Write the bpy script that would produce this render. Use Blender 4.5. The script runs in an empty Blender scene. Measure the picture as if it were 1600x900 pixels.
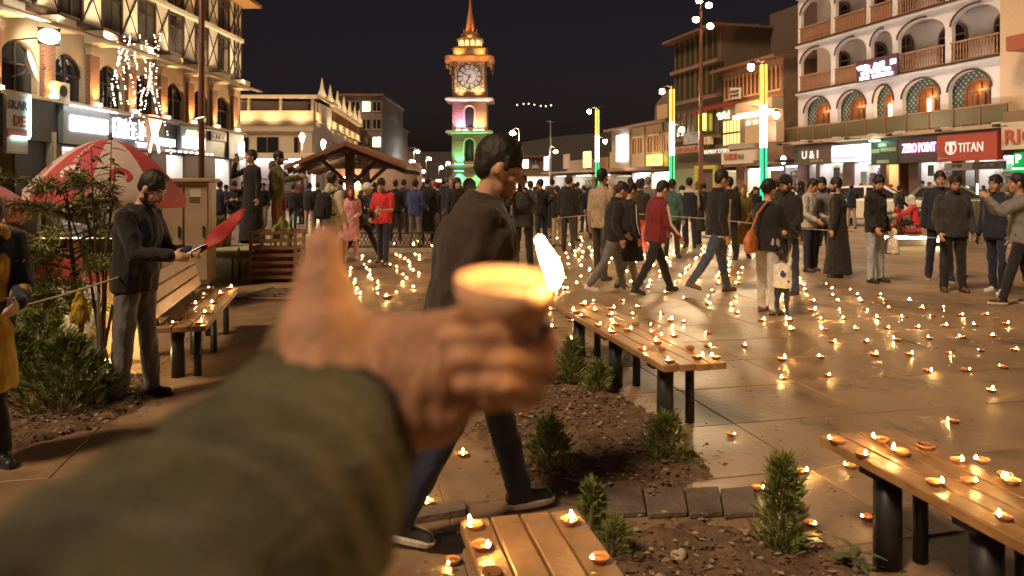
import bpy, bmesh, math, random
from mathutils import Vector, Matrix, noise as mnoise
RND = random.Random(7)
PI = math.pi
scene = bpy.context.scene
C = scene.collection

# ------------------------------------------------------------------ camera
F, CX, HY, CH = 1164.0, 800.0, 290.0, 1.55      # focal length in photo pixels, horizon row, eye height
cam_d = bpy.data.cameras.new('camera')
cam = bpy.data.objects.new('camera', cam_d); C.objects.link(cam)
cam.location = (0, 0, CH); cam.rotation_euler = (math.radians(90), 0, 0)
cam_d.sensor_fit = 'HORIZONTAL'; cam_d.sensor_width = 36.0; cam_d.lens = 36.0*F/1600.0
cam_d.shift_y = -(450-HY)/1600.0
cam_d.clip_start = 0.02; cam_d.clip_end = 3000
cam_d.dof.use_dof = True; cam_d.dof.focus_distance = 6.0; cam_d.dof.aperture_fstop = 3.5
scene.camera = cam

# ------------------------------------------------------------------ night sky, one weak warm lamp-like sun, exposure
SUN_EL, SUN_AZ = 50.0, 226.0       # azimuth clockwise from +Y (the view direction): behind the camera on the left
world = bpy.data.worlds.new('World'); scene.world = world; world.use_nodes = True
wn = world.node_tree.nodes; wl = world.node_tree.links
bg = wn['Background']; sky = wn.new('ShaderNodeTexSky'); sky.sky_type = 'NISHITA'; sky.sun_disc = False
sky.sun_elevation = math.radians(SUN_EL); sky.sun_rotation = math.radians(SUN_AZ); sky.dust_density = 4.0
tint = wn.new('ShaderNodeMix'); tint.data_type = 'RGBA'; tint.blend_type = 'MULTIPLY'; tint.inputs[0].default_value = 1.0
wl.new(sky.outputs[0], tint.inputs[6]); tint.inputs[7].default_value = (1.0, 0.58, 0.52, 1)
wl.new(tint.outputs[2], bg.inputs[0]); bg.inputs[1].default_value = 0.0030
sun_d = bpy.data.lights.new('sun', 'SUN'); sun_d.energy = 1.4; sun_d.angle = math.radians(12); sun_d.color = (1.0, 0.70, 0.42)
sun = bpy.data.objects.new('sun', sun_d); C.objects.link(sun)
_a, _e = math.radians(SUN_AZ), math.radians(SUN_EL)
_dir = Vector((math.sin(_a)*math.cos(_e), math.cos(_a)*math.cos(_e), math.sin(_e)))
sun.rotation_euler = _dir.to_track_quat('Z', 'Y').to_euler(); sun.location = _dir*50
scene.view_settings.view_transform = 'Standard'; scene.view_settings.look = 'None'
scene.view_settings.exposure = 1.25; scene.view_settings.gamma = 1.0
scene.render.engine = 'CYCLES'
cy = scene.cycles
cy.use_denoising = True; cy.denoiser = 'OPENIMAGEDENOISE'
cy.max_bounces = 5; cy.diffuse_bounces = 3; cy.glossy_bounces = 3; cy.transmission_bounces = 4; cy.transparent_max_bounces = 8
cy.sample_clamp_indirect = 4.0; cy.caustics_reflective = False; cy.caustics_refractive = False
cy.use_light_tree = True; cy.use_adaptive_sampling = True; cy.adaptive_threshold = 0.02

# ------------------------------------------------------------------ helpers
def at(px, py, d): return Vector(((px-CX)/F*d, d, CH-(py-HY)/F*d))
def gnd(px, py, z=0.0):
    d = (CH-z)*F/(py-HY); return Vector(((px-CX)/F*d, d, z))

MATS = {}
def mat(name, col, rough=0.7, metal=0.0, var=0.0, vscale=6.0, bump=0.0, bscale=60.0, emit=None, es=0.0, rnd=0.0, spec=0.5, trans=0.0, attr=None, sheen=0.0, detail=4.0):
    """Principled material; var: noise variation of the colour, rnd: per-object variation, bump: fine relief"""
    if name in MATS: return MATS[name]
    m = bpy.data.materials.new(name); m.use_nodes = True; MATS[name] = m
    n, l = m.node_tree.nodes, m.node_tree.links
    b = n['Principled BSDF']
    b.inputs['Base Color'].default_value = (*col, 1); b.inputs['Roughness'].default_value = rough
    b.inputs['Metallic'].default_value = metal; b.inputs['Specular IOR Level'].default_value = spec
    if trans: b.inputs['Transmission Weight'].default_value = trans
    if sheen: b.inputs['Sheen Weight'].default_value = sheen
    if emit: b.inputs['Emission Color'].default_value = (*emit, 1); b.inputs['Emission Strength'].default_value = es
    cur = None
    tc = n.new('ShaderNodeTexCoord') if (var or bump) else None
    if attr:
        a = n.new('ShaderNodeAttribute'); a.attribute_name = attr; cur = a.outputs['Color']
    if var:
        t = n.new('ShaderNodeTexNoise'); t.inputs['Scale'].default_value = vscale; t.inputs['Detail'].default_value = detail; t.inputs['Roughness'].default_value = 0.62
        l.new(tc.outputs['Object'], t.inputs['Vector'])
        r = n.new('ShaderNodeMapRange'); r.inputs[1].default_value = 0.3; r.inputs[2].default_value = 0.7; r.inputs[3].default_value = 1-var; r.inputs[4].default_value = 1+var
        l.new(t.outputs[0], r.inputs[0])
        mx = n.new('ShaderNodeMix'); mx.data_type = 'RGBA'; mx.blend_type = 'MULTIPLY'; mx.inputs[0].default_value = 1
        if cur: l.new(cur, mx.inputs[6])
        else: mx.inputs[6].default_value = (*col, 1)
        l.new(r.outputs[0], mx.inputs[7]); cur = mx.outputs[2]
        rr = n.new('ShaderNodeMapRange'); rr.inputs[3].default_value = max(rough-0.12, 0.03); rr.inputs[4].default_value = min(rough+0.12, 1)
        l.new(t.outputs[0], rr.inputs[0]); l.new(rr.outputs[0], b.inputs['Roughness'])
    if rnd:
        oi = n.new('ShaderNodeObjectInfo'); r2 = n.new('ShaderNodeMapRange'); r2.inputs[3].default_value = 1-rnd; r2.inputs[4].default_value = 1+rnd
        l.new(oi.outputs['Random'], r2.inputs[0])
        m2 = n.new('ShaderNodeMix'); m2.data_type = 'RGBA'; m2.blend_type = 'MULTIPLY'; m2.inputs[0].default_value = 1
        if cur: l.new(cur, m2.inputs[6])
        else: m2.inputs[6].default_value = (*col, 1)
        l.new(r2.outputs[0], m2.inputs[7]); cur = m2.outputs[2]
    if cur: l.new(cur, b.inputs['Base Color'])
    if bump:
        t = n.new('ShaderNodeTexNoise'); t.inputs['Scale'].default_value = bscale; t.inputs['Detail'].default_value = 5
        l.new(tc.outputs['Object'], t.inputs['Vector'])
        bp = n.new('ShaderNodeBump'); bp.inputs['Strength'].default_value = bump; bp.inputs['Distance'].default_value = 0.02
        l.new(t.outputs[0], bp.inputs['Height']); l.new(bp.outputs[0], b.inputs['Normal'])
    return m
def emis(name, col, s):
    if name in MATS: return MATS[name]
    m = bpy.data.materials.new(name); m.use_nodes = True; MATS[name] = m
    n, l = m.node_tree.nodes, m.node_tree.links
    n.remove(n['Principled BSDF']); e = n.new('ShaderNodeEmission'); e.inputs[0].default_value = (*col, 1); e.inputs[1].default_value = s
    l.new(e.outputs[0], n['Material Output'].inputs[0]); return m

class MB:
    """collects shapes into one mesh"""
    def __init__(s): s.v = []; s.f = []
    def add(s, vs, fs):
        o = len(s.v); s.v += [tuple(v) for v in vs]; s.f += [tuple(i+o for i in f) for f in fs]; return s
    def box(s, c, d, rz=0.0, M=None):
        x, y, z = d[0]/2, d[1]/2, d[2]/2
        vs = [Vector((sx*x, sy*y, sz*z)) for sz in (-1, 1) for sx, sy in ((-1,-1),(1,-1),(1,1),(-1,1))]
        if rz: vs = [Matrix.Rotation(rz, 3, 'Z') @ v for v in vs]
        if M is not None: vs = [M @ v for v in vs]
        c = Vector(c); return s.add([v+c for v in vs], [(3,2,1,0),(4,5,6,7),(0,1,5,4),(1,2,6,5),(2,3,7,6),(3,0,4,7)])
    def b2(s, x0, x1, y0, y1, z0, z1): return s.box(((x0+x1)/2,(y0+y1)/2,(z0+z1)/2), (abs(x1-x0),abs(y1-y0),abs(z1-z0)))
    def tube(s, pts, r, n=8, cap=True):
        pts = [Vector(p) for p in pts]; rs = r if isinstance(r, (list, tuple)) else [r]*len(pts)
        vs = []; fs = []; prev = None
        for i, p in enumerate(pts):
            t = (pts[min(i+1, len(pts)-1)]-pts[max(i-1, 0)]).normalized()
            if prev is None:
                a = t.cross(Vector((0,0,1)));  a = a if a.length > 1e-3 else t.cross(Vector((1,0,0)))
            else: a = prev - t*prev.dot(t)
            a.normalize(); prev = a; b = t.cross(a)
            for k in range(n):
                w = 2*PI*k/n; vs.append(p+(a*math.cos(w)+b*math.sin(w))*rs[i])
        for i in range(len(pts)-1):
            for k in range(n):
                k2 = (k+1) % n; fs.append((i*n+k, (i+1)*n+k, (i+1)*n+k2, i*n+k2))
        if cap: fs.append(tuple(range(n))); fs.append(tuple(reversed(range((len(pts)-1)*n, len(pts)*n))))
        return s.add(vs, fs)
    def lathe(s, prof, n=16, c=(0,0,0), cap=True):
        vs = []; fs = []; c = Vector(c); m = len(prof)
        for r, z in prof:
            for k in range(n): vs.append(c+Vector((r*math.cos(2*PI*k/n), r*math.sin(2*PI*k/n), z)))
        for i in range(m-1):
            for k in range(n): fs.append((i*n+k, i*n+(k+1) % n, (i+1)*n+(k+1) % n, (i+1)*n+k))
        if cap: fs.append(tuple(reversed(range(n)))); fs.append(tuple(range((m-1)*n, m*n)))
        return s.add(vs, fs)
    def ell(s, c, r, M=None, n=14, m=9):
        vs = [Vector((0,0,-r[2]))]; c = Vector(c)
        for i in range(1, m):
            ph = -PI/2+PI*i/m
            for k in range(n): vs.append(Vector((r[0]*math.cos(ph)*math.cos(2*PI*k/n), r[1]*math.cos(ph)*math.sin(2*PI*k/n), r[2]*math.sin(ph))))
        vs.append(Vector((0,0,r[2]))); fs = [(0, 1+(k+1) % n, 1+k) for k in range(n)]
        for i in range(m-2):
            for k in range(n): fs.append((1+i*n+k, 1+i*n+(k+1) % n, 1+(i+1)*n+(k+1) % n, 1+(i+1)*n+k))
        L = len(vs)-1; fs += [(L, 1+(m-2)*n+k, 1+(m-2)*n+(k+1) % n) for k in range(n)]
        if M is not None: vs = [M @ v for v in vs]
        return s.add([v+c for v in vs], fs)
    def cap(s, p0, r0, p1, r1, n=10):
        """tapered capsule"""
        p0, p1 = Vector(p0), Vector(p1); t = p1-p0; L = max(t.length, 1e-5); t = t/L
        pts = []; rs = []
        for a in (-80, -50, -20): pts.append(p0+t*(r0*math.sin(math.radians(a)))); rs.append(r0*math.cos(math.radians(a)))
        for a in (20, 50, 80): pts.append(p1+t*(r1*math.sin(math.radians(a)))); rs.append(r1*math.cos(math.radians(a)))
        if (pts[3]-pts[2]).dot(t) <= 0: return s.ell((p0+p1)/2, (max(r0,r1),)*3)
        return s.tube(pts, rs, n)
    def rings(s, rr, n=16, p=2.3):
        """loft of superellipse rings (centre, axis-x half, axis-y half, matrix)"""
        vs = []; fs = []
        for c, a, b, M in rr:
            for k in range(n):
                w = 2*PI*k/n; cw, sw = math.cos(w), math.sin(w)
                v = Vector((a*math.copysign(abs(cw)**(2/p), cw), b*math.copysign(abs(sw)**(2/p), sw), 0))
                vs.append(Vector(c)+((M @ v) if M is not None else v))
        for i in range(len(rr)-1):
            for k in range(n): fs.append((i*n+k, i*n+(k+1) % n, (i+1)*n+(k+1) % n, (i+1)*n+k))
        fs.append(tuple(reversed(range(n)))); fs.append(tuple(range((len(rr)-1)*n, len(rr)*n)))
        return s.add(vs, fs)
    def prism(s, poly, y0, y1):
        """polygon in x,z pushed from y0 to y1"""
        n = len(poly); vs = [(x, y0, z) for x, z in poly]+[(x, y1, z) for x, z in poly]
        fs = [tuple(range(n)), tuple(reversed(range(n, 2*n)))]+[(i, i+n, (i+1) % n+n, (i+1) % n) for i in range(n)]
        return s.add(vs, fs)
    def mesh(s, name):
        me = bpy.data.meshes.new(name); me.from_pydata(s.v, [], s.f); me.update(); return me
    def build(s, name, m=None, parent=None, loc=None, smooth=False, bevel=0.0, rz=0.0, rot=None, fixn=True):
        me = s.mesh(name)
        if fixn:
            bm = bmesh.new(); bm.from_mesh(me); bmesh.ops.recalc_face_normals(bm, faces=bm.faces)
            if bevel: bmesh.ops.bevel(bm, geom=bm.edges[:], offset=bevel, segments=1, affect='EDGES', clamp_overlap=True)
            bm.to_mesh(me); bm.free()
        return link(name, me, m, parent, loc, smooth, rz, rot)
def link(name, me, m=None, parent=None, loc=None, smooth=False, rz=0.0, rot=None):
    o = bpy.data.objects.new(name, me); C.objects.link(o)
    if m is not None and len(me.materials) == 0: me.materials.append(m)
    if smooth:
        me.polygons.foreach_set('use_smooth', [True]*len(me.polygons)); me.update()
    if parent: o.parent = parent
    if loc is not None: o.location = loc
    if rot is not None: o.rotation_euler = rot
    elif rz: o.rotation_euler = (0, 0, rz)
    return o
def tag(o, label, cat, group=None, kind=None):
    if label: o['label'] = label
    if cat: o['category'] = cat
    if group: o['group'] = group
    if kind: o['kind'] = kind
    return o
def thing(name, label, cat, loc=(0,0,0), rz=0.0, group=None):
    o = bpy.data.objects.new(name, None); C.objects.link(o); o.empty_display_size = 0.1
    o.location = loc; o.rotation_euler = (0, 0, rz); return tag(o, label, cat, group)
def struct(o): o['kind'] = 'structure'; return o
def stuff(o): o['kind'] = 'stuff'; return o
def copy_tree(o, parent=None):
    c = o.copy(); C.objects.link(c); c.parent = parent
    for ch in list(o.children): copy_tree(ch, c)
    return c
def text(body, x0, x1, z0, z1, y, m, parent, depth=0.03, name='lettering', bold=0.0):
    """mesh lettering in the x,z plane of the parent, fitted to the given box, front at y"""
    cu = bpy.data.curves.new('t', 'FONT'); cu.body = body; cu.extrude = 0.02; cu.offset = bold; cu.resolution_u = 3
    o = bpy.data.objects.new('t', cu); C.objects.link(o)
    dg = bpy.context.evaluated_depsgraph_get(); me = bpy.data.meshes.new_from_object(o.evaluated_get(dg))
    bpy.data.objects.remove(o); bpy.data.curves.remove(cu)
    xs = [v.co.x for v in me.vertices]; ys = [v.co.y for v in me.vertices]
    ax, bx, ay, by = min(xs), max(xs), min(ys), max(ys)
    for v in me.vertices:
        x, yy, z = v.co
        v.co = (x0+(x-ax)/(bx-ax)*(x1-x0), y-(z+0.02)/0.04*depth, z0+(yy-ay)/(by-ay)*(z1-z0))
    me.update(); me.materials.clear(); me.name = name
    return link(name, me, m, parent)
def scrawl(n, x0, x1, z0, z1, y, m, parent, depth=0.03, name='lettering', bold=0.0):
    """lettering too far off or too glaring to read: a row of n glyph-like stroke clusters"""
    r = random.Random(int(abs(x0*131+z0*57)*10)); q = MB(); w = (x1-x0)/n; h = z1-z0; t = min(w*.22, h*.2)
    for k in range(n):
        if n > 7 and r.random() < .12: continue
        a = x0+k*w; b = a+w*.80
        for st in r.sample(('l', 'r', 't', 'm', 'b', 'd'), r.choice((3, 3, 4))):
            hh = h*r.uniform(.75, 1)
            if st == 'l': q.b2(a, a+t, y-depth, y, z0, z0+hh)
            elif st == 'r': q.b2(b-t, b, y-depth*1.03, y, z0, z0+hh)
            elif st == 't': q.b2(a, b, y-depth*.97, y, z0+hh-t, z0+hh)
            elif st == 'm': q.b2(a, b, y-depth*.94, y, z0+h*.45, z0+h*.45+t)
            elif st == 'b': q.b2(a, b, y-depth*.91, y, z0, z0+t)
            else: q.box(((a+b)/2, y-depth*.44, z0+h/2), (t, depth*.88, h*.95), M=Matrix.Rotation(math.atan2(b-a, h)*.7, 3, 'Y'))
    return stuff(q.build(name, m, parent))
def arch_pts(xc, w, zs, rise, n=10, pointed=False):
    """curve of an arch from left springing to right springing"""
    out = []
    for i in range(n+1):
        a = PI-PI*i/n
        out.append((xc+w/2*math.cos(a), zs+rise*math.sin(a)))
    return out
def arch_wall(mb, x0, x1, z0, z1, ops, y=0.0, t=0.3, n=10):
    """wall slab with arched openings ops=(xc,w,zsill,zspring,rise); front at y, back at y+t"""
    ops = sorted(ops); xs = x0
    def quad(a, b, c, d): mb.add([a, b, c, d], [(0,1,2,3)])
    for yy in (y, y+t):
        xs = x0
        for xc, w, zl, zs, ri in ops:
            quad((xs,yy,z0),(xc-w/2,yy,z0),(xc-w/2,yy,z1),(xs,yy,z1))
            if zl > z0: quad((xc-w/2,yy,z0),(xc+w/2,yy,z0),(xc+w/2,yy,zl),(xc-w/2,yy,zl))
            pts = arch_pts(xc, w, zs, ri, n)
            for a, b in zip(pts, pts[1:]): quad((a[0],yy,a[1]),(b[0],yy,b[1]),(b[0],yy,z1),(a[0],yy,z1))
            xs = xc+w/2
        quad((xs,yy,z0),(x1,yy,z0),(x1,yy,z1),(xs,yy,z1))
    for xc, w, zl, zs, ri in ops:
        loop = [(xc-w/2, zl)]+arch_pts(xc, w, zs, ri, n)+[(xc+w/2, zl)]
        for a, b in zip(loop, loop[1:]+loop[:1]):
            if a == b: continue
            quad((a[0],y,a[1]),(b[0],y,b[1]),(b[0],y+t,b[1]),(a[0],y+t,a[1]))
    quad((x0,y,z1),(x1,y,z1),(x1,y+t,z1),(x0,y+t,z1)); quad((x0,y,z0),(x1,y,z0),(x1,y+t,z0),(x0,y+t,z0))
    quad((x0,y,z0),(x0,y,z1),(x0,y+t,z1),(x0,y+t,z0)); quad((x1,y,z0),(x1,y,z1),(x1,y+t,z1),(x1,y+t,z0))
    return mb
class Fac:
    """a facade line through O along u (to the right when seen from the street); pixel readings become lengths along it"""
    def __init__(s, O, u):
        s.O = Vector((O[0], O[1], 0)); l = math.hypot(*u); s.u = Vector((u[0]/l, u[1]/l, 0)); s.rz = math.atan2(u[1], u[0])
    def s_(s, px):
        k = (px-CX)/F; return (k*s.O.y-s.O.x)/(s.u.x-k*s.u.y)
    def d_(s, x): return s.O.y+s.u.y*x
    def z_(s, px, py): return CH-(py-HY)/F*s.d_(s.s_(px))
    def root(s, name, label, cat, x=0.0, group=None): return thing(name, label, cat, s.O+s.u*x, s.rz, group)

# remesh queue: raw overlapping solids become one continuous surface
JOBS = []
def organic(name, mb, voxel, m, parent, smooth=4, wrinkle=0.0, wscale=9.0, post=None, loc=None):
    me = mb.mesh(name); o = bpy.data.objects.new(name, me); C.objects.link(o)
    if parent: o.parent = parent
    if loc is not None: o.location = loc
    JOBS.append((o, voxel, m, smooth, wrinkle, wscale, post)); return o
def run_jobs():
    tmp = []
    for o, vx, m, sm, wr, ws, post in JOBS:
        t = bpy.data.objects.new('tmp', o.data); C.objects.link(t)
        md = t.modifiers.new('r', 'REMESH'); md.mode = 'VOXEL'; md.voxel_size = vx; md.use_smooth_shade = True
        if sm: s = t.modifiers.new('s', 'SMOOTH'); s.iterations = sm; s.factor = 0.5
        tmp.append(t)
    dg = bpy.context.evaluated_depsgraph_get()
    for t, (o, vx, m, sm, wr, ws, post) in zip(tmp, JOBS):
        me = bpy.data.meshes.new_from_object(t.evaluated_get(dg)); old = o.data; me.name = o.name; o.data = me
        me.materials.clear(); me.materials.append(m)
        if wr:
            off = Vector((RND.random()*9, RND.random()*9, RND.random()*9))
            nv = [v.normal.copy() for v in me.vertices]
            for v, nn in zip(me.vertices, nv):
                p = v.co; q = Vector((p.x*ws, p.y*ws, p.z*ws*0.55))+off
                a = 1-abs(mnoise.noise(q))*2.2; b = mnoise.noise(q*2.3)
                v.co = p+nn*(wr*(a*0.8+b*0.5))
        me.polygons.foreach_set('use_smooth', [True]*len(me.polygons)); me.update()
        if post: post(me)
    for t in tmp: bpy.data.objects.remove(t)
    JOBS.clear()
# ================================================================== materials of the setting
def brick_mat(name, c1, c2, mortar, scale=1.0, rough=0.8, bw=0.24, rh=0.075):
    m = mat(name, c1, rough); n, l = m.node_tree.nodes, m.node_tree.links; b = n['Principled BSDF']
    tc = n.new('ShaderNodeTexCoord'); sp = n.new('ShaderNodeSeparateXYZ'); ad = n.new('ShaderNodeMath'); cb = n.new('ShaderNodeCombineXYZ')
    l.new(tc.outputs['Object'], sp.inputs[0]); l.new(sp.outputs[0], ad.inputs[0]); l.new(sp.outputs[1], ad.inputs[1])
    l.new(ad.outputs[0], cb.inputs[0]); l.new(sp.outputs[2], cb.inputs[1])
    t = n.new('ShaderNodeTexBrick'); t.inputs['Color1'].default_value = (*c1, 1); t.inputs['Color2'].default_value = (*c2, 1); t.inputs['Mortar'].default_value = (*mortar, 1)
    t.inputs['Scale'].default_value = scale; t.inputs['Brick Width'].default_value = bw; t.inputs['Row Height'].default_value = rh; t.inputs['Mortar Size'].default_value = 0.012
    l.new(cb.outputs[0], t.inputs['Vector']); l.new(t.outputs['Color'], b.inputs['Base Color'])
    bp = n.new('ShaderNodeBump'); bp.inputs['Strength'].default_value = 0.6; bp.inputs['Distance'].default_value = 0.02; bp.invert = True
    l.new(t.outputs['Fac'], bp.inputs['Height']); l.new(bp.outputs[0], b.inputs['Normal']); return m
def tile_mat(name, c1, c2, scale):
    m = mat(name, c1, 0.45); n, l = m.node_tree.nodes, m.node_tree.links; b = n['Principled BSDF']
    tc = n.new('ShaderNodeTexCoord'); mp = n.new('ShaderNodeMapping'); mp.inputs['Rotation'].default_value = (0, PI/4, 0); mp.inputs['Location'].default_value = (0.3, 0.51, 0.2)
    v = n.new('ShaderNodeTexVoronoi'); v.feature = 'F1'; v.inputs['Scale'].default_value = scale; v.inputs['Randomness'].default_value = 0.0
    r = n.new('ShaderNodeMapRange'); r.inputs[1].default_value = 0.30; r.inputs[2].default_value = 0.36
    mx = n.new('ShaderNodeMix'); mx.data_type = 'RGBA'; mx.inputs[6].default_value = (*c1, 1); mx.inputs[7].default_value = (*c2, 1)
    l.new(tc.outputs['Object'], mp.inputs[0]); l.new(mp.outputs[0], v.inputs['Vector']); l.new(v.outputs['Distance'], r.inputs[0]); l.new(r.outputs[0], mx.inputs[0]); l.new(mx.outputs[2], b.inputs['Base Color']); return m
def stone_mat(name, col, rnd):
    m = mat(name, col, .5, bump=.22, bscale=22); n, l = m.node_tree.nodes, m.node_tree.links; b = n['Principled BSDF']
    gm = n.new('ShaderNodeNewGeometry'); cur = None
    def nz(sc, lo, hi, a, c, det=8):
        t = n.new('ShaderNodeTexNoise'); t.inputs['Scale'].default_value = sc; t.inputs['Detail'].default_value = det; t.inputs['Roughness'].default_value = .65; l.new(gm.outputs['Position'], t.inputs['Vector'])
        r = n.new('ShaderNodeMapRange'); r.inputs[1].default_value = lo; r.inputs[2].default_value = hi; r.inputs[3].default_value = a; r.inputs[4].default_value = c; l.new(t.outputs[0], r.inputs[0]); return r.outputs[0]
    def mul(a, c):
        x = n.new('ShaderNodeMath'); x.operation = 'MULTIPLY'; l.new(a, x.inputs[0]); l.new(c, x.inputs[1]); return x.outputs[0]
    f = mul(mul(nz(.55, .35, .65, .78, 1.2), nz(3.2, .3, .7, .8, 1.18)), nz(1.3, .54, .66, 1.0, .50))     # broad tone, grain, worn stains
    f = mul(f, nz(14, .62, .70, 1.0, .60))
    oi = n.new('ShaderNodeObjectInfo'); r2 = n.new('ShaderNodeMapRange'); r2.inputs[3].default_value = 1-rnd; r2.inputs[4].default_value = 1+rnd; l.new(oi.outputs['Random'], r2.inputs[0]); f = mul(f, r2.outputs[0])
    mx = n.new('ShaderNodeMix'); mx.data_type = 'RGBA'; mx.blend_type = 'MULTIPLY'; mx.inputs[0].default_value = 1; mx.inputs[6].default_value = (*col, 1); l.new(f, mx.inputs[7]); l.new(mx.outputs[2], b.inputs['Base Color'])
    l.new(nz(.8, .32, .68, .34, .70), b.inputs['Roughness']); return m
M_stone = stone_mat('paving stone', (0.255, 0.165, 0.092), .07)
M_ground = stone_mat('street ground', (0.23, 0.15, 0.085), 0)
M_soil = mat('garden soil', (0.12, 0.072, 0.042), 0.95, var=0.45, vscale=9, bump=1.0, bscale=26)
M_cream = mat('cream plaster', (0.72, 0.62, 0.46), 0.8, var=0.06, vscale=2)
M_tan = mat('tan plaster', (0.50, 0.40, 0.29), 0.85, var=0.10, vscale=1.2)
M_white = mat('white plaster', (0.66, 0.62, 0.63), 0.8, var=0.06, vscale=0.8)
M_timber = mat('dark timber', (0.055, 0.030, 0.020), 0.6, var=0.3, vscale=8)
M_frame = mat('brown joinery', (0.20, 0.085, 0.045), 0.5, var=0.3, vscale=7)
M_rail = mat('balustrade wood', (0.36, 0.19, 0.115), 0.55, var=0.2, vscale=5)
M_dglass = mat('dark window glass', (0.018, 0.020, 0.026), 0.06, spec=0.7)
M_fascia = mat('dark fascia', (0.055, 0.050, 0.060), 0.45, var=0.2, vscale=1)
M_dark = mat('dark metal', (0.03, 0.028, 0.028), 0.45, metal=0.6)
M_steel = mat('steel', (0.42, 0.42, 0.42), 0.35, metal=0.9)
M_brickred = brick_mat('red brick', (0.26, 0.095, 0.055), (0.20, 0.07, 0.04), (0.33, 0.25, 0.20))
M_towerbrick = brick_mat('tower brick', (0.24, 0.115, 0.085), (0.19, 0.09, 0.065), (0.30, 0.22, 0.18), bw=0.36, rh=0.12)
M_conc = mat('concrete', (0.30, 0.27, 0.22), 0.85, var=0.25, vscale=3, bump=0.3, bscale=30)
M_roof = mat('roof sheet', (0.16, 0.085, 0.05), 0.6, var=0.3, vscale=3)
M_shut = mat('roller shutter', (0.06, 0.058, 0.075), 0.5, metal=0.3)
M_shopwall = mat('shop wall', (0.75, 0.73, 0.70), 0.7)
E_white = emis('lit white sign', (0.93, 0.96, 1.0), 3.0)
E_soft = emis('soft white panel', (1.0, 0.97, 0.92), 4.0)
E_warm = emis('warm lamp', (1.0, 0.72, 0.36), 7.0)
E_bulb = emis('bulb', (1.0, 0.78, 0.46), 26.0)
E_orange = emis('orange led strip', (1.0, 0.42, 0.04), 2.6)
E_wled = emis('white led strip', (0.85, 0.95, 1.0), 4.0)
E_green = emis('green led strip', (0.02, 0.75, 0.20), 1.2)
E_gsign = emis('green lit sign', (0.01, 0.36, 0.06), 0.55)
E_pink = emis('pink neon', (1.0, 0.22, 0.42), 3.0)
E_coil = emis('orange neon', (1.0, 0.38, 0.20), 3.0)
E_yel = emis('yellow lit sign', (1.0, 0.85, 0.12), 2.0)
E_string = emis('string light bulb', (1.0, 0.82, 0.56), 5.0)

def spot(parent, loc, aim, col, w, ang=70, blend=0.8, r=0.05, name='lamp_light'):
    d = bpy.data.lights.new(name, 'SPOT'); d.energy = w; d.color = col; d.spot_size = math.radians(ang); d.spot_blend = blend; d.shadow_soft_size = r
    o = bpy.data.objects.new(name, d); C.objects.link(o); o.parent = parent; o.location = loc
    o.rotation_euler = (Vector(loc)-Vector(aim)).to_track_quat('Z', 'Y').to_euler(); return o
def point(parent, loc, col, w, r=0.08, name='lamp_light'):
    d = bpy.data.lights.new(name, 'POINT'); d.energy = w; d.color = col; d.shadow_soft_size = r
    o = bpy.data.objects.new(name, d); C.objects.link(o); o.parent = parent; o.location = loc; return o

# ================================================================== ground, paving
g = MB(); g.add([(-900,-60,-0.006),(900,-60,-0.006),(900,1500,-0.006),(-900,1500,-0.006)], [(0,1,2,3)])
ground = struct(g.build('ground', M_ground))
GA = math.radians(13)
slab_me = None
slabs = []
for i in range(-26, 30):
    for j in range(-4, 30):
        p = Matrix.Rotation(GA, 3, 'Z') @ Vector((i*1.0, j*0.8, 0))
        if p.y < 1.6 or p.y > 13.2: continue
        x = p.x/p.y*F+CX
        if x < -70 or x > 1680: continue
        slabs.append((p.y, p))
slabs.sort(key=lambda t: t[0])
for k, (d, p) in enumerate(slabs[:300]):
    if slab_me is None:
        mb = MB().box((0,0,-0.03), (0.993, 0.793, 0.06)); o = mb.build('paving_slab', M_stone, ground, bevel=0.004); slab_me = o.data
    else: o = link('paving_slab', slab_me, None, ground)
    o.location = p+Vector((0, 0, RND.uniform(-0.0015, 0.0015))); o.rotation_euler = (RND.uniform(-.0015,.0015), RND.uniform(-.0015,.0015), GA)

# far hill with a few lights on it
hb = MB(); N = 60; vs = []; fs = []
for i in range(N+1):
    x = -500+1400*i/N
    h = 70*math.exp(-((x-260)/260)**2)+26*math.exp(-((x+120)/200)**2)+6*mnoise.noise(Vector((x*0.01, 0, 0)))
    vs += [(x, 560, -2), (x, 640, max(h*0.6, 0)), (x, 760, max(h, 0)), (x, 1000, -2)]
for i in range(N):
    for k in range(3): a = i*4+k; fs.append((a, a+4, a+5, a+1))
struct(hb.add(vs, fs).build('hill', mat('hill at night', (0.035, 0.03, 0.028), 0.95), smooth=True))
for k, px in enumerate((808, 818, 826, 835, 845, 853, 861)):
    p = at(px, 164-2*math.sin(k), 520)
    tag(MB().ell((0,0,0), (0.45,0.45,0.45), n=6, m=4).build('hillside_lamp', emis('hill lamp', (1, .8, .5), 2.5), loc=p), 'tiny distant light on the dark hill right of the clock tower', 'light', 'lights strung along the dark hill')

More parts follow.
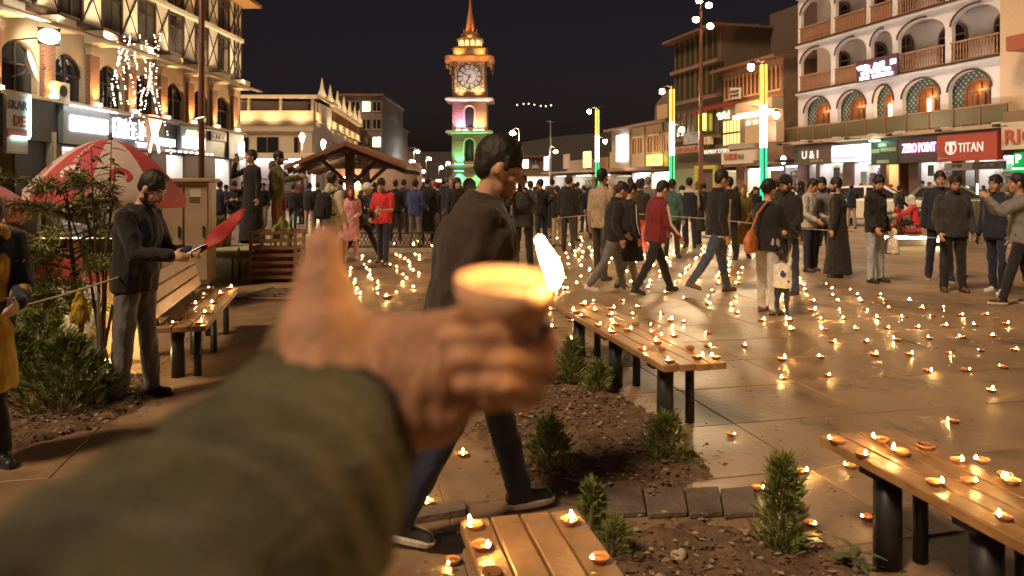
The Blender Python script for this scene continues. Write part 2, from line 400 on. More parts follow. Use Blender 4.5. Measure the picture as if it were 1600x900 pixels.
# ================================================================== clock tower
TX, TY = at(735, 290, 60).x, 60.0
def tz(py): return CH-(py-HY)/F*(TY-1.4)
tw = thing('clock_tower', 'brick clock tower with illuminated tiers and a pointed spire', 'clock tower', (TX, TY, 0))
W = 2.75
M_ledge = mat('tower ledge', (0.45, 0.37, 0.31), 0.7); M_cornice = mat('tower cornice timber', (0.42, 0.20, 0.09), 0.6, var=0.2)
zA, zB, zC, zD = tz(262), tz(209), tz(158), tz(96)
for nm, z0, z1, w in (('lower_stage', 0, zA, W+.06), ('second_stage', zA+.25, zB, W), ('third_stage', zB+.25, zC, W-.05)):
    s = MB()
    for r in range(4):
        q = MB(); arch_wall(q, -w/2+(0.0 if r % 2 else 0.25), w/2-(0.0 if r % 2 else 0.25), z0, z1, [(0, .66 if nm != 'lower_stage' else .95, z0+(.25 if nm != 'lower_stage' else 0), z1-(.75 if nm != 'lower_stage' else 1.3), .33 if nm != 'lower_stage' else .45)], y=-w/2, t=0.25)
        R = Matrix.Rotation(r*PI/2, 3, 'Z'); s.add([R @ Vector(v) for v in q.v], q.f)
    s.build(nm, M_towerbrick, tw)
    for r in range(4):
        R = Matrix.Rotation(r*PI/2, 3, 'Z'); q = MB().b2(-.36, .36, -w/2+.16, -w/2+.2, z0, z1-.35)
        MB().add([R @ Vector(v) for v in q.v], q.f).build('window_grille', M_dark, tw)
        q = MB(); pts = arch_pts(0, .86 if nm != 'lower_stage' else 1.1, z1-(.75 if nm != 'lower_stage' else 1.3), .42 if nm != 'lower_stage' else .53, 12)
        q.tube([(x, -w/2-.02, z) for x, z in [(pts[0][0], z0+.26)]+pts+[(pts[-1][0], z0+.26)]], .045, 6)
        MB().add([R @ Vector(v) for v in q.v], q.f).build('window_arch', M_ledge, tw)
for nm, z, w in (('ledge', zA, 3.55), ('ledge', zB, 3.75), ('ledge', zC, 3.85)):
    MB().rings([((0,0,z), W/2+.02, W/2+.02, None), ((0,0,z+.10), w/2, w/2, None), ((0,0,z+.20), w/2, w/2, None), ((0,0,z+.25), w/2-.1, w/2-.1, None)], 32, 14).build(nm, M_ledge, tw)
cs = MB().b2(-W/2+.05, W/2-.05, -W/2+.05, W/2-.05, zC+.25, zD)
cs.build('clock_stage', mat('tower dark timber', (0.10, 0.045, 0.025), 0.6, var=.2), tw)
zc = tz(119.5); cr = .94
M_fret = mat('clock fret panel', (0.55, 0.42, 0.32), 0.6); n_, l_ = M_fret.node_tree.nodes, M_fret.node_tree.links
_v = n_.new('ShaderNodeTexVoronoi'); _v.feature = 'DISTANCE_TO_EDGE'; _v.inputs['Scale'].default_value = 7; _r = n_.new('ShaderNodeMapRange'); _r.inputs[1].default_value = .05; _r.inputs[2].default_value = .09
_m = n_.new('ShaderNodeMix'); _m.data_type = 'RGBA'; _m.inputs[6].default_value = (.72, .60, .50, 1); _m.inputs[7].default_value = (.10, .05, .035, 1)
_t = n_.new('ShaderNodeTexCoord'); l_.new(_t.outputs['Object'], _v.inputs['Vector']); l_.new(_v.outputs[0], _r.inputs[0]); l_.new(_r.outputs[0], _m.inputs[0]); l_.new(_m.outputs[2], n_['Principled BSDF'].inputs['Base Color'])
for r in range(4):
    R = Matrix.Rotation(r*PI/2, 3, 'Z')
    def rb(mb, nm, m, par=tw): return MB().add([R @ Vector(v) for v in mb.v], mb.f).build(nm, m, par)
    rb(MB().b2(-1.18, 1.18, -W/2+.0, -W/2+.06, tz(144), tz(97)), 'clock_panel', M_fret)
    y = -W/2-.012
    def disc(mb, r0, y0, y1, n=40):
        vs = [(r0*math.cos(2*PI*k/n), y0, zc+r0*math.sin(2*PI*k/n)) for k in range(n)]+[(r0*math.cos(2*PI*k/n), y1, zc+r0*math.sin(2*PI*k/n)) for k in range(n)]
        return mb.add(vs, [tuple(range(n)), tuple(reversed(range(n, 2*n)))]+[(k, k+n, (k+1) % n+n, (k+1) % n) for k in range(n)])
    dial = rb(disc(MB(), cr, y, y+.05), 'clock_dial', mat('clock dial', (0.36, 0.34, 0.36), 0.6, emit=(.9, .85, .9), es=0.04))
    ring = MB().tube([(cr*math.cos(a*PI/18), y-.01, zc+cr*math.sin(a*PI/18)) for a in range(37)], .035, 6, False).tube([(.56*math.cos(a*PI/18), y-.01, zc+.56*math.sin(a*PI/18)) for a in range(37)], .02, 6, False)
    rb(ring, 'dial_ring', M_dark, dial)
    for k in range(12):
        a = k*PI/6; Mx = Matrix.Rotation(-a, 3, 'Y')
        rb(MB().box(Mx @ Vector((0, 0, .79))+Vector((0, y-.012, zc)), (.085, .02, .27), M=Mx), 'hour_mark', M_dark, dial)
    # hands read ten to seven
    for nm, ang, L, wd in (('hour_hand', 205, .52, .09), ('minute_hand', 300, .86, .06)):
        Mx = Matrix.Rotation(math.radians(ang), 3, 'Y')
        rb(MB().box(Mx @ Vector((0, 0, L/2-.1))+Vector((0, y-.035, zc)), (wd, .02, L+.2), M=Mx), nm, M_dark, dial)
# cornice, corner brackets, upper tiers
MB().rings([((0,0,zD), W/2, W/2, None), ((0,0,zD+.12), 1.75, 1.75, None), ((0,0,zD+.34), 1.95, 1.95, None), ((0,0,zD+.42), 1.85, 1.85, None)], 32, 14).build('cornice', M_cornice, tw)
for sx in (-1, 1):
    for sy in (-1, 1):
        q = MB().box((sx*1.72, sy*1.72, zD-.02), (.30, .30, .34)).lathe([(.02, zD-.62), (.10, zD-.5), (.10, zD-.38), (.05, zD-.3), (.07, zD-.18)], 8, (sx*1.72, sy*1.72, 0))
        q.build('corner_pendant', M_cornice, tw)
def tier(nm, z0, z1, w0, w1, m): return MB().rings([((0,0,z0), w0/2, w0/2, None), ((0,0,z1), w1/2, w1/2, None)], 32, 12).build(nm, m, tw)
M_tiered = mat('upper tier plaster', (0.40, 0.26, 0.14), 0.6)
tier('roof_tier', tz(88), tz(85), 3.5, 2.9, M_roof); tier('upper_tier', tz(85), tz(75), 2.55, 2.75, M_tiered); tier('roof_tier', tz(75), tz(70), 2.9, 2.0, M_roof)
tier('lantern_stage', tz(70), tz(59), 1.75, 1.75, M_tiered)
for r in range(4):
    R = Matrix.Rotation(r*PI/2, 3, 'Z')
    for k in range(4):
        x = -.64+k*.427
        q = MB().prism([(x-.15, tz(69))]+arch_pts(x, .30, tz(62.5), .13, 8)+[(x+.15, tz(69))], -.90, -.86)
        MB().add([R @ Vector(v) for v in q.v], q.f).build('lantern_window', emis('lantern glow', (1, .60, .20), .9), tw)
tier('roof_tier', tz(59), tz(56.5), 2.1, 1.6, M_cornice); tier('upper_tier', tz(56.5), tz(51), 1.25, 1.3, M_tiered); tier('roof_tier', tz(51), tz(46), 1.5, 0.85, M_roof)
for r in range(8):
    a = r*PI/4+PI/8
    MB().cap((.52*math.cos(a), .52*math.sin(a), tz(46)), .06, (.58*math.cos(a), .58*math.sin(a), tz(40)), .015).build('finial', M_tiered, tw)
MB().lathe([(.42, tz(46)), (.40, tz(40)), (.26, tz(22)), (.13, tz(6)), (.03, tz(-18)), (.01, tz(-26))], 8).build('spire', mat('spire metal', (.30, .13, .05), .5), tw)
for sx, col in ((-1, (0.05, 1.0, 0.30)), (1, (0.10, 1.0, 0.25))):
    for z, pw in ((zA+.27, 26), (zA-.30, 26)):
        sg = 1 if z > zA else -1
        MB().box((sx*.8, -W/2-.32, z+.03), (.7, .10, .06)).build('uplight', emis('green floodlight', (0.05, 1, .35), 4), tw)
        spot(tw, (sx*.8, -W/2-.34, z+sg*.10), (sx*.75, -W/2, z+sg*.9), col, pw*6.5, 110)
for x, col in ((-.85, (1.0, .50, .92)), (-.3, (.92, .45, 1)), (.5, (1.0, .72, .30)), (.95, (1.0, .66, .25))):
    MB().box((x, -W/2-.30, zB+.29), (.35, .10, .06)).build('uplight', E_soft, tw)
    spot(tw, (x, -W/2-.32, zB+.34), (x, -W/2, zB+1.1), col, 150, 100)
for sx in (-1, 1): spot(tw, (sx*1.6, -W/2-.75, zC-.45), (sx*1.6, -W/2-.3, zC+.3), (1, .85, .9), 14, 120)
for x in (-.7, .7): spot(tw, (x, -W/2-.33, zC+.36), (x, -W/2, zC+1.0), (1.0, .66, .28), 70, 110)
point(tw, (0, -W/2-.75, zc-.1), (1.0, .78, .72), 5)
for x in (-1.3, 0, 1.3): spot(tw, (x, -W/2-.9, zD-.35), (x, -W/2-.3, zD+.3), (1.0, .40, .10), 11, 120)
for x in (-.9, .9):
    spot(tw, (x, -1.75, tz(86)), (x, -1.3, tz(78)), (1, .48, .12), 30, 120); spot(tw, (x*.6, -1.15, tz(71)), (x*.6, -.8, tz(63)), (1, .46, .12), 8, 120)
spot(tw, (0, -.85, tz(55)), (0, -.5, tz(50)), (1, .5, .15), 4, 130)
for a in (-.5, .5): spot(tw, (a*.7, -.62, tz(45)), (0, -.1, tz(28)), (1, .38, .06), 22, 70)

# ================================================================== shops helper (in a facade's own frame: x along, y inward)
SHOPCOL = [mat('goods %d' % k, c, .5) for k, c in enumerate([(.55,.08,.06),(.08,.16,.45),(.65,.55,.12),(.10,.35,.16),(.62,.60,.58),(.35,.14,.30),(.05,.05,.06),(.60,.30,.10)])]
def shop(root, x0, x1, h, depth=2.6, light=3.0, tone=(1, .97, .92), goods=40, seed=1, m=None):
    rr = random.Random(seed); w = x1-x0
    q = MB().b2(x0, x1, depth, depth+.1, 0, h).b2(x0-.06, x0, 0.15, depth, 0, h).b2(x1, x1+.06, 0.15, depth, 0, h).b2(x0, x1, .15, depth, h, h+.06).b2(x0, x1, .0, depth, 0, .12)
    sh = q.build('shop_interior', m or M_shopwall, root)
    MB().b2(x0+w*.08, x1-w*.08, .35, depth-.4, h-.06, h-.02).build('ceiling_light', emis('shop light %.1f %.2f' % (light, tone[2]), tone, light*.5), sh)
    for k in range(4): MB().b2(x0+.1, x1-.1, depth-.38, depth-.02, .55+k*.55, .58+k*.55).build('shelf', M_frame, sh)
    per = {}
    for k in range(goods):
        lv = rr.randrange(4); bw = rr.uniform(.10, .3); x = rr.uniform(x0+.2, x1-.2); hh = rr.uniform(.15, .42); mi = rr.randrange(8)
        per.setdefault(mi, MB()).box((x, depth-.2, .585+lv*.55+hh/2), (bw, .2, hh))
    for mi, q in per.items(): stuff(q.build('goods', SHOPCOL[mi], sh))
    MB().b2(x0+w*.15, x0+w*.6, depth*.45, depth*.45+.5, .12, 1.05).build('counter', M_frame, sh)
    return sh
def board(root, x0, x1, z0, z1, m, y=-.12, t=.12, nm='signboard'): return MB().b2(x0, x1, y, y+t, z0, z1).build(nm, m, root, bevel=.01)

# ================================================================== left building with timbered upper floors
LB = Fac((-16.25, 20.0), (0.043, 1.0)); LBL = 22.0
lb = LB.root('corner_building', 'long building on the left with cream timbered upper floors and lit arched windows', 'building')
MB().b2(0, LBL, .32, 9, 3.05, 11.5).b2(0, LBL, 2.9, 9, 0, 3.05).build('core_wall', M_tan, lb)
PX = [3.0+2.57*k for k in range(-1, 8)]; PX = [x for x in PX if -0.1 < x < LBL]
WX = [x+1.285 for x in PX if x+1.285+.95 < LBL]
q = MB(); arch_wall(q, 0, LBL, 4.5, 7.35, [(x, 1.75, 4.62, 5.55, .75) for x in WX], 0, .30); q.build('arcade_wall', M_tan, lb)
for x in WX:
    wdw = MB().prism([(x-.86, 4.63)]+arch_pts(x, 1.72, 5.55, .73)+[(x+.86, 4.63)], .20, .24).build('arched_window', M_dglass, lb)
    MB().b2(x-.03, x+.03, .14, .2, 4.63, 6.25).b2(x-.84, x+.84, .14, .2, 5.50, 5.57).tube([(a, .16, b) for a, b in arch_pts(x, 1.70, 5.55, .72)], .04, 6).build('window_frame', M_timber, wdw)
for k, x in enumerate(PX):
    p = MB().b2(x-.30, x+.30, -.16, 0, 4.52, 6.55).build('pilaster', M_brickred, lb)
    MB().b2(x-.38, x+.38, -.26, 0, 6.55, 6.72).b2(x-.34, x+.34, -.21, 0, 6.45, 6.55).build('capital', M_tan, p)
    MB().b2(x-.45, x+.55, -.75, 0, 6.85, 7.32).build('beam_end', M_cream, lb, bevel=.02)
    MB().box((x, -.30, 4.60), (.26, .14, .10)).build('uplight', E_warm, lb)
    spot(lb, (x, -.36, 4.66), (x, -.10, 5.6), (1.0, .50, .14), 150, 90)
MB().b2(0, LBL, -.28, 0, 7.35, 7.52).build('floor_band', M_timber, lb)
zt0, zt1, zt2 = 7.52, 9.62, 11.65
for lv, (a, b) in enumerate(((zt0, zt1), (zt1, zt2))):
    if lv: MB().b2(0, LBL, -.22, 0, a-.05, a+.16).build('floor_band', M_cream, lb)
    for x in WX:
        wn_ = MB().b2(x-.60, x+.60, -.02, .10, a+.18, b-.22).build('window', M_dglass, lb)
        MB().b2(x-.04, x+.04, -.06, -.02, a+.18, b-.22).b2(x-.60, x+.60, -.06, -.02, a+1.35, a+1.41).b2(x-.68, x-.60, -.08, .1, a+.1, b-.12).b2(x+.60, x+.68, -.08, .1, a+.1, b-.12).b2(x-.6, x+.6, -.08, .1, b-.22, b-.12).build('window_frame', M_timber, wn_)
    for x in PX+[LBL-.4]:
        x0, x1 = x-.60, min(x+.60, LBL)
        pn = MB().b2(x0, x1, -.05, .25, a+.17, b-.06).build('panel', M_cream, lb)
        q = MB(); L = math.hypot(x1-x0, b-a-.23); an = math.atan2(b-a-.23, x1-x0)
        for sg in (-1, 1): q.box(((x0+x1)/2, -.07-.01*sg, (a+b)/2+.055), (L, .04, .05), M=Matrix.Rotation(-sg*an, 3, 'Y'))
        q.b2(x0-.03, x0+.04, -.09, -.05, a+.16, b-.06).b2(x1-.04, x1+.03, -.09, -.05, a+.16, b-.06)
        q.build('cross_brace', M_timber, pn)
MB().b2(0, LBL, -.02, .3, 7.5, 11.65).build('timber_wall', M_tan, lb)
MB().b2(-.5, LBL+.6, -1.0, 9.4, 11.66, 11.85).build('eave', mat('eave boards', (.50, .24, .08), .6), lb)
for k in range(7): spot(lb, (1.8+k*3.1, -1.15, 6.9), (1.8+k*3.1, 0, 10.6), (1.0, .80, .50), 260, 120, .9, .2)
MB().b2(0, LBL, -1.3, -1.02, 6.80, 6.86).build('light_shelf', M_tan, lb)
# fascia and shops
MB().b2(0, LBL, -.10, .3, 3.05, 4.5).build('fascia', M_fascia, lb)
MB().b2(0, LBL, -.35, 0.0, 4.42, 4.52).build('ledge', M_tan, lb)
def lx(px): return LB.s_(px)
def lz(px, py): return LB.z_(px, py)
# shop numbering by pixel positions
board(lb, lx(-12), lx(23), lz(0, 240), lz(10, 150), mat('pale sign', (.42, .42, .40), .5), -.45)
text('SKAR', lx(-10), lx(20), lz(8, 172), lz(8, 158), -.47, mat('sign grey letters', (.10, .14, .16), .5), lb)
text('DE', lx(-1), lx(17), lz(8, 198), lz(8, 181), -.47, mat('sign red letters', (.45, .05, .03), .5), lb, bold=.02)
board(lb, lx(-12), lx(22), lz(8, 215), lz(8, 202), mat('sign red band', (.35, .05, .03), .5), -.48, .03)
q = MB()
for k in range(26): q.box((lx(23), -.5, lz(23, 150+k*2.5)), (.06, .05, .06))
for k in range(12): q.box((lx(-4+k*2.3), -.5, lz(23, 216)), (.06, .05, .06))
q.build('sign_led_border', emis('led border', (.6, 1, .9), 5), lb)
MB().b2(lx(28), lx(76), .1, .18, 0, 3.1).build('roller_shutter', M_shut, lb)
board(lb, lx(-12), lx(21), lz(8, 238), lz(8, 220), mat('pale plate', (.5, .5, .48), .5), -.46, .05)
MB().b2(lx(76), lx(79.5), -.2, .1, 0, 3.4).build('door_post', M_cream, lb)
board(lb, lx(86), lx(160), lz(120, 226), lz(120, 164), mat('grey cladding', (.30, .31, .34), .4, metal=.3), -.3, .2)
MB().b2(lx(97), lx(155), -.36, -.30, lz(126, 207), lz(126, 184)).build('lit_sign', E_white, lb)
for k in range(6):
    x = lx(92+k*13); MB().box((x, -.55, 4.36), (.34, .08, .05)).build('sign_lamp', E_white, lb)
scrawl(8, lx(168), lx(216), lz(190, 216), lz(190, 186), -.2, E_white, lb, .06, bold=.03)
MB().b2(lx(162), lx(184), -.2, -.12, lz(172, 231), lz(172, 221)).build('lit_sign', E_white, lb)
MB().b2(lx(211), lx(221), -.2, -.12, lz(215, 230), lz(215, 223)).build('lit_sign', E_white, lb)
# crossed neon sticks
zc_, xc_ = lz(232, 213), lx(232); q = MB()
for a in (-20, -8, 6, 18, 32): q.box((xc_+.95*math.tan(math.radians(a))*.55, -.25-.01*a/10, zc_+.42), (.09, .05, 1.0), M=Matrix.Rotation(math.radians(a), 3, 'Y'))
for a in (-160, 160): q.box((xc_+.35*math.sin(math.radians(a)), -.26-.0005*a, zc_-.35), (.10, .05, .75), M=Matrix.Rotation(math.radians(a), 3, 'Y'))
q.build('neon_sticks', E_coil, lb); MB().ell((xc_, -.30, zc_-.05), (.24, .05, .26)).build('lit_sign', E_white, lb)
MB().b2(lx(241), lx(267), -.2, -.12, lz(254, 228), lz(254, 217)).build('lit_sign', E_white, lb)
board(lb, lx(273), lx(313), lz(292, 241), lz(292, 199), mat('sign backing', (.12, .12, .13), .4), -.28, .18)
MB().b2(lx(276), lx(310), -.34, -.29, lz(292, 232), lz(292, 215)).build('lit_sign', E_white, lb)
scrawl(5, lx(280), lx(306), lz(292, 213), lz(292, 204), -.31, emis('green white sign', (.75, 1, .55), 2.5), lb)
board(lb, lx(324), lx(349), lz(336, 221), lz(336, 207), mat('brown plate', (.20, .12, .09), .5), -.2, .1)
scrawl(4, lx(326), lx(347), lz(336, 217), lz(336, 210), -.22, mat('plate letters', (.5, .42, .34), .5), lb)
board(lb, lx(352), LBL, lz(372, 250), lz(372, 210), mat('violet board', (.075, .065, .11), .5), -.2, .1)
scrawl(3, lx(366), lx(386) if lx(386) < LBL else LBL-.1, lz(374, 244), lz(374, 221), -.24, E_white, lb, .05, bold=.05)
for i, (a, b, li) in enumerate(((100, 150, 2.5), (160, 205, 3), (212, 236, 2), (262, 290, 4.5), (338, 362, 5.0))):
    shop(lb, lx(a), lx(b), 2.95, 2.7, li, (1, .95, .85), 30, i)
for a, b in ((80, 98), (151, 159), (206, 211), (237, 261), (291, 337), (363, 375)):
    MB().b2(lx(a), min(lx(b), LBL), .02, .2, 0, 3.05).build('shop_pier', mat('pier brown', (.17, .10, .08), .6), lb)
for k in range(9): MB().box((lx(252)+k*.55, -.3, 3.12), (.14, .10, .06)).build('sign_lamp', E_soft, lb)
# wall floodlight, dishes, air conditioner box
fl = thing('floodlight', 'dazzling white floodlight fixed high on the left building', 'floodlight', LB.O+LB.u*lx(20))
fl.rotation_euler = (0, 0, LB.rz); zf = lz(20, 58)
MB().box((0, 0, 0), (.62, .14, .5)).box((0, -.06, .26), (.64, .03, .04)).build('housing', M_dark, fl, (0, -1.2, zf), rz=math.radians(-55)); MB().ell((0, -.085, 0), (.30, .05, .24)).build('lens', emis('flood lens', (1, .93, .75), 60), fl, (0, -1.2, zf), True, rz=math.radians(-55))
MB().tube([(0, 0, zf-.1), (0, -1.14, zf)], .025).build('bracket', M_dark, fl)
spot(fl, (0, -1.34, zf), (3, -9, 2.0), (1, .86, .62), 500, 150, .6, .15); spot(fl, (.3, -1.3, zf-.1), (1.5, .3, zf-.8), (1, .85, .55), 160, 130, 1, .2)
for px, py, r, nm in ((19, 105, .55, 'large white satellite dish below the floodlight'), (212, 135, .45, 'small satellite dish between arched windows')):
    sd = thing('satellite_dish', nm, 'satellite dish', LB.O+LB.u*lx(px)); sd.rotation_euler = (0, 0, LB.rz); z = lz(px, py)
    q = MB(); n = 16
    q.lathe([(.02, 0), (r*.5, .04), (r*.85, .11), (r, .16), (r*.99, .175), (r*.83, .125), (r*.02, .02)], 20)
    q.build('dish', mat('dish white', (.7, .7, .68), .5), sd, (0, -.5, z), True, rot=(math.radians(75), 0, math.radians(25)))
    MB().tube([(0, 0, z-.3), (0, -.35, z-.2), (0, -.5, z)], .025).build('mount', M_steel, sd); MB().tube([(0, -.5, z-.2), (.2, -.95, z-.05)], .012).box((.2, -.95, z-.03), (.08, .1, .07)).build('feed_arm', M_steel, sd)
ac = thing('air_conditioner', 'boxy white air conditioner on the ledge of the left building', 'air conditioner', LB.O+LB.u*lx(83)); ac.rotation_euler = (0, 0, LB.rz)
MB().b2(-.4, .4, -.35, -.02, 4.53, 5.15).build('casing', M_cream, ac, bevel=.02); MB().lathe([(.2, 0), (.2, .02)], 20).build('fan_grille', M_dark, ac, (.0, -.37, 4.84), rot=(PI/2, 0, 0))
# hanging string lights
for k, px in enumerate((145, 153, 165, 172, 183, 190, 197, 205, 213)):
    x = lx(px); st = thing('string_light', 'strand of tiny warm bulbs hanging on the left building', 'string lights', LB.O+LB.u*x, LB.rz, 'strands of string lights on the left building')
    z0 = lz(px, RND.uniform(46, 62)); z1 = lz(px, (165, 168, 200, 190, 222, 185, 225, 175, 238)[k]); pts = []
    for i in range(40): t = i/39; pts.append((.10*math.sin(t*5+k)+t*(.35 if k > 6 else .0)*3*(t if k == 8 else .3), -.85-.1*math.sin(t*7+k), z0+(z1-z0)*t))
    MB().tube(pts, .006, 4).build('wire', M_dark, st); q = MB()
    for p in pts[1:]:
        if RND.random() < .62: q.box((p[0]+RND.uniform(-.05, .05), p[1]-.02, p[2]), (.034, .034, .034))
    stuff(q.build('bulbs', E_string, st))

# ================================================================== arcade building with spires (left, behind)
A2 = Fac((at(490, 290, 70).x, 70.0), (1.0, 0.0)); a2 = thing('arcade_building', 'long cream building with lit galleries and a row of white roof spikes', 'building', (A2.O.x, 70, 0))
def a2z(py): return CH-(py-HY)/F*70
zt, zg0, zg1, zm, zs = a2z(149), a2z(173), a2z(187), a2z(205), a2z(240)
M_pal = mat('pale render', (.52, .44, .36), .8, var=.08, vscale=.6); M_lil = mat('lilac render', (.40, .34, .35), .8, var=.06)
ud = Vector((-.082, 1, 0)).normalized(); SL = 55.0
def side(mb, a, b, y0, y1, z0, z1):
    """box on the receding side: a..b along the side, y0..y1 outwards (towards +x)"""
    nrm = Vector((ud.y, -ud.x, 0)); vs = []
    for z in (z0, z1):
        for s, t in ((a, y0), (b, y0), (b, y1), (a, y1)): vs.append(ud*s+nrm*t+Vector((0, 0, z)))
    return mb.add(vs, [(3,2,1,0),(4,5,6,7),(0,1,5,4),(1,2,6,5),(2,3,7,6),(3,0,4,7)])
fw = 13.0
MB().b2(-fw, -.2, 1.4, 8, 0, zt-.4).build('front_wall', M_lil, a2); side(MB(), 1.4, SL, -8, -.6, 0, zt-.4).build('side_wall', M_lil, a2)
q = MB().b2(-fw, .45, -.5, 8, zt-.28, zt).build('cornice', M_cream, a2); side(MB(), .5, SL, -7, .5, zt-.28, zt).build('cornice', M_cream, a2)
MB().b2(-fw, 0, -.12, .1, zg1, zg0).build('gallery_front', M_cream, a2); side(MB(), 0.1, SL, -.12, .1, zg1, zg0).build('gallery_front', M_cream, a2)
MB().b2(-fw, 0.1, -.3, 1.4, zg1-.12, zg1).build('gallery_floor', M_cream, a2); side(MB(), .3, SL, -1.4, .25, zg1-.12, zg1).build('gallery_floor', M_cream, a2)
for k in range(5): MB().b2(-.25-k*3.0, 0-k*3.0, 0, .2, zg1+.01, zt-.28).build('gallery_post', M_pal, a2)
for k in range(34): side(MB(), .4+k*1.6, .62+k*1.6, -.25, .05, zg0, zt-.28).build('gallery_post', M_frame, a2)
for k in range(4):
    for a, b, m in ((.3, 1.2, M_frame), (1.3, 2.6, M_dglass)): MB().b2(-3*k-b, -3*k-a, 1.36, 1.4, zg0-.8, zt-.7).build('gallery_window', m, a2)
for k in range(26): side(MB(), 1.0+k*2.05, 2.1+k*2.05, -.60, -.57, zg0-.8, zt-.7).build('gallery_window', M_dglass, a2)
MB().b2(-fw, 0, 0, 1.4, zm, zg1-.12).b2(-fw, 0, .25, 1.4, zs, zm).build('middle_wall', M_pal, a2); side(MB(), .1, SL, -1.3, -.15, zs, zg1-.12).build('middle_wall', M_pal, a2)
for a, b in ((1.0, 1.9), (3.4, 5.4), (6.2, 8.4)):
    w_ = MB().b2(-b, -a, .18, .25, zs+.1, zm-.55).build('window', M_dglass, a2); MB().b2(-(a+b)/2-.05, -(a+b)/2+.05, .1, .18, zs+.1, zm-.55).build('window_frame', M_frame, w_)
for k in range(24): side(MB(), 1.2+k*1.7, 1.75+k*1.7, -.15, -.02, zs+.2, zm-.3).build('shutter', M_frame, a2)
MB().b2(-fw, .8, -1.6, 0, zs-.55, zs).build('canopy', M_cream, a2); side(MB(), 0, SL, -.2, 1.2, zs-.35, zs).build('canopy', M_pal, a2)
for k in range(10):
    p = ud*(3.2+k*5.0)+Vector((.25, 0, 0)); h = 2.1
    MB().rings([((p.x, p.y, zt), .42, .42, None), ((p.x, p.y, zt+.45), .40, .40, None), ((p.x, p.y, zt+.9), .22, .22, None), ((p.x, p.y, zt+h), .03, .03, None)], 12, 4).build('roof_spike', M_cream, a2)
    spot(a2, (p.x+.9, p.y-.9, zt+.1), (p.x, p.y, zt+1.3), (1, .72, .4), 26, 90)
for k in range(5): spot(a2, (-1.2-k*2.6, -1.3, zg1-.3), (-1.2-k*2.6, 0, zg1+1.2), (1, .66, .30), 80, 130)
for k in range(11):
    p = ud*(2+k*5.0)+Vector((1.5, 0, zg1-.2)); spot(a2, p, p+Vector((-1.5, 0, 1.4)), (1, .66, .30), 110, 130)
for k in range(4): MB().b2(-11+k*3, -9.3+k*3, -1.2, -.4, zs-.62, zs-.57).build('canopy_lamp', E_soft, a2)
for k in range(4): shop(a2, -12.2+k*3, -9.5+k*3, zs-.7, 1.3, 6.0, (1, .96, .9), 20, 40+k)
for k in range(9): side(MB(), 1+k*5, 4.6+k*5, -.3, -.1, .2, zs-.5).build('shop_window', emis('far shop glow', (1, .86, .6), 1.2), a2)
# plain block and further houses behind the arcade
def house(px0, px1, ytop, d, depth, m, label, nm='town_house', roof=None, win=(3, 3), glow=0, yb=None):
    x0, x1 = at(px0, 0, d).x, at(px1, 0, d).x; z1 = CH-(ytop-HY)/F*d; w = x1-x0
    t = thing(nm, label, 'building', ((x0+x1)/2, d, 0)); MB().b2(-w/2, w/2, 0, depth, 0, z1).build('wall', m, t)
    MB().b2(-w/2-.3, w/2+.3, -.4, depth+.3, z1, z1+.3).build('roof', roof or M_roof, t)
    for i in range(win[0]):
        for j in range(win[1]):
            x = -w/2+(i+.5)*w/win[0]; z = 3.8+(j+.3)*(z1-4.2)/max(win[1], 1)
            wd = MB().b2(x-.5, x+.5, -.05, .0, z, z+1.3).build('window', M_dglass if (i*3+j*5) % 7 else E_warm, t)
            MB().b2(x-.58, x+.58, -.12, -.05, z-.1, z-.0).b2(x-.03, x+.03, -.08, -.05, z, z+1.3).build('window_frame', M_tan, wd)
    if glow: MB().b2(-w/2+.3, w/2-.3, -.2, -.02, .3, 2.9).build('shop_window', emis('house shop glow', (1, .85, .6), 1.6), t)
    return t
house(531, 597, 150, 105, 20, mat('grey render', (.16, .14, .13), .85), 'plain dark block rising behind the row of roof spikes', win=(4, 4))
house(596, 622, 200, 150, 14, mat('brown render', (.12, .08, .065), .85), 'dim narrow house at the far end of the left street', win=(2, 3), glow=1)
house(622, 648, 232, 190, 14, mat('brown render2', (.11, .085, .07), .85), 'low dim house beside the far street lamps', win=(2, 1), glow=1)
house(766, 812, 240, 130, 12, mat('brown render3', (.12, .09, .07), .85), 'low lit shop house just right of the clock tower', win=(3, 1), glow=1)
house(812, 862, 246, 118, 12, mat('brown render4', (.14, .10, .075), .85), 'low market house with pale awning right of the clock tower', win=(3, 1), glow=1)
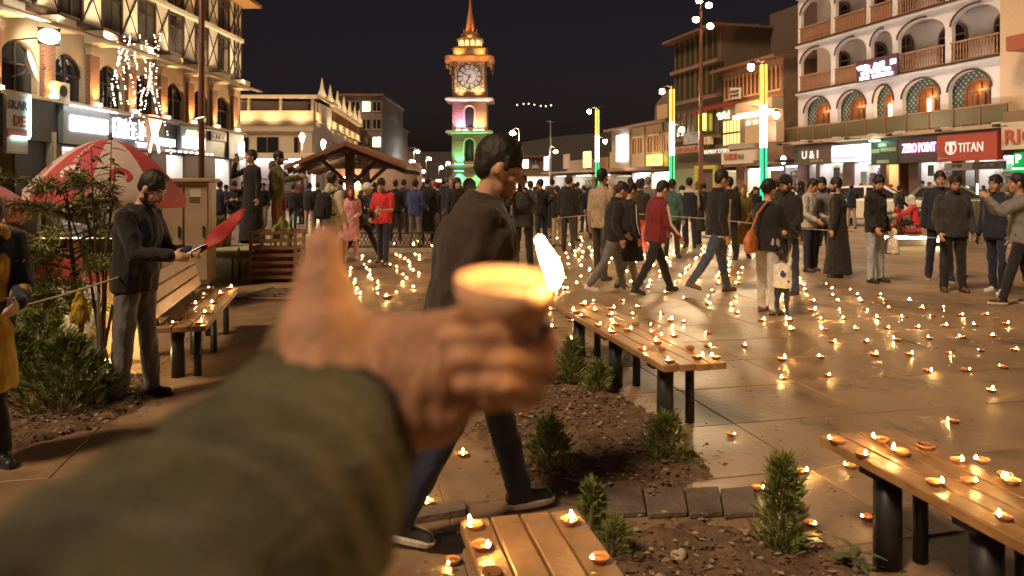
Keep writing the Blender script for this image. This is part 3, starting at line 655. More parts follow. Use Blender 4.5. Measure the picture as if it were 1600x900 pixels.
# ================================================================== right white building with balconies
RF = Fac((19.2, 50.0), (0.275, -1.0))
def rx(px): return RF.s_(px)
def rz_(px, py): return RF.z_(px, py)
wb = RF.root('balcony_building', 'white building on the right with arched balconies above lit shops', 'building')
WL = 22.0; XE = rx(1569)
z1, z2, z3, z4 = rz_(1247, 145), rz_(1250, 70), rz_(1250, 70)+3.25, rz_(1250, 70)+6.5
M_tileT = tile_mat('teal wall tiles', (.40, .42, .36), (.05, .085, .08), 4.6)
MB().b2(0, WL, 1.5, 12, 0, z4).build('core_wall', M_white, wb)
M_beige = mat('beige plaster', (.58, .42, .28), .8, var=.06)
MB().b2(XE, WL, -.25, 1.5, 4.4, z4).build('end_wall', M_beige, wb)
bays = [(1249, 1301), (1303, 1357), (1358, 1398), (1400, 1481), (1483, 1568)]
def loggia(za, zb, name):
    ops = []
    for a, b in bays:
        xa, xb = rx(a), rx(b); ops.append(((xa+xb)/2, (xb-xa)-.34, za+.02, zb-1.35, .85))
    q = MB(); arch_wall(q, 0, XE, za, zb, ops, 0, .22, 12); q.build('arcade_wall', M_white, wb)
    MB().b2(0, XE, -.22, 1.5, za-.24, za).build('floor_slab', M_white, wb); MB().b2(0, XE, -.27, -.22, za-.10, za+.02).build('slab_edge', M_timber, wb)
    for i, (xc, w, _, zs, ri) in enumerate(ops):
        x0, x1 = xc-w/2, xc+w/2
        # hood over each arch, door and window at the back
        hd = MB().tube([(x, -.05, z) for x, z in arch_pts(xc-.02, w+.10, zs+.05, ri+.05, 12)[:8]], .045, 6).build('arch_hood', M_timber, wb)
        xa = xc-.06*w; ww = w*.54
        wd = MB().prism([(xa, za+.02)]+arch_pts(xa+ww/2, ww, za+1.78, .62, 8)+[(xa+ww, za+.02)], 1.42, 1.49).build('arched_door', M_dglass, wb)
        MB().tube([(x, 1.40, z) for x, z in [(xa, za)]+arch_pts(xa+ww/2, ww, za+1.78, .62, 8)+[(xa+ww, za)]], .06, 6).b2(xa+ww/2-.04, xa+ww/2+.04, 1.36, 1.42, za, za+2.35).b2(xa, xa+ww, 1.37, 1.42, za+1.72, za+1.80).build('door_frame', M_frame, wd)
        rl = MB().b2(x0, x1, -.14, -.04, za+.98, za+1.06).b2(x0, x1, -.12, -.06, za+.06, za+.12).build('handrail', M_rail, wb)
        q = MB(); n = int(w/.17)
        for k in range(n):
            x = x0+(k+.5)*w/n; q.lathe([(.022, za+.12), (.04, za+.3), (.025, za+.5), (.042, za+.75), (.022, za+.98)], 6, (x, -.09, 0), False)
        stuff(q.build('balusters', M_rail, rl))
        if i < 3: MB().b2(x0+.05, x1-.05, -.03, 0, za+.1, za+.95).build('rail_backing', M_rail, wb)
loggia(z1, z2, 'b'); loggia(z2, z3, 'c'); loggia(z3, z4, 'd')
# first floor with tiled arches and wooden windows
zb = 4.45
ar = [(1257, 1297), (1309, 1353), (1365, 1396), (1410, 1469), (1482, 1549)]
ops = [((rx(a)+rx(b))/2, rx(b)-rx(a), zb+.01, z1-1.45, .95) for a, b in ar]
q = MB(); arch_wall(q, 0, XE, zb, z1-.24, ops, 0, .25, 12); q.build('arcade_wall', M_white, wb)
for i, (xc, w, _, zs, ri) in enumerate(ops):
    xo = xc+w*.08; ww = w*.74
    q = MB(); arch_wall(q, xc-w/2-.25, xc+w/2+.25, zb, z1-.3, [(xo, ww, zb+.01, zs-.02, .62)], .40, .18, 10); q.build('tiled_wall', M_tileT, wb)
    wd = MB().prism([(xo-ww/2, zb+.02)]+arch_pts(xo, ww, zs-.02, .60, 10)+[(xo+ww/2, zb+.02)], .56, .60).build('arched_window', mat('amber window', (.30, .11, .035), .25, spec=.6), wb)  # amber in the pane colour stands in for warm light and reflections
    fr = MB().tube([(x, .50, z) for x, z in [(xo-ww/2+.03, zb)]+arch_pts(xo, ww-.06, zs-.02, .58, 10)+[(xo+ww/2-.03, zb)]], .07, 6)
    for k in range(1, 4): fr.b2(xo-ww/2+k*ww/4-.05, xo-ww/2+k*ww/4+.05, .48, .55, zb, zs+.35)
    fr.b2(xo-ww/2, xo+ww/2, .47, .54, zs-.08, zs+.02); fr.build('window_frame', M_frame, wd)
    for k in range(2):
        x = xo-ww/2+(k+1.5)*ww/4; MB().b2(x-.10, x+.10, .40, .47, zb+.5, zs-.15).build('door_leaf', M_frame, wd)
    MB().tube([(x, -.05, z) for x, z in arch_pts(xc, w+.1, zs, ri+.04, 12)], .05, 6).build('arch_hood', M_timber, wb)
    point(wb, (xo, .28, zb+1.9), (1, .60, .22), 7)
    if i in (2, 3): MB().box((xo+.02, .34, zb+1.35), (.14, .1, .8)).build('lantern', E_warm, wb)
# glazed balcony rail
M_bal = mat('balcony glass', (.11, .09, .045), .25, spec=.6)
MB().b2(-.2, WL, -1.0, .0, zb-.22, zb-.02).build('balcony_floor', M_tan, wb)
n = 11
for k in range(n):
    a, b = -.1+k*(XE+1.2)/n, -.1+(k+1)*(XE+1.2)/n
    p = MB().b2(a+.06, b-.06, -1.0, -.95, zb+.05, zb+.85).build('rail_panel', M_bal, wb); MB().b2(a-.05, a+.05, -1.03, -.92, zb-.02, zb+.92).build('rail_post', M_frame, wb)
MB().b2(-.1, XE+1.2, -1.02, -.93, zb+.86, zb+.92).build('handrail', M_rail, wb)
for k in range(9): spot(wb, (.6+k*2.0, -3.6, 4.4), (.8+k*2.0, .1, 9.6), (1.0, .86, .80), 75, 115, .9, .25, 'facade_fill')  # added spots brighten the facade, standing in for street and shop light
for k in range(6): MB().box((.6+k*3.2, -1.9, 4.25), (.25, .2, .12)).tube([(.6+k*3.2, -1.9, 4.2), (.6+k*3.2, -.9, 4.3)], .02).build('added_uplight', M_dark, wb)  # made-up fixtures to go with the added facade spots
# neon name board on the balcony
board(wb, rx(1347), rx(1412), rz_(1380, 124), rz_(1380, 90), mat('board plum', (.10, .04, .07), .5), -.42, .1)
for i, (s, a, b, y0, y1) in enumerate(((14, 1349, 1411, 105.5, 97.5), (11, 1356, 1403, 113.5, 107), (14, 1350, 1406, 121.5, 115.5))):
    scrawl(s, rx(a), rx(b), rz_(1380, y0), rz_(1380, y1), -.44, emis('neon white pink', (1, .86, .92), 2.2), wb, .04, bold=.03)
# ground floor shops and signs
MB().b2(0, WL, -.30, .2, 3.0, 4.25).build('fascia', M_fascia, wb)
def rxs(px):
    '''length along the facade where a board standing YO in front of it is seen at px'''
    k = (px-CX)/F; nx, ny = -RF.u.y, RF.u.x; Ox, Oy = RF.O.x+nx*YO, RF.O.y+ny*YO; return (k*Oy-Ox)/(RF.u.x-k*RF.u.y)
YO = -.85
def rsign(a, b, y0, y1, m, y=-.75, t=.4, pm=None): pm = pm or (a+b)/2; return board(wb, rxs(a), rxs(b), rz_(pm, y0), rz_(pm, y1), m, y, t)
rsign(1245, 1296, 258, 229, mat('brown sign', (.12, .085, .07), .5))
text('U & I', rxs(1252), rxs(1277), rz_(1265, 249), rz_(1265, 237), -.78, mat('cream letters', (.75, .70, .62), .5, emit=(1, .9, .8), es=.35), wb, bold=.01)
scrawl(12, rxs(1265), rxs(1290), rz_(1277, 254), rz_(1277, 250), -.77, mat('tan letters', (.45, .38, .30), .5), wb)
rsign(1299, 1355, 253, 228, emis('lit white board', (1, 1, .82), 1.5), -.8, .35); rsign(1299, 1336, 250, 231, emis('lit pink board', (1, .80, .86), 1.3), -.83, .03, 1327)
scrawl(6, rxs(1302), rxs(1331), rz_(1327, 244), rz_(1327, 236), -.85, emis('lit pale letters', (1, .93, .96), 2.2), wb); rsign(1299, 1335, 250, 245, emis('lit rose band', (1, .35, .50), .9), -.86, .02, 1327)
rsign(1357, 1399, 258, 222, mat('green black board', (.035, .045, .035), .5), -.7)
for a, b, y0, y1 in ((1370, 1383, 231, 226), (1358, 1371, 240, 234), (1373, 1397, 238.5, 232.5), (1367, 1386, 256, 251)): rsign(a, b, y0, y1, mat('plate grey green', (.30, .31, .25), .5), -.74, .04, 1378)
MB().box((rxs(1370), -1.0, rz_(1370, 222)), (.5, .3, .06)).build('sign_lamp', emis('greenish lamp', (.7, 1, .85), 5), wb); point(wb, (rxs(1370), -1.1, rz_(1370, 226)), (.2, 1, .5), 8)
rsign(1400, 1467, 255, 216, mat('zero board', (.055, .035, .05), .5), -.7)
text('ZERO POINT', rxs(1408), rxs(1460), rz_(1434, 239), rz_(1434, 225), -.75, E_pink, wb, .05, bold=.02)
rsign(1468, 1562, 252, 211, mat('red signboard', (.40, .055, .035), .45), -1.0)
text('TITAN', rxs(1502), rxs(1541), rz_(1520, 238.5), rz_(1520, 224.5), -1.03, mat('pale sign letters', (.75, .68, .60), .4, emit=(1, .9, .8), es=.25), wb, bold=.0)
lg = MB(); lgx, lgz = rxs(1490), rz_(1490, 232.5)
for r_ in (.30,): lg.tube([(lgx+r_*math.cos(a*PI/16), -1.03, lgz-.02+r_*math.sin(a*PI/16)) for a in range(10-20, 7)][0:17], .035, 5)
lg.tube([(lgx-.3*math.cos(a*PI/16), -1.03, lgz-.02+.3*math.sin(a*PI/16)) for a in range(-10, 7)], .035, 5)
lg.box((lgx-.05, -1.03, lgz), (.05, .05, .5)).box((lgx+.05, -1.03, lgz), (.05, .05, .5)).box((lgx, -1.03, lgz+.26), (.60, .05, .06)).box((lgx, -1.035, lgz+.15), (.44, .05, .05))
lg.build('emblem', mat('pale sign letters', (1, 1, 1)), wb)
scrawl(8, rxs(1471), rxs(1487), rz_(1480, 250), rz_(1480, 247), -1.02, mat('faint letters', (.6, .35, .28), .5), wb)
rsign(1469, 1513, 267, 255, mat('pale strip', (.45, .42, .40), .5), -.6, .2); scrawl(7, rxs(1482), rxs(1497), rz_(1490, 262.5), rz_(1490, 257), -.62, mat('grey letters', (.2, .19, .19), .5), wb)
rsign(1514, 1561, 265, 253, mat('dark strip', (.10, .09, .09), .5), -.6, .2); scrawl(12, rxs(1526), rxs(1549), rz_(1537, 260.5), rz_(1537, 256), -.62, mat('tan letters', (.45, .38, .30), .5), wb)
YO = -1.35
rsign(1563, 1650, 236, 195, mat('ivory board', (.62, .55, .48), .5), -1.3, .3, 1580)
text('RIC', rxs(1570), rxs(1618), rz_(1580, 228), rz_(1580, 206), -1.33, mat('orange red letters', (.48, .07, .03), .5), wb, bold=.02)
rsign(1563, 1650, 195, 178, mat('upper board', (.20, .13, .08), .5), -1.2, .2, 1580)
YO = -1.62
gp = rsign(1583, 1630, 284, 241, E_gsign, -1.6, .12, 1590)
text('P', rxs(1588), rxs(1596), rz_(1590, 256), rz_(1590, 244), -1.63, emis('pale green letter', (.5, 1, .65), 3), wb, bold=.03); MB().b2(rxs(1583), rxs(1630), -1.66, -1.61, rz_(1590, 266), rz_(1590, 264)).build('sign_bar', emis('pale green letter', (1, 1, 1), 1), wb)
E = [(1262, 1276, 2.0), (1278, 1318, 5.0), (1332, 1376, 5.5), (1436, 1488, 6.5), (1505, 1524, 5.0), (1526, 1592, 7.0)]
for i, (a, b, li) in enumerate(E): shop(wb, rx(a), rx(b), 2.95, 1.45, li, (1, .98, .95), 34, 60+i)
for a, b in ((1247, 1262), (1276, 1278), (1318, 1332), (1376, 1386), (1421, 1436), (1488, 1505), (1524, 1526), (1592, 1600)):
    MB().b2(rx(a), rx(b), -.05, .15, 0, 3.0).build('shop_pier', mat('pier maroon', (.12, .06, .055), .6), wb)
# lit stair door
MB().b2(rx(1387), rx(1420), 1.2, 1.3, 0, 3).build('stair_wall', mat('orange wall', (.60, .28, .07), .7), wb); MB().b2(rx(1404), rx(1406), -.0, 1.2, 0, 2.8).build('door_leaf', M_frame, wb); point(wb, ((rx(1387)+rx(1420))/2-.2, .55, 2.6), (1, .6, .2), 45)
for px, y0, y1, c in ((1303, 285, 262, (.08, .09, .10)), (1312, 290, 270, (.3, .3, .32)), (1345, 292, 268, (.25, .25, .27)), (1360, 292, 270, (.12, .12, .13)), (1450, 275, 258, (.08, .07, .09)), (1545, 284, 276, (.5, .12, .12))):
    MB().b2(rx(px), rx(px+9), -.02, .02, rz_(px, y0), rz_(px, y1)).build('poster', mat('poster %.2f' % c[0], c, .5), wb)
pk = board(wb, XE+1.3, XE+3.2, rz_(1580, 88), rz_(1580, 66), mat('awning red', (.35, .10, .06), .6), -1.4, 1.1, 'awning')

# ================================================================== the old row further along the right side
ob = RF.root('shop_house', 'old three storey shop house with an orange lit top window band', 'building', rx(1222))
base = rx(1222)
def ox(px): return rx(px)-base
x0, x1 = ox(1128), ox(1222)
M_oldb = mat('old brick render', (.20, .12, .08), .85, var=.25, vscale=1.5)
zt = rz_(1175, 103)
MB().b2(x0, x1, .1, 9, 3.0, zt).b2(x0, x1, 2.6, 9, 0, 3).build('wall', M_oldb, ob); MB().b2(x0-.4, x1+.4, -.9, 9, zt, zt+.22).build('roof', M_roof, ob)
for k in range(7):
    x = x0+.5+k*(x1-x0-.6)/7
    wd = MB().b2(x, x+.95, .02, .1, rz_(1175, 148), rz_(1175, 116)).build('window', mat('dusk pane', (.10, .05, .03), .15), ob)
    MB().b2(x-.06, x+.02, -.06, .1, rz_(1175, 150), rz_(1175, 112)).b2(x+.93, x+1.0, -.06, .1, rz_(1175, 150), rz_(1175, 112)).b2(x+.42, x+.52, -.05, .04, rz_(1175, 149), rz_(1175, 112)).b2(x, x+.95, -.05, .03, rz_(1175, 150), rz_(1175, 147)).build('window_frame', mat('pale joinery', (.50, .30, .16), .6), wd)
spot(ob, (x1-1.5, -3.2, zt-3), (x1-2, .2, zt-.8), (1, .50, .22), 330, 120)
MB().box((ox(1157), -.45, rz_(1157, 146)), (1.5, .08, .85), M=Matrix.Rotation(.12, 3, 'Y')).build('signboard', mat('pale board', (.6, .55, .5), .5), ob)
scrawl(6, ox(1150), ox(1164), rz_(1157, 152), rz_(1157, 147.5), -.5, M_dark, ob); scrawl(6, ox(1150), ox(1164), rz_(1157, 145.5), rz_(1157, 141), -.5, M_dark, ob)
MB().add([(ox(1095), -1.7, rz_(1120, 176)), (ox(1165), -1.7, rz_(1150, 171)), (ox(1165), .1, rz_(1150, 156)), (ox(1095), .1, rz_(1120, 163))], [(0,1,2,3)]).build('awning', mat('red awning', (.28, .03, .025), .6), ob)
MB().b2(ox(1163), x1, -.8, .1, rz_(1190, 175), rz_(1190, 158)).build('balcony_front', mat('beige front', (.55, .42, .30), .7), ob)
MB().b2(ox(1158), x1, -.7, -.5, rz_(1190, 182), rz_(1190, 177)).build('tube_lamp', emis('warm tube', (1, .85, .55), 9), ob)
for k in range(3):
    x = ox(1166+k*11); MB().b2(x, x+.42, .0, .1, rz_(1180, 221), rz_(1180, 188)).build('window', emis('curtain glow', (1, .78, .45), 2.2), ob)
for k in range(5):
    x = ox(1130+k*5.4); MB().b2(x, x+.26, .0, .09, rz_(1145, 226), rz_(1145, 188)).build('window', emis('warm bar glow', (1, .62, .20), .8), ob)
MB().b2(ox(1128), ox(1156), -.06, .0, rz_(1145, 209), rz_(1145, 206)).b2(ox(1128), ox(1156), -.07, 0.0, rz_(1145, 229), rz_(1145, 226)).build('window_frame', M_frame, ob)
scrawl(5, ox(1126), ox(1146), rz_(1135, 186), rz_(1135, 174), -.3, emis('yellow letters', (1, .85, .35), 3), ob, bold=.02)
board(ob, ox(1109), ox(1150), rz_(1128, 241), rz_(1128, 232), mat('olive board', (.10, .085, .05), .5), -.5)
text('BOMBAY STORES', ox(1110), ox(1149), rz_(1128, 239.5), rz_(1128, 233.5), -.53, mat('cream letters', (1, 1, 1)), ob)
board(ob, ox(1150), ox(1190), rz_(1165, 233), rz_(1165, 224), mat('grey board', (.36, .33, .26), .6), -.7)
board(ob, ox(1143), ox(1211), rz_(1170, 256), rz_(1170, 236), mat('ivory board', (1, 1, 1)), -.9)
text('EXIDE', ox(1149), ox(1169), rz_(1160, 250), rz_(1160, 240), -.94, mat('orange red letters', (1, 1, 1)), ob, bold=.02); scrawl(4, ox(1171), ox(1180), rz_(1175, 249), rz_(1175, 241), -.94, mat('grey letters', (1, 1, 1)), ob)
shop(ob, ox(1163), ox(1192), 2.8, 2.4, 5.5, (1, .93, .88), 40, 81); shop(ob, ox(1194), ox(1204), 2.8, 2.4, 7.0, (1, .8, .5), 12, 82); shop(ob, ox(1132), ox(1150), 2.7, 2.4, 1.5, (1, .8, .5), 24, 83)
for a, b in ((1150, 1163), (1192, 1194), (1204, 1222)): MB().b2(ox(a), ox(b), 0, .3, 0, 3).build('shop_pier', M_oldb, ob)
MB().tube([(ox(1140)+.3*math.sin(t*1.7), -1.0, 1.7+t*.12) for t in range(9)], .07, 6).tube([(ox(1146)+.3*math.sin(t*1.4+1), -1.0, 1.7+t*.10) for t in range(9)], .06, 6).build('painted_scroll', M_dark, ob)
a_ = RF.root('air_conditioner', 'white air conditioner box hung on the old shop house', 'air conditioner', rx(1114)); MB().b2(-.42, .42, -.6, -.2, rz_(1114, 226), rz_(1114, 214)).build('casing', M_cream, a_, bevel=.02); MB().lathe([(.24, 0), (.24, .02)], 18).build('fan_grille', M_tan, a_, (0, -.62, rz_(1114, 220)), rot=(PI/2, 0, 0))

tb = RF.root('tall_house', 'tall dark house with narrow windows behind the lamp mast', 'building', rx(1126)); base2 = rx(1126)
def tx_(px): return rx(px)-base2
x0, x1 = tx_(1053), 0.0; M_tall = mat('tall house render', (.13, .095, .07), .85, var=.2)
zt = rz_(1090, 55)
MB().b2(x0, x1-.05, .05, 10, 0, zt).build('wall', M_tall, tb); MB().b2(x0-.6, x1+.5, -.9, 10, zt, zt+.2).build('roof', M_roof, tb); MB().b2(x1, x1+9, 4.5, 12, 0, zt+1.2).build('rear_wing', mat('rear wing', (.10, .065, .05), .85), tb)
for lv, (ya, yb) in enumerate(((98, 48), (150, 104), (210, 165))):
    for k in range(4):
        a = x0+.4+k*(x1-x0-.5)/4; w_ = (x1-x0-.5)/4-.25
        wd = MB().b2(a, a+w_, 0, .06, rz_(1090, ya), rz_(1090, yb)-.3).build('window', mat('green dusk pane', (.035, .045, .022), .2), tb)
        MB().b2(a+w_/2-.05, a+w_/2+.05, -.06, .0, rz_(1090, ya), rz_(1090, yb)-.3).b2(a-.08, a, -.08, .05, rz_(1090, ya)-.1, rz_(1090, yb)-.2).b2(a+w_, a+w_+.08, -.08, .05, rz_(1090, ya)-.1, rz_(1090, yb)-.2).build('window_frame', M_frame, wd)
    MB().b2(x0-.15, x1+.1, -.35, .05, rz_(1090, ya)-.5, rz_(1090, ya)-.2).build('floor_band', M_oldb, tb)
board(tb, tx_(1060), tx_(1108), rz_(1085, 239), rz_(1085, 228), mat('floral board', (.42, .26, .12), .6, var=.6, vscale=3), -.6); board(tb, tx_(1076), tx_(1103), rz_(1090, 225), rz_(1090, 206), mat('blue grey board', (.35, .36, .42), .6, var=.4, vscale=2), -.5)
board(tb, tx_(1098), tx_(1108), rz_(1103, 204), rz_(1103, 178), E_yel, -.4)
scrawl(8, tx_(1062), tx_(1106), rz_(1085, 237), rz_(1085, 230), -.64, mat('sign red letters', (1, 1, 1)), tb)
shop(tb, tx_(1093), tx_(1117), 2.9, 2.2, 6, (1, .95, .55), 20, 91); MB().b2(tx_(1088), tx_(1093), -.2, .1, 0, 3).b2(tx_(1117), tx_(1121), -.2, .1, 0, 3).b2(tx_(1088), tx_(1121), -.2, .1, 2.9, 3.2).build('door_surround', mat('yellow paint', (.5, .42, .05), .5), tb)
MB().b2(x0+.1, tx_(1086), -.1, .04, 0, 3.0).build('roller_shutter', mat('green shutter', (.22, .27, .16), .6), tb)
wt = RF.root('water_tank', 'pale round water tank on the dark roof between the right buildings', 'water tank', rx(1182)); pt = at(1182, 66, 62)
wt.location = (pt.x, 62, 0); MB().lathe([(.05, pt.z+1.5), (.4, pt.z+1.35), (.75, pt.z+1.0), (.78, pt.z-.8), (.7, pt.z-1.0)], 18).build('tank', mat('tank grey', (.22, .20, .19), .6), wt, smooth=True)
MB().b2(-.9, .9, -.9, .9, pt.z-1.2, pt.z-1.0).tube([(-.7, -.7, rz_(1182, 60)-6), (-.7, -.7, pt.z-1.1)], .08).tube([(.7, -.7, rz_(1182, 60)-6), (.7, -.7, pt.z-1.1)], .08).build('stand', M_dark, wt)

lh = RF.root('low_house', 'low row house with lit shop front and a glowing white upper window', 'building', rx(1052)); b3 = rx(1052)
def hx(px): return rx(px)-b3
x0, x1 = hx(955), 0.0; zt = rz_(1010, 197); M_low = mat('low house render', (.30, .22, .15), .85, var=.2)
MB().b2(x0, x1-.05, .05, 9, 3.2, zt).b2(x0, x1-.05, 2.5, 9, 0, 3.2).build('wall', M_low, lh); MB().b2(x0-.3, x1, -.8, 9, zt, zt+.25).build('roof', M_roof, lh)
MB().prism([(hx(1010), zt+.25), (hx(1048), zt+.25), (hx(1048), rz_(1030, 155)), (hx(1030), rz_(1030, 140)), (hx(1012), rz_(1030, 160))], .8, 5).build('gable', mat('dark gable', (.13, .08, .055), .8), lh)
MB().b2(hx(1016), hx(1032), .7, .8, rz_(1025, 185), rz_(1025, 163)).build('window', mat('pale joinery', (1, 1, 1)), lh)
MB().b2(hx(967), hx(982), -.3, -.1, rz_(975, 252), rz_(975, 211)).build('lit_sign', emis('blue white sign', (.82, .88, 1), 3.0), lh)
for k, px in enumerate((988, 996, 1012, 1022, 1038)):
    wd = MB().b2(hx(px), hx(px+8), 0, .05, rz_(1010, 238), rz_(1010, 212)).build('window', mat('dusk pane', (1, 1, 1)), lh)
    MB().b2(hx(px)-.1, hx(px), -.07, .05, rz_(1010, 240), rz_(1010, 208)).b2(hx(px+4)-.05, hx(px+4)+.05, -.06, 0, rz_(1010, 238), rz_(1010, 212)).b2(hx(px+8), hx(px+8)+.1, -.07, .05, rz_(1010, 240), rz_(1010, 208)).b2(hx(px), hx(px+8), -.06, 0.0, rz_(1010, 214), rz_(1010, 211)).build('window_frame', mat('pale joinery', (1, 1, 1)), wd)
for px in (984, 1006, 1034): MB().b2(hx(px), hx(px)+.3, -.12, .05, 3.2, zt).build('pilaster', M_low, lh)
MB().b2(hx(955), x1, -2.2, .05, rz_(1010, 267), rz_(1010, 262)).build('canopy', M_roof, lh)
board(lh, hx(1018), hx(1041), rz_(1030, 258), rz_(1030, 242), E_yel, -.5); scrawl(4, hx(1020), hx(1039), rz_(1030, 254), rz_(1030, 246), -.54, mat('orange red letters', (1, 1, 1)), lh)
shop(lh, hx(986), hx(1014), 2.8, 2.4, 6, (.95, .97, 1), 46, 95); shop(lh, hx(1016), hx(1055)-.2, 2.8, 2.4, 7.5, (1, .98, .8), 46, 96); shop(lh, hx(958), hx(984), 2.6, 2.4, 1.2, (1, .85, .6), 20, 97)
spot(lh, (hx(1015), -4, 3.6), (hx(1015), 0, 5.6), (1, .72, .35), 260, 130)
# market stalls and lit boards at the far end of the row
for k, (a, b, yt, m, lab) in enumerate(((925, 953, 236, M_low, 'low stall with yellow lit lantern sign beside the far lit pole'), (893, 923, 246, M_oldb, 'small market stall with hanging white lights'), (862, 891, 250, M_low, 'far market stall at the end of the right row'))):
    mh = RF.root('market_stall', lab, 'stall', rx(b)); q0 = rx(a)-rx(b)
    MB().b2(q0, -.1, 2.2, 6, 0, rz_((a+b)/2, yt)).build('wall', m, mh); MB().b2(q0, -.1, -1.5, 2.2, 3.1, 3.3).build('canopy', mat('stall cloth', (.38, .30, .22), .8), mh)
    shop(mh, q0+.2, -.3, 2.8, 2.0, 4.0, (1, .93, .82), 40, 110+k)
    MB().b2(q0+.3, q0+.3+2.2, -1.2, -1.1, 3.6, 5.4).build('signboard', (E_yel, mat('stall board', (.45, .36, .28), .6), emis('rose sign', (1, .62, .55), 1.4))[k], mh)
fb = RF.root('sign_canopy', 'pale boxed sign canopy between the old shop house and the balcony building', 'sign', rx(1246)); b4 = rx(1246)
MB().b2(rx(1207)-b4, rx(1258)-b4, -2.2, -1.6, rz_(1230, 224), rz_(1230, 194)).build('signboard', M_beige, fb); MB().b2(rx(1210)-b4, rx(1245)-b4, -1.7, .6, 3.1, 3.3).build('roof', M_roof, fb)
shop(fb, rx(1212)-b4, rx(1243)-b4, 2.9, 1.4, 3.0, (.85, .85, 1), 40, 99); MB().b2(rx(1210)-b4, rx(1246)-b4, -1.2, -1.1, rz_(1228, 266), rz_(1228, 262)).build('awning_lamp', E_soft, fb)
MB().ell((rx(1236)-b4, -.6, rz_(1236, 250)), (.28, .1, .30)).build('lit_sign', emis('blue white sign', (1, 1, 1), 1), fb)

# ================================================================== timber pavilion
pv = at(543, 290, 24); tp = thing('timber_pavilion', 'small timber pavilion with a pitched roof left of the clock tower', 'pavilion', (pv.x, 24, 0))
def pz(py): return CH-(py-HY)/F*24
hw = 1.95; za, ze = pz(222), pz(259)
M_pvroof = mat('pavilion roof', (.22, .10, .05), .6, var=.2, vscale=3); M_pvt = mat('pavilion timber', (.085, .045, .03), .6, var=.3, vscale=6)
for sg in (-1, 1):
    q = MB(); q.add([(0, -.3, za), (sg*hw, -.3, ze), (sg*hw, 3.6, ze), (0, 3.6, za), (0, -.3, za-.13), (sg*hw, -.3, ze-.13), (sg*hw, 3.6, ze-.13), (0, 3.6, za-.13)], [(0,1,2,3),(7,6,5,4),(0,4,5,1),(1,5,6,2),(2,6,7,3),(3,7,4,0)])
    q.build('roof_slope', M_pvroof, tp)
    for k in range(7):
        y = -.15+k*.6; q = MB(); q.add([(0, y, za-.14), (sg*hw*.97, y, ze-.14), (sg*hw*.97, y+.09, ze-.14), (0, y+.09, za-.14), (0, y, za-.27), (sg*hw*.97, y, ze-.27), (sg*hw*.97, y+.09, ze-.27), (0, y+.09, za-.27)], [(0,1,2,3),(7,6,5,4),(0,4,5,1),(1,5,6,2),(2,6,7,3),(3,7,4,0)])
        q.build('rafter', M_pvt, tp)
for y in (.35, 3.0):
    MB().b2(-.13, .13, y-.13, y+.13, 0, za-.13).build('post', M_pvt, tp)
    for sg in (-1, 1): MB().tube([(0, y, 1.55), (sg*.95, y, ze+.23)], .075, 6).build('brace', M_pvt, tp)
    MB().b2(-hw*.9, hw*.9, y-.06, y+.06, ze-.03, ze+.12).build('tie_beam', M_pvt, tp) if y > 1 else None
MB().b2(-.07, .07, -.2, 3.5, za-.32, za-.14).build('ridge_beam', M_pvt, tp)
MB().box((-1.45, -.2, ze+.12), (.5, .05, .05), M=Matrix.Rotation(math.radians(-35), 3, 'Y')).build('tube_lamp', E_warm, tp); point(tp, (-.9, 1.2, 2.1), (1, .70, .36), 14)
kz = thing('kiosk', 'lit wooden kiosk with counter under the timber pavilion', 'kiosk', (pv.x, 28.5, 0))
MB().b2(-1.6, 1.7, .9, 1.0, 0, 2.3).b2(-1.6, 1.7, -.8, 1.0, 2.3, 2.42).b2(-1.65, -1.55, -.6, 1, 0, 2.3).b2(1.65, 1.75, -.6, 1, 0, 2.3).build('frame', mat('kiosk board', (.42, .26, .15), .7), kz); MB().b2(-1.6, 1.7, -.75, -.65, 0, 1.05).build('counter', mat('kiosk counter', (.28, .12, .09), .6), kz)
MB().box((-.95, .5, 1.65), (.6, .1, .5)).build('lit_sign', E_warm, kz); MB().b2(-1.2, 1.3, 0, .1, 2.2, 2.26).build('tube_lamp', E_soft, kz)

# ================================================================== lamps
M_pole = mat('pole paint', (.10, .07, .055), .5, metal=.4); M_pole2 = mat('rust red pole', (.17, .065, .045), .5, metal=.3, var=.2)
def led_pole(px, ytop, lab):
    d = (6.5-CH)*F/(HY-ytop); p = at(px, 290, d); t = thing('street_lamp', lab, 'street lamp', (p.x, d, 0), 0, 'lamp poles wrapped in three colour light strips')
    MB().tube([(0, 0, 0), (0, 0, 6.5)], [.09, .06], 10).build('pole', M_pole, t); MB().box((0, 0, .15), (.35, .35, .3)).build('base', M_dark, t)
    for nm, z0, z1, m in (('orange_strip', 4.75, 6.35, E_orange), ('white_strip', 3.05, 4.75, E_wled), ('green_strip', .9, 3.05, E_green)):
        q = MB()
        for a in range(4): q.box((.105*math.cos(a*PI/2-PI/4), .105*math.sin(a*PI/2-PI/4), (z0+z1)/2), (.06, .06, z1-z0-.01))
        q.build(nm, m, t)
    for sg, z in ((-1, 6.25), (1, 4.35)):
        ar = MB().tube([(0, 0, z+.15), (sg*.25, 0, z+.28), (sg*.5, 0, z+.18)], .025, 6).tube([(-.5*sg, 0, z+.36), (sg*.55, 0, z+.22)], .015, 6).build('arm', M_dark, t)
        MB().lathe([(.03, z+.2), (.12, z+.17), (.15, z+.1)], 12, (sg*.5, 0, 0)).build('lamp_cap', M_dark, ar)
        MB().ell((sg*.5, 0, z), (.13, .13, .15)).build('globe', E_bulb, ar, smooth=True); point(ar, (sg*.5, -.3, z-.25), (1, .72, .38), 160, .15)
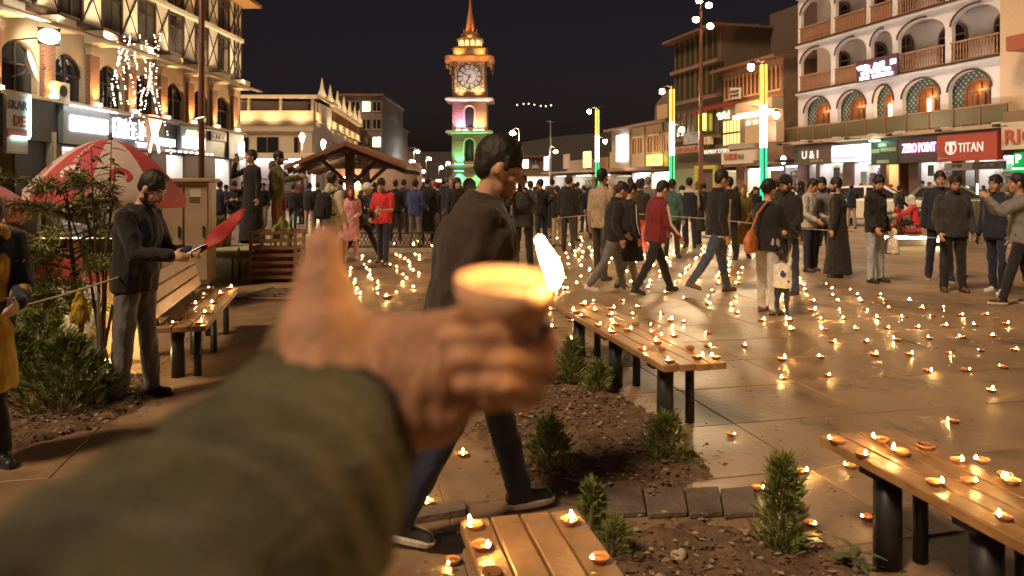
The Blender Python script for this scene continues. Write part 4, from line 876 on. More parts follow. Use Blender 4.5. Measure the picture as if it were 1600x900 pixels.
led_pole(933, 168, 'farthest lamp pole wrapped in orange, white and green light strips'); led_pole(1050, 135, 'middle lamp pole wrapped in orange, white and green light strips'); led_pole(1193, 95, 'nearest lamp pole wrapped in orange, white and green light strips')
p = at(1095, 290, 35); t = thing('lamp_mast', 'tall dark mast carrying a cluster of bright floodlights', 'lamp mast', (p.x, 35, 0))
MB().tube([(0, 0, 0), (0, 0, 10.6)], [.11, .07], 10).build('pole', M_pole2, t); MB().box((0, 0, .2), (.4, .4, .4)).build('base', M_conc, t)
for k, (dx, py) in enumerate(((-5, 4), (10, 11), (-10, 33), (12, 43))):
    z = CH-(py-HY)/F*35; x = dx/F*35*1.0
    ar = MB().tube([(0, 0, z+.05), (x, -.1, z+.1)], .03, 6).build('arm', M_pole, t); MB().box((x, -.2, z+.02), (.34, .2, .26)).build('lamp_housing', M_dark, ar)
    MB().ell((x, -.32, z), (.15, .06, .13)).build('lens', emis('mast lens', (1, .72, .35), 45), ar)
    spot(ar, (x, -.45, z-.05), (x*6+(k-1.5)*5-4, -20, 0), (1, .70, .40), 420, 130, .7, .25)
def simple_lamp(px, py, d, lab, arm=-.5, r=.18, m=None, w=250, name='street_lamp', globe=False):
    p = at(px, py, d); t = thing(name, lab, 'street lamp', (p.x, d, 0))
    if globe:
        MB().tube([(0, 0, 0), (0, 0, p.z-.3)], [.07, .045], 8).build('pole', M_pole, t)
        MB().lathe([(.05, p.z-.32), (.16, p.z+.05), (.17, p.z+.12), (.03, p.z+.3)], 10).build('lantern', m or E_bulb, t, smooth=True)
        MB().lathe([(.06, p.z-.42), (.08, p.z-.3)], 8).build('collar', M_dark, t)
    else:
        MB().tube([(-arm, 0, 0), (-arm, 0, p.z+.4), (-arm*.6, 0, p.z+.55), (0, 0, p.z+.35)], .06, 8).build('pole', M_steel, t)
        MB().ell((0, 0, p.z+.12), (r*1.3, r*.8, r*.5)).build('lamp_head', M_dark, t); MB().ell((0, -.05, p.z), (r, r, r*.8)).build('globe', m or E_bulb, t, smooth=True)
    point(t, (0, -.4, p.z-.3), (1, .76, .45), w, .2); return t
simple_lamp(472, 215, 46, 'old lantern lamp in front of the lit galleries, left of three', globe=True); simple_lamp(505, 225, 50, 'old lantern lamp in front of the lit galleries, middle of three', globe=True); simple_lamp(522, 238, 55, 'old lantern lamp just above the pavilion roof', globe=True)
simple_lamp(801, 208, 82, 'tall street lamp right of the clock tower above the walking man', arm=-.7, r=.34, w=500); simple_lamp(868, 237, 75, 'street lamp with low lamp on a tall thin pole beyond the crowd', arm=.6, r=.22)
E_cool = emis('cool street lamp', (.95, .97, 1), 60)
for k, (px, py, d, r) in enumerate(((645, 255, 120, .55), (653, 237, 135, .3), (632, 262, 150, .3), (671, 248, 160, .35), (690, 262, 185, .4), (701, 255, 200, .4), (662, 268, 150, .35))):
    simple_lamp(px, py, d, ('largest dazzling lamp of the far street', 'lamp above the dazzling one in the far street', 'leftmost small lamp of the far street', 'small lamp midway along the far street', 'faint low lamp near the clock tower foot', 'faint lamp just left of the clock tower', 'low lamp over the far street stalls')[k], arm=.7, r=r, m=E_cool, w=300)
p = at(860, 290, 70); t = thing('flag_pole', 'tall thin bare pole between the two rows beyond the crowd', 'pole', (p.x, 70, 0)); MB().tube([(0, 0, 0), (0, 0, 7.7)], [.09, .05], 8).build('shaft', M_steel, t); MB().tube([(-.4, 0, 7.6), (.4, 0, 7.5)], .03, 6).build('cross_arm', M_steel, t)
p = at(315, 290, 17); t = thing('steel_pole', 'rust coloured steel pole rising past the left building', 'pole', (p.x, 17, 0))
MB().tube([(0, 0, 0), (0, 0, 3.0), (0, 0, 9.5)], [.075, .07, .06], 10).build('shaft', M_pole2, t, smooth=True); MB().tube([(-.1, -.08, 3.05), (.1, -.08, 3.1)], .03, 6).lathe([(.09, 3.0), (.09, 3.12)], 10).build('clamp', M_steel, t)
# haze lights low in the far street: lit stalls
for k, (px, py, d) in enumerate(((600, 275, 95), (618, 280, 100), (636, 278, 105), (660, 280, 110), (682, 279, 120), (568, 268, 85), (556, 276, 80), (585, 268, 90))):
    p = at(px, py, d); s_ = thing('street_stall', 'brightly lit street stall behind the crowd left of the clock tower', 'stall', (p.x, d, 0), 0, 'lit stalls far down the left street')
    MB().b2(-1.5, 1.5, 0, 1.8, 0, .9).build('counter', mat('stall wood', (.3, .18, .1), .7), s_); MB().b2(-1.7, 1.7, -.3, 2.2, 2.6, 2.75).build('canopy', mat('stall cloth', (1, 1, 1)), s_); MB().b2(-1.2, 1.2, .2, .4, 2.2, 2.45).build('lamp', E_soft if k % 2 else E_warm, s_)
    for sx in (-1, 1): MB().tube([(sx*1.5, 0, 0), (sx*1.5, 0, 2.6)], .04, 6).build('post', M_dark, s_)
# ================================================================== people
def Rx(a): return Matrix.Rotation(math.radians(a), 3, 'X')
def Ry(a): return Matrix.Rotation(math.radians(a), 3, 'Y')
def Rz(a): return Matrix.Rotation(math.radians(a), 3, 'Z')
V = Vector
def cloth(name, col, rough=.85, var=.22): return mat('cloth '+name, col, rough, var=var, vscale=14, bump=.25, bscale=55, sheen=.15, spec=.3)
CL = dict(black=cloth('black', (.016, .015, .018)), navy=cloth('navy', (.018, .022, .042)), char=cloth('charcoal', (.035, .033, .036)), brown=cloth('dark brown', (.042, .029, .022)), grey=cloth('grey', (.17, .165, .17)),
          lgrey=cloth('light grey', (.42, .41, .42)), cream=cloth('cream', (.52, .46, .36)), jeans=cloth('jeans', (.045, .065, .12)), djeans=cloth('dark jeans', (.018, .024, .055)), ljeans=cloth('pale jeans', (.30, .33, .38)), gjeans=cloth('grey jeans', (.13, .13, .14)),
          olive=cloth('olive', (.10, .095, .035)), tan=cloth('rust brown', (.22, .095, .035)), red=cloth('red', (.55, .035, .045)), maroon=cloth('maroon', (.17, .018, .025)), pink=cloth('pink', (.62, .30, .32)), rose=cloth('rose', (.62, .13, .16)),
          yellow=cloth('mustard', (.50, .33, .04)), blue=cloth('blue', (.035, .045, .17)), white=cloth('white', (.66, .65, .63)), ochre=cloth('ochre', (.15, .10, .022)), lilac=cloth('lilac', (.34, .30, .40)), teal=cloth('teal', (.04, .10, .11)), beige=cloth('beige', (.36, .28, .20)))
M_hair = mat('black hair', (.012, .010, .009), .55, var=.4, vscale=40, bump=.3, bscale=160)
M_skin = mat('skin', (1, 1, 1), .52, attr='Col', bump=.06, bscale=120)
M_shoe_d = mat('dark shoe', (.02, .02, .024), .5); M_shoe_w = mat('white shoe', (.55, .53, .50), .6); M_sole = mat('pale sole', (.60, .56, .52), .6); M_shoe_b = mat('brown sandal', (.12, .05, .025), .6)
SK = [(.52, .30, .19), (.45, .25, .155), (.56, .34, .225), (.40, .215, .13)]
BASE = dict(lean=0, side=0, hl=0, hr=0, kl=0, kr=0, abl=3, abr=3, sl=0, sr=0, al=8, ar=8, el=12, er=12, tl=0, tr=0, hp=0, hy=0, fl=0, fr=0, curl=.5, hd=1.0)
def hand_solids(mb, w, fd, lat, nrm, s, curl, thumb_side, r=.0092):
    """palm and five fingers: w wrist, fd towards the fingers, lat across to the thumb side, nrm out of the palm"""
    c = w+fd*.045*s
    M = Matrix((lat, nrm, fd)).transposed()
    mb.ell(c, (.036*s, .016*s, .052*s), M, 12, 8)
    for k in range(4):
        b = w+fd*(.082 if k in (1, 2) else .076)*s+lat*(.028-.0185*k)*s
        L = (.040, .046, .043, .033)[k]*s
        a1 = curl*50; a2 = curl*120
        d1 = fd*math.cos(math.radians(a1))+nrm*math.sin(math.radians(a1)); d2 = fd*math.cos(math.radians(a2))+nrm*math.sin(math.radians(a2))
        p1 = b+d1*L; p2 = p1+d2*L*.85
        mb.cap(b-fd*.02*s, r*1.1*s, p1, r*s, 8); mb.cap(p1, r*s, p2, r*.85*s, 8)
    tb = w+fd*.028*s+lat*.030*s; d1 = (lat*.75+fd*.6+nrm*.25).normalized(); d2 = (lat*.35+fd*.85+nrm*.45).normalized()
    mb.cap(tb, r*1.4*s, tb+d1*.038*s, r*1.15*s, 8); mb.cap(tb+d1*.038*s, r*1.15*s, tb+d1*.038*s+d2*.032*s, r*.95*s, 8)
def person(label, loc, face, H=1.72, pose=None, top='black', style='jacket', bottom='djeans', shoes='dark', hair='short', skin=0, vox=.013, bulk=1.0, beard=False, scarf=None, group=None, fat=1.0, undershirt=None):
    P = dict(BASE); P.update(pose or {}); s = H/1.72
    t = thing('person', label, 'person', (0,0,0), math.radians(face), group)
    T = Rx(P['side']) @ Ry(P['lean']); TR = {}
    pel = V((0, 0, 0))
    J = {}
    for sd, k in ((1, 'l'), (-1, 'r')):
        hip = pel+V((0, .088*sd, -.03))*s; h, kn = P['h'+k], P['k'+k]
        A = Rx(sd*P['ab'+k]); knee = hip+(Ry(-h) @ A @ V((0, 0, -.43)))*s; ank = knee+(Ry(-(h-kn)) @ A @ V((0, 0, -.42)))*s
        J['hip'+k], J['knee'+k], J['ank'+k] = hip, knee, ank
        sh = pel+T @ V((0, .172*sd, .412))*s; U = T @ Ry(-P['s'+k]) @ Rx(sd*P['a'+k]) @ Rz(-sd*P['t'+k])
        el = sh+(U @ V((0, 0, -.285)))*s; E_ = U @ Ry(-P['e'+k]); wr = el+(E_ @ V((0, 0, -.25)))*s
        J['sh'+k], J['el'+k], J['wr'+k] = sh, el, wr; J['E'+k] = E_
    feet = {}
    for k in 'lr':
        Ff = Ry(P['f'+k]) @ Rz(8 if k == 'l' else -8); J['F'+k] = Ff
        feet[k] = min((J['ank'+k]+(Ff @ q)*s).z for q in (V((-.055, 0, -.085)), V((.17, 0, -.085))))
    dz = -min(feet.values()); 
    for k in list(J):
        if isinstance(J[k], Vector): J[k] = J[k]+V((0, 0, dz))
    pel = V((0, 0, dz)); nb = pel+(T @ V((0, 0, .50)))*s
    Hm = T @ Ry(P['hp']) @ Rz(P['hy']); hc = nb+(T @ V((.008, 0, .028)))*s+(Hm @ V((.022, 0, .125)))*s*(1+.6*(P['hd']-1)); hs = s*P['hd']
    def hp(x, y, z): return hc+(Hm @ V((x, y, z)))*hs
    # ---- body, one surface
    b = MB()
    b.rings([(pel+(T @ V((0, 0, z)))*s, a*s*fat, w*s*fat, T) for z, a, w in ((-.10, .085, .13), (0, .105, .15), (.12, .09, .135), (.28, .105, .155), (.40, .095, .155), (.46, .065, .095), (.51, .05, .055))], 14, 2.2)
    for k in 'lr':
        b.cap(J['hip'+k], .075*s, J['knee'+k], .05*s); b.cap(J['knee'+k], .05*s, J['ank'+k], .034*s); Ff = J['F'+k]
        b.cap(J['ank'+k]+(Ff @ V((-.01, 0, -.045)))*s, .033*s, J['ank'+k]+(Ff @ V((.12, 0, -.058)))*s, .024*s)
        b.cap(J['sh'+k], .052*s, J['el'+k], .038*s); b.cap(J['el'+k], .038*s, J['wr'+k], .025*s)
        E_ = J['E'+k]; sd = 1 if k == 'l' else -1
        hand_solids(b, J['wr'+k], E_ @ V((0, 0, -1)), E_ @ V((1, 0, 0)), E_ @ V((0, -sd, 0)), s, P['curl'], k, max(.0088, vox*.85))
    b.cap(nb-(T @ V((.0, 0, .05)))*s, .058*s, hp(-.015, 0, -.06), .052*hs)
    b.ell(hp(-.008, 0, .022), (.094*hs, .075*hs, .103*hs), Hm); b.ell(hp(.024, 0, -.055), (.066*hs, .056*hs, .062*hs), Hm)
    b.cap(hp(.068, -.012, -.096), .022*hs, hp(.068, .012, -.096), .022*hs); b.cap(hp(.086, 0, .018), .010*hs, hp(.108, 0, -.026), .0145*hs)
    b.cap(hp(.078, -.034, .028), .015*hs, hp(.078, .034, .028), .015*hs); b.cap(hp(.083, -.02, -.062), .011*hs, hp(.083, .02, -.062), .011*hs)
    for sd in (-1, 1):
        b.ell(hp(.055, .036*sd, -.028), (.030*hs,)*3, Hm); b.ell(hp(-.008, .079*sd, -.008), (.020*hs, .011*hs, .033*hs), Hm)
    sk = SK[skin]; inv = Hm.transposed(); dk = (.016, .011, .009); lip = (sk[0]*.85, sk[1]*.55, sk[2]*.55)
    def paint(me):
        ca = me.color_attributes.new('Col', 'FLOAT_COLOR', 'POINT'); out = []
        for v in me.vertices:
            q = (inv @ (v.co-hc))/hs; c = sk
            if abs(q.x) < .2 and abs(q.z) < .2 and q.x > .03:
                ay = abs(q.y)
                if .010 < ay < .048 and .026 < q.z+.12*(ay-.03)**2*20 < .040: c = dk
                elif .016 < ay < .044 and -.008 < q.z < .012: c = dk if (ay-.030)**2+(q.z-.002)**2 < .0065**2 else ((.55, .5, .46) if abs(q.z-.002) < .006 else (sk[0]*.55, sk[1]*.5, sk[2]*.5))
                elif ay < .026 and -.074 < q.z < -.054 and q.x > .06: c = lip
                elif beard == 'stubble' and q.z < -.036 and (q.z < -.07 or ay > .03 or q.z > -.052): c = (sk[0]*.45, sk[1]*.42, sk[2]*.42)
            out += [*c, 1]
        ca.data.foreach_set('color', out)
    organic('body', b, min(vox, .012) if vox < .02 else vox, M_skin, t, 2, post=paint)
    # ---- hair
    if hair not in ('bald',):
        h = MB()
        if hair in ('short', 'long', 'bun', 'curly', 'cap', 'beanie'):
            g_ = .008 if hair == 'short' else .012
            h.ell(hp(-.020, 0, .046), ((.095+g_)*hs, (.0755+g_)*hs, (.093+g_)*hs), Hm, 18, 12); h.ell(hp(-.056, 0, -.002), (.056*hs, .069*hs, .066*hs), Hm)
            h.cap(hp(.032, -.03, .110), .022*hs, hp(.036, .03, .113), .024*hs)
            for sd in (-1, 1): h.cap(hp(.018, .075*sd, .045), .014*hs, hp(.022, .076*sd, .0), .008*hs)
        if hair == 'long':
            h.cap(hp(-.06, 0, .0), .075*hs, hp(-.075, 0, -.16), .055*hs); h.cap(hp(-.075, 0, -.16), .05*hs, hp(-.08, 0, -.27), .03*hs)
            for sd in (-1, 1): h.cap(hp(.01, .078*sd, .04), .022*hs, hp(-.02, .075*sd, -.14), .028*hs)
        if hair == 'bun': h.ell(hp(-.125, 0, .03), (.045*hs,)*3, Hm)
        if hair == 'curly':
            for k in range(26):
                a, e = RND.uniform(0, 2*PI), RND.uniform(.1, 1.4); h.ell(hp(-.02+.098*math.cos(a)*math.cos(e), .08*math.sin(a)*math.cos(e), .045+.1*math.sin(e)), (.022*hs,)*3, None, 8, 6)
        if hair == 'scarf':
            h.ell(hp(-.022, 0, .03), (.108*hs, .092*hs, .118*hs), Hm); h.cap(hp(-.03, 0, -.03), .09*hs, hp(-.04, 0, -.16), .10*hs)
            for sd in (-1, 1): h.cap(hp(.03, .07*sd, .05), .026*hs, hp(.045, .055*sd, -.12), .035*hs)
            h.cap(hp(.03, 0, -.14), .06*hs, hp(0, 0, -.25), .10*hs)
        hm = M_hair if hair not in ('scarf', 'cap', 'beanie') else (CL[scarf or 'char'])
        organic('hair' if hair not in ('scarf', 'cap', 'beanie') else {'scarf': 'headscarf', 'cap': 'cap', 'beanie': 'beanie'}[hair], h, max(vox*.75, .007), hm, t, 2, wrinkle=.0032 if hair in ('short', 'bun', 'long') else .004, wscale=30)
        if hair == 'cap': organic('cap_peak', MB().rings([(hp(.09, 0, .062), .055*hs, .06*hs, Hm), (hp(.092, 0, .075), .05*hs, .058*hs, Hm)], 16), .008, hm, t, 1)
    if beard is True:
        h = MB().ell(hp(.022, 0, -.094), (.074*hs, .060*hs, .036*hs), Hm).cap(hp(.0945, -.022, -.047), .006*hs, hp(.0945, .022, -.047), .006*hs)
        for sd in (-1, 1): h.cap(hp(-.002, .066*sd, -.015), .010*hs, hp(.022, .053*sd, -.078), .015*hs); h.cap(hp(.088, .026*sd, -.050), .006*hs, hp(.074, .034*sd, -.088), .010*hs)
        organic('beard', h, max(vox*.7, .006), M_hair, t, 1, wrinkle=.003, wscale=40)
    # ---- trousers and shoes
    q = MB(); B = bulk
    q.rings([(pel+(T @ V((0, 0, z)))*s, a*s*fat, w*s*fat, T) for z, a, w in ((-.13, .10, .15), (-.05, .125, .172), (.05, .118, .165))], 14, 2.2)
    for k in 'lr':
        q.cap(J['hip'+k]+V((0, 0, -.01)), .093*s*fat, J['knee'+k], .066*s*B); q.cap(J['knee'+k], .066*s*B, J['ank'+k]+V((0, 0, -.005)), .054*s*B)
    organic('trousers', q, vox*1.1, CL[bottom], t, 4, wrinkle=.012, wscale=11)
    for k in 'lr':
        Ff = J['F'+k]; a = J['ank'+k]
        def fp(x, y, z): return a+(Ff @ V((x, y, z)))*s
        sm = {'dark': M_shoe_d, 'white': M_shoe_w, 'brown': M_shoe_b, 'sport': M_shoe_d}[shoes]
        q = MB().cap(fp(-.025, 0, -.040), .044*s, fp(.02, 0, -.030), .046*s).cap(fp(-.01, 0, -.052), .040*s, fp(.125, 0, -.058), .034*s).cap(fp(.06, .012, -.055), .036*s, fp(.13, -.005, -.060), .033*s)
        sh_ = organic('shoe', q, max(vox*.75, .008), sm, t, 2)
        q = MB().rings([(fp(.05, 0, -.088), .115*s, .040*s, Ff), (fp(.05, 0, -.070), .122*s, .045*s, Ff), (fp(.05, 0, -.062), .12*s, .044*s, Ff)], 16, 2.6)
        q.build('sole', M_sole if shoes in ('white', 'sport') else M_shoe_d, sh_, smooth=False)
    # ---- upper garment
    q = MB(); wid = 1.0*fat
    rr = [(-.14, .132, .185), (-.02, .138, .185), (.14, .130, .178), (.29, .142, .190), (.385, .125, .180), (.45, .092, .130), (.505, .066, .070)]
    if style in ('shirt', 'polo', 'tee'): rr = [(z, a*.95, w*.96) for z, a, w in rr]
    q.rings([(pel+(T @ V((0, 0, z)))*s, a*s*wid, w*s*wid, T) for z, a, w in rr], 16, 2.25)
    for k in 'lr':
        sr = .064 if style != 'jacket' else .070
        if style in ('polo', 'tee'):
            e2 = J['sh'+k].lerp(J['el'+k], .75); q.cap(J['sh'+k], .066*s, e2, .060*s)
        else:
            q.cap(J['sh'+k], sr*s*B, J['el'+k], .055*s*B); q.cap(J['el'+k], .055*s*B, J['el'+k].lerp(J['wr'+k], .93), .042*s*B)
    hem = {'kurta': .50, 'coat': .62, 'pheran': .90}.get(style)
    if hem:
        mid = (J['kneel']+J['kneer'])/2; base = pel; n = 7; rings = []
        for i in range(n):
            u = i/(n-1); z = base.z+.02-(hem*s+.02)*u; cx = base.x+(mid.x-base.x)*min(u*1.2, 1.1); spread = abs(J['kneel'].x-J['kneer'].x)*.4*u
            rings.append((V((cx, 0, z)), (.135+.05*u+(.05*u if style == 'pheran' else 0))*s*wid+spread, (.182+.045*u)*s*wid, None))
        q.rings(rings, 18, 2.1)
    if style == 'jacket' or style == 'coat': q.rings([(nb+(T @ V((0, 0, -.03)))*s, .085*s, .098*s, T), (nb+(T @ V((-.004, 0, .03)))*s, .074*s, .08*s, T)], 14)
    if style == 'hood': q.cap(nb+(T @ V((-.09, 0, -.03)))*s, .07*s, nb+(T @ V((-.07, 0, .05)))*s, .06*s); q.cap(nb+(T @ V((-.05, .07, .0)))*s, .05*s, nb+(T @ V((-.05, -.07, .0)))*s, .05*s)
    nm = {'jacket': 'jacket', 'hood': 'hooded_jacket', 'shirt': 'sweater', 'polo': 'polo_shirt', 'tee': 'shirt', 'kurta': 'kurta', 'coat': 'long_coat', 'pheran': 'long_robe'}[style]
    g_ = organic(nm, q, vox, CL[top], t, 4, wrinkle=.012, wscale=10)
    if undershirt:
        organic('shirt_front', MB().rings([(pel+(T @ V((.02, 0, z)))*s, .128*s, .075*s, T) for z in (-.10, .1, .3, .42)], 12), vox, CL[undershirt], t, 3)
    t.location = loc
    R = Rz(face); J['hc'] = hc; J['nb'] = nb; J['pel'] = pel
    W_ = {k: (V(loc)+R @ v) for k, v in J.items() if isinstance(v, Vector)}
    W_['s'] = s; W_['face'] = face; W_['root'] = t; W_['T'] = R @ T; W_['El'] = R @ J['El']; W_['Er'] = R @ J['Er']; W_['Hm'] = R @ Hm; W_['J'] = J; W_['Tl'] = T
    return W_
def G(px, py): p = gnd(px, py); return p
def hz(py, d): return CH-(py-HY)/F*d

# -- the walking man in front
d0 = 3.38
walker = person('man in a dark brown jacket and jeans striding past just behind the held lamp', (at(727, 290, d0).x, d0, 0), 9, 1.775, dict(lean=9, hl=21, kl=6, hr=-11, kr=18, sl=22, el=30, al=10, sr=-8, er=26, ar=9, hp=10, hy=-4, fr=14, fl=-3, curl=.6, hd=1.06), 'brown', 'jacket', 'djeans', 'sport', 'short', 0, .0105, 1.06, 'stubble', fat=1.30)
# -- the man looking at his phone by the left bench
reader = person('bearded man in a black sweater looking down at his phone by the left bench', (at(212, 290, 5.4).x, 5.4, 0), -6, 1.66, dict(lean=4, hl=3, hr=-3, sl=22, sr=26, el=72, er=66, tl=18, tr=14, al=6, ar=8, hp=30, curl=.7), 'black', 'shirt', 'gjeans', 'dark', 'short', 2, .010, 1.12, True, fat=1.08)
# -- woman at the left edge
bowed = person('woman with glasses in navy and mustard bending her head at the left edge', (at(-44, 290, 4.1).x, 4.1, 0), 318, 1.58, dict(lean=20, hp=34, hy=6, sl=30, sr=30, el=70, er=75, tl=25, tr=20, hl=4, hr=-4), 'yellow', 'kurta', 'char', 'dark', 'bun', 2, .011, 1.0, fat=1.04)
q = MB(); Jb = bowed['J']; Tb = bowed['Tl']; pb = Jb['pel']
q.rings([(pb+(Tb @ V((-.012, 0, z))), a, w, Tb) for z, a, w in ((-.16, .150, .215), (0, .150, .205), (.15, .145, .20), (.29, .152, .205), (.39, .13, .195), (.45, .09, .13))], 16)
for k in 'lr': q.cap(Jb['sh'+k], .074, Jb['el'+k], .060); q.cap(Jb['el'+k], .06, Jb['el'+k].lerp(Jb['wr'+k], .9), .046)
organic('cardigan', q, .012, CL['navy'], bowed['root'], 4, .010, 10)
q = MB(); nb = Jb['nb']
q.cap(nb+Tb @ V((.02, .09, -.02)), .045, nb+Tb @ V((.125, .09, -.20)), .04); q.cap(nb+Tb @ V((.125, .09, -.20)), .035, nb+Tb @ V((.13, .10, -.34)), .03); q.cap(nb+Tb @ V((.02, -.09, -.02)), .04, nb+Tb @ V((.02, .09, -.02)), .045); q.cap(nb+Tb @ V((-.07, .05, .0)), .04, nb+Tb @ V((-.07, -.05, 0)), .04)
organic('scarf', q, .011, CL['yellow'], bowed['root'], 3, .012, 14)
hm, hc = bowed['Hm'], bowed['hc']; Hl = Rz(-bowed['face']) @ hm; hcl = Jb['hc']
q = MB()
for sd in (-1, 1): q.tube([hcl+Hl @ V((.098, .032*sd+.024*math.cos(a*PI/8), .0+.018*math.sin(a*PI/8))) for a in range(17)], .0028, 5, False); q.tube([hcl+Hl @ V((.092, .056*sd, .003)), hcl+Hl @ V((.0, .078*sd, .006))], .0025, 5)
q.tube([hcl+Hl @ V((.102, -.009, .003)), hcl+Hl @ V((.102, .009, .003))], .0025, 5); q.build('glasses', mat('glasses frame', (.35, .35, .36), .3, metal=.8), bowed['root'])

# -- raised ledge pair
pheran = person('man in a long black robe talking on his phone on the left ledge', (at(394, 290, 14.0).x, 14.0, .47), 232, 1.72, dict(sr=62, er=128, ar=30, tr=-10, el=10, hy=-18, hp=-4), 'black', 'pheran', 'char', 'dark', 'short', 2)
olive_man = person('bearded man in an olive jacket photographing from the ledge', (at(432, 290, 14.4).x, 14.4, .47), 5, 1.72, dict(sl=48, sr=50, el=58, er=56, tl=20, tr=20, hp=10), 'olive', 'hood', 'tan', 'dark', 'short', 1, beard=True, bulk=1.08)
person('young man in navy and pale jeans reading his phone behind the ledge', (at(366, 290, 20).x, 20, 0), 290, 1.68, dict(sl=25, sr=25, el=85, er=85, tl=25, tr=25, hp=30), 'navy', 'jacket', 'ljeans', 'dark', 'short', 1)
person('person in dark blue standing at the cabinet side of the ledge', (at(343, 290, 21).x, 21, 0), 80, 1.66, {}, 'navy', 'jacket', 'char', 'dark', 'short', 0, .016)
hiker = person('man in a cream hoodie carrying a black backpack beside the pavilion', (at(519, 290, 13.6).x, 13.6, 0), 62, 1.75, dict(hl=10, hr=-8, el=25, er=25), 'cream', 'hood', 'cream', 'white', 'curly', 1, bulk=1.05)
person('woman in a pink shawl and maroon scarf near the man in red', (at(548, 290, 15.6).x, 15.6, 0), 285, 1.52, dict(el=70, tl=35), 'pink', 'kurta', 'pink', 'white', 'scarf', 2, scarf='maroon')
person('man in black with a white cap stepping beside the man in red', (at(566, 290, 15.9).x, 15.9, 0), 350, 1.66, dict(hl=24, hr=-22, kr=14, lean=5, hp=15, el=60, er=60), 'char', 'hood', 'black', 'white', 'cap', 1, scarf='white')
redman = person('man in a bright red polo shirt and dark trousers looking at his phone', (at(599, 290, 14.8).x, 14.8, 0), 255, 1.70, dict(sl=12, sr=16, el=80, er=78, tl=30, tr=10, hp=28, hl=12, hr=-10), 'red', 'polo', 'djeans', 'dark', 'short', 2, beard='stubble', vox=.012)
person('man in a blue jacket and grey trousers with his back turned', (at(649, 290, 19).x, 19, 0), 70, 1.68, dict(el=70, er=70), 'blue', 'jacket', 'gjeans', 'dark', 'short', 0)
person('tall person all in black beside the man in the blue jacket', (at(668, 290, 19.5).x, 19.5, 0), 95, 1.76, {}, 'black', 'coat', 'black', 'dark', 'short', 0)
person('woman with loose dark hair looking over the walking man\'s shoulder', (at(713, 290, 17).x, 17, 0), 300, 1.70, dict(hp=6), 'black', 'jacket', 'black', 'dark', 'long', 2)
snapper = person('man lifting a phone to take a picture behind the flame', (at(817, 290, 13).x, 13, 0), 262, 1.74, dict(sl=58, sr=60, el=92, er=92, tl=28, tr=28, hp=12), 'char', 'jacket', 'black', 'dark', 'short', 1)
# -- walkers on the right
O_ = person('man in a black jacket and white shoes walking among the lamps', (at(957, 290, 10.75).x, 10.75, 0), 8, 1.62, dict(lean=7, hl=16, kl=4, hr=-20, kr=16, hp=22, sl=14, sr=-8, el=40, er=35, fr=16), 'black', 'jacket', 'gjeans', 'white', 'short', 1, beard='stubble')
person('tall man in a beige sweater seen from behind the black jacket man', (at(940, 290, 12.3).x, 12.3, 0), 50, 1.80, dict(hl=6, hr=-8), 'beige', 'shirt', 'char', 'dark', 'short', 1)
stripe2 = person('person in a dark coat and grey trousers between two walking men', (at(982, 290, 11.4).x, 11.4, 0), 20, 1.60, dict(hl=14, hr=-14, kr=8, hp=15), 'black', 'kurta', 'gjeans', 'dark', 'short', 0)
striped = person('man in a maroon jacket with white sleeve lettering taking a long stride', (at(1024, 290, 10.75).x, 10.75, 0), 22, 1.68, dict(lean=6, hl=25, kl=3, hr=-24, kr=10, hp=18, sl=20, el=40, sr=14, er=30, ar=10, fr=14), 'maroon', 'jacket', 'black', 'dark', 'short', 2)
varsity = person('man in a black and white jacket and jeans striding to the right', (at(1120, 290, 10.75).x, 10.75, 0), 14, 1.78, dict(lean=3, hl=17, kl=3, hr=-27, kr=12, hp=8, sr=-8, er=22, sl=18, fr=16), 'black', 'jacket', 'jeans', 'brown', 'short', 1, undershirt=None)
mother = person('woman in a black top and pale jeans holding a small child\'s hand', (at(1199, 290, 9.05).x, 9.05, 0), 34, 1.60, dict(sr=30, er=34, ar=4, tr=10, sl=14, el=60, hp=4, hl=4, hr=-4), 'black', 'shirt', 'lgrey', 'brown', 'bun', 2, fat=1.06, vox=.012)
child = person('toddler in a white shirt and navy shorts at the woman\'s side', (at(1222, 290, 8.8).x, 8.8, 0), 78, .74, dict(hd=1.55, sr=150, er=20, ar=12, el=30, hl=6, hr=-6, curl=.5), 'white', 'tee', 'navy', 'brown', 'short', 2, vox=.008, fat=1.35)
person('man in a dark cap and black jacket behind the woman with the child', (at(1232, 290, 10.7).x, 10.7, 0), 205, 1.68, dict(hp=16, el=60), 'black', 'jacket', 'djeans', 'dark', 'cap', 0, beard=True, scarf='black')
person('man in a light grey shirt and dark trousers in the group of three', (at(1264, 290, 13.5).x, 13.5, 0), 318, 1.66, dict(hp=20, el=70, er=60), 'lgrey', 'shirt', 'djeans', 'brown', 'short', 1)
person('bearded man in a grey vest in the middle of the group of three', (at(1285, 290, 13.8).x, 13.8, 0), 240, 1.68, dict(hp=14, el=40), 'grey', 'jacket', 'djeans', 'dark', 'short', 2, beard=True)
person('man in a long black coat with his back half turned in the group of three', (at(1309, 290, 12.6).x, 12.6, 0), 150, 1.66, dict(hp=4), 'black', 'pheran', 'black', 'dark', 'short', 1, beard=True)
bagman = person('man in a black jacket and pale jeans holding a patterned carrier bag', (at(1368, 290, 11.95).x, 11.95, 0), 300, 1.68, dict(hp=12, hy=-25, el=20, er=40, tl=0), 'black', 'jacket', 'ljeans', 'dark', 'curly', 1, beard=True)
person('broad man in a dark patterned jacket standing with hands in pockets', (at(1489, 290, 10.9).x, 10.9, 0), 262, 1.68, dict(hp=14, al=14, ar=14, el=35, er=35, tl=20, tr=20), 'char', 'jacket', 'black', 'brown', 'short', 1, beard=True, fat=1.12, bulk=1.12)
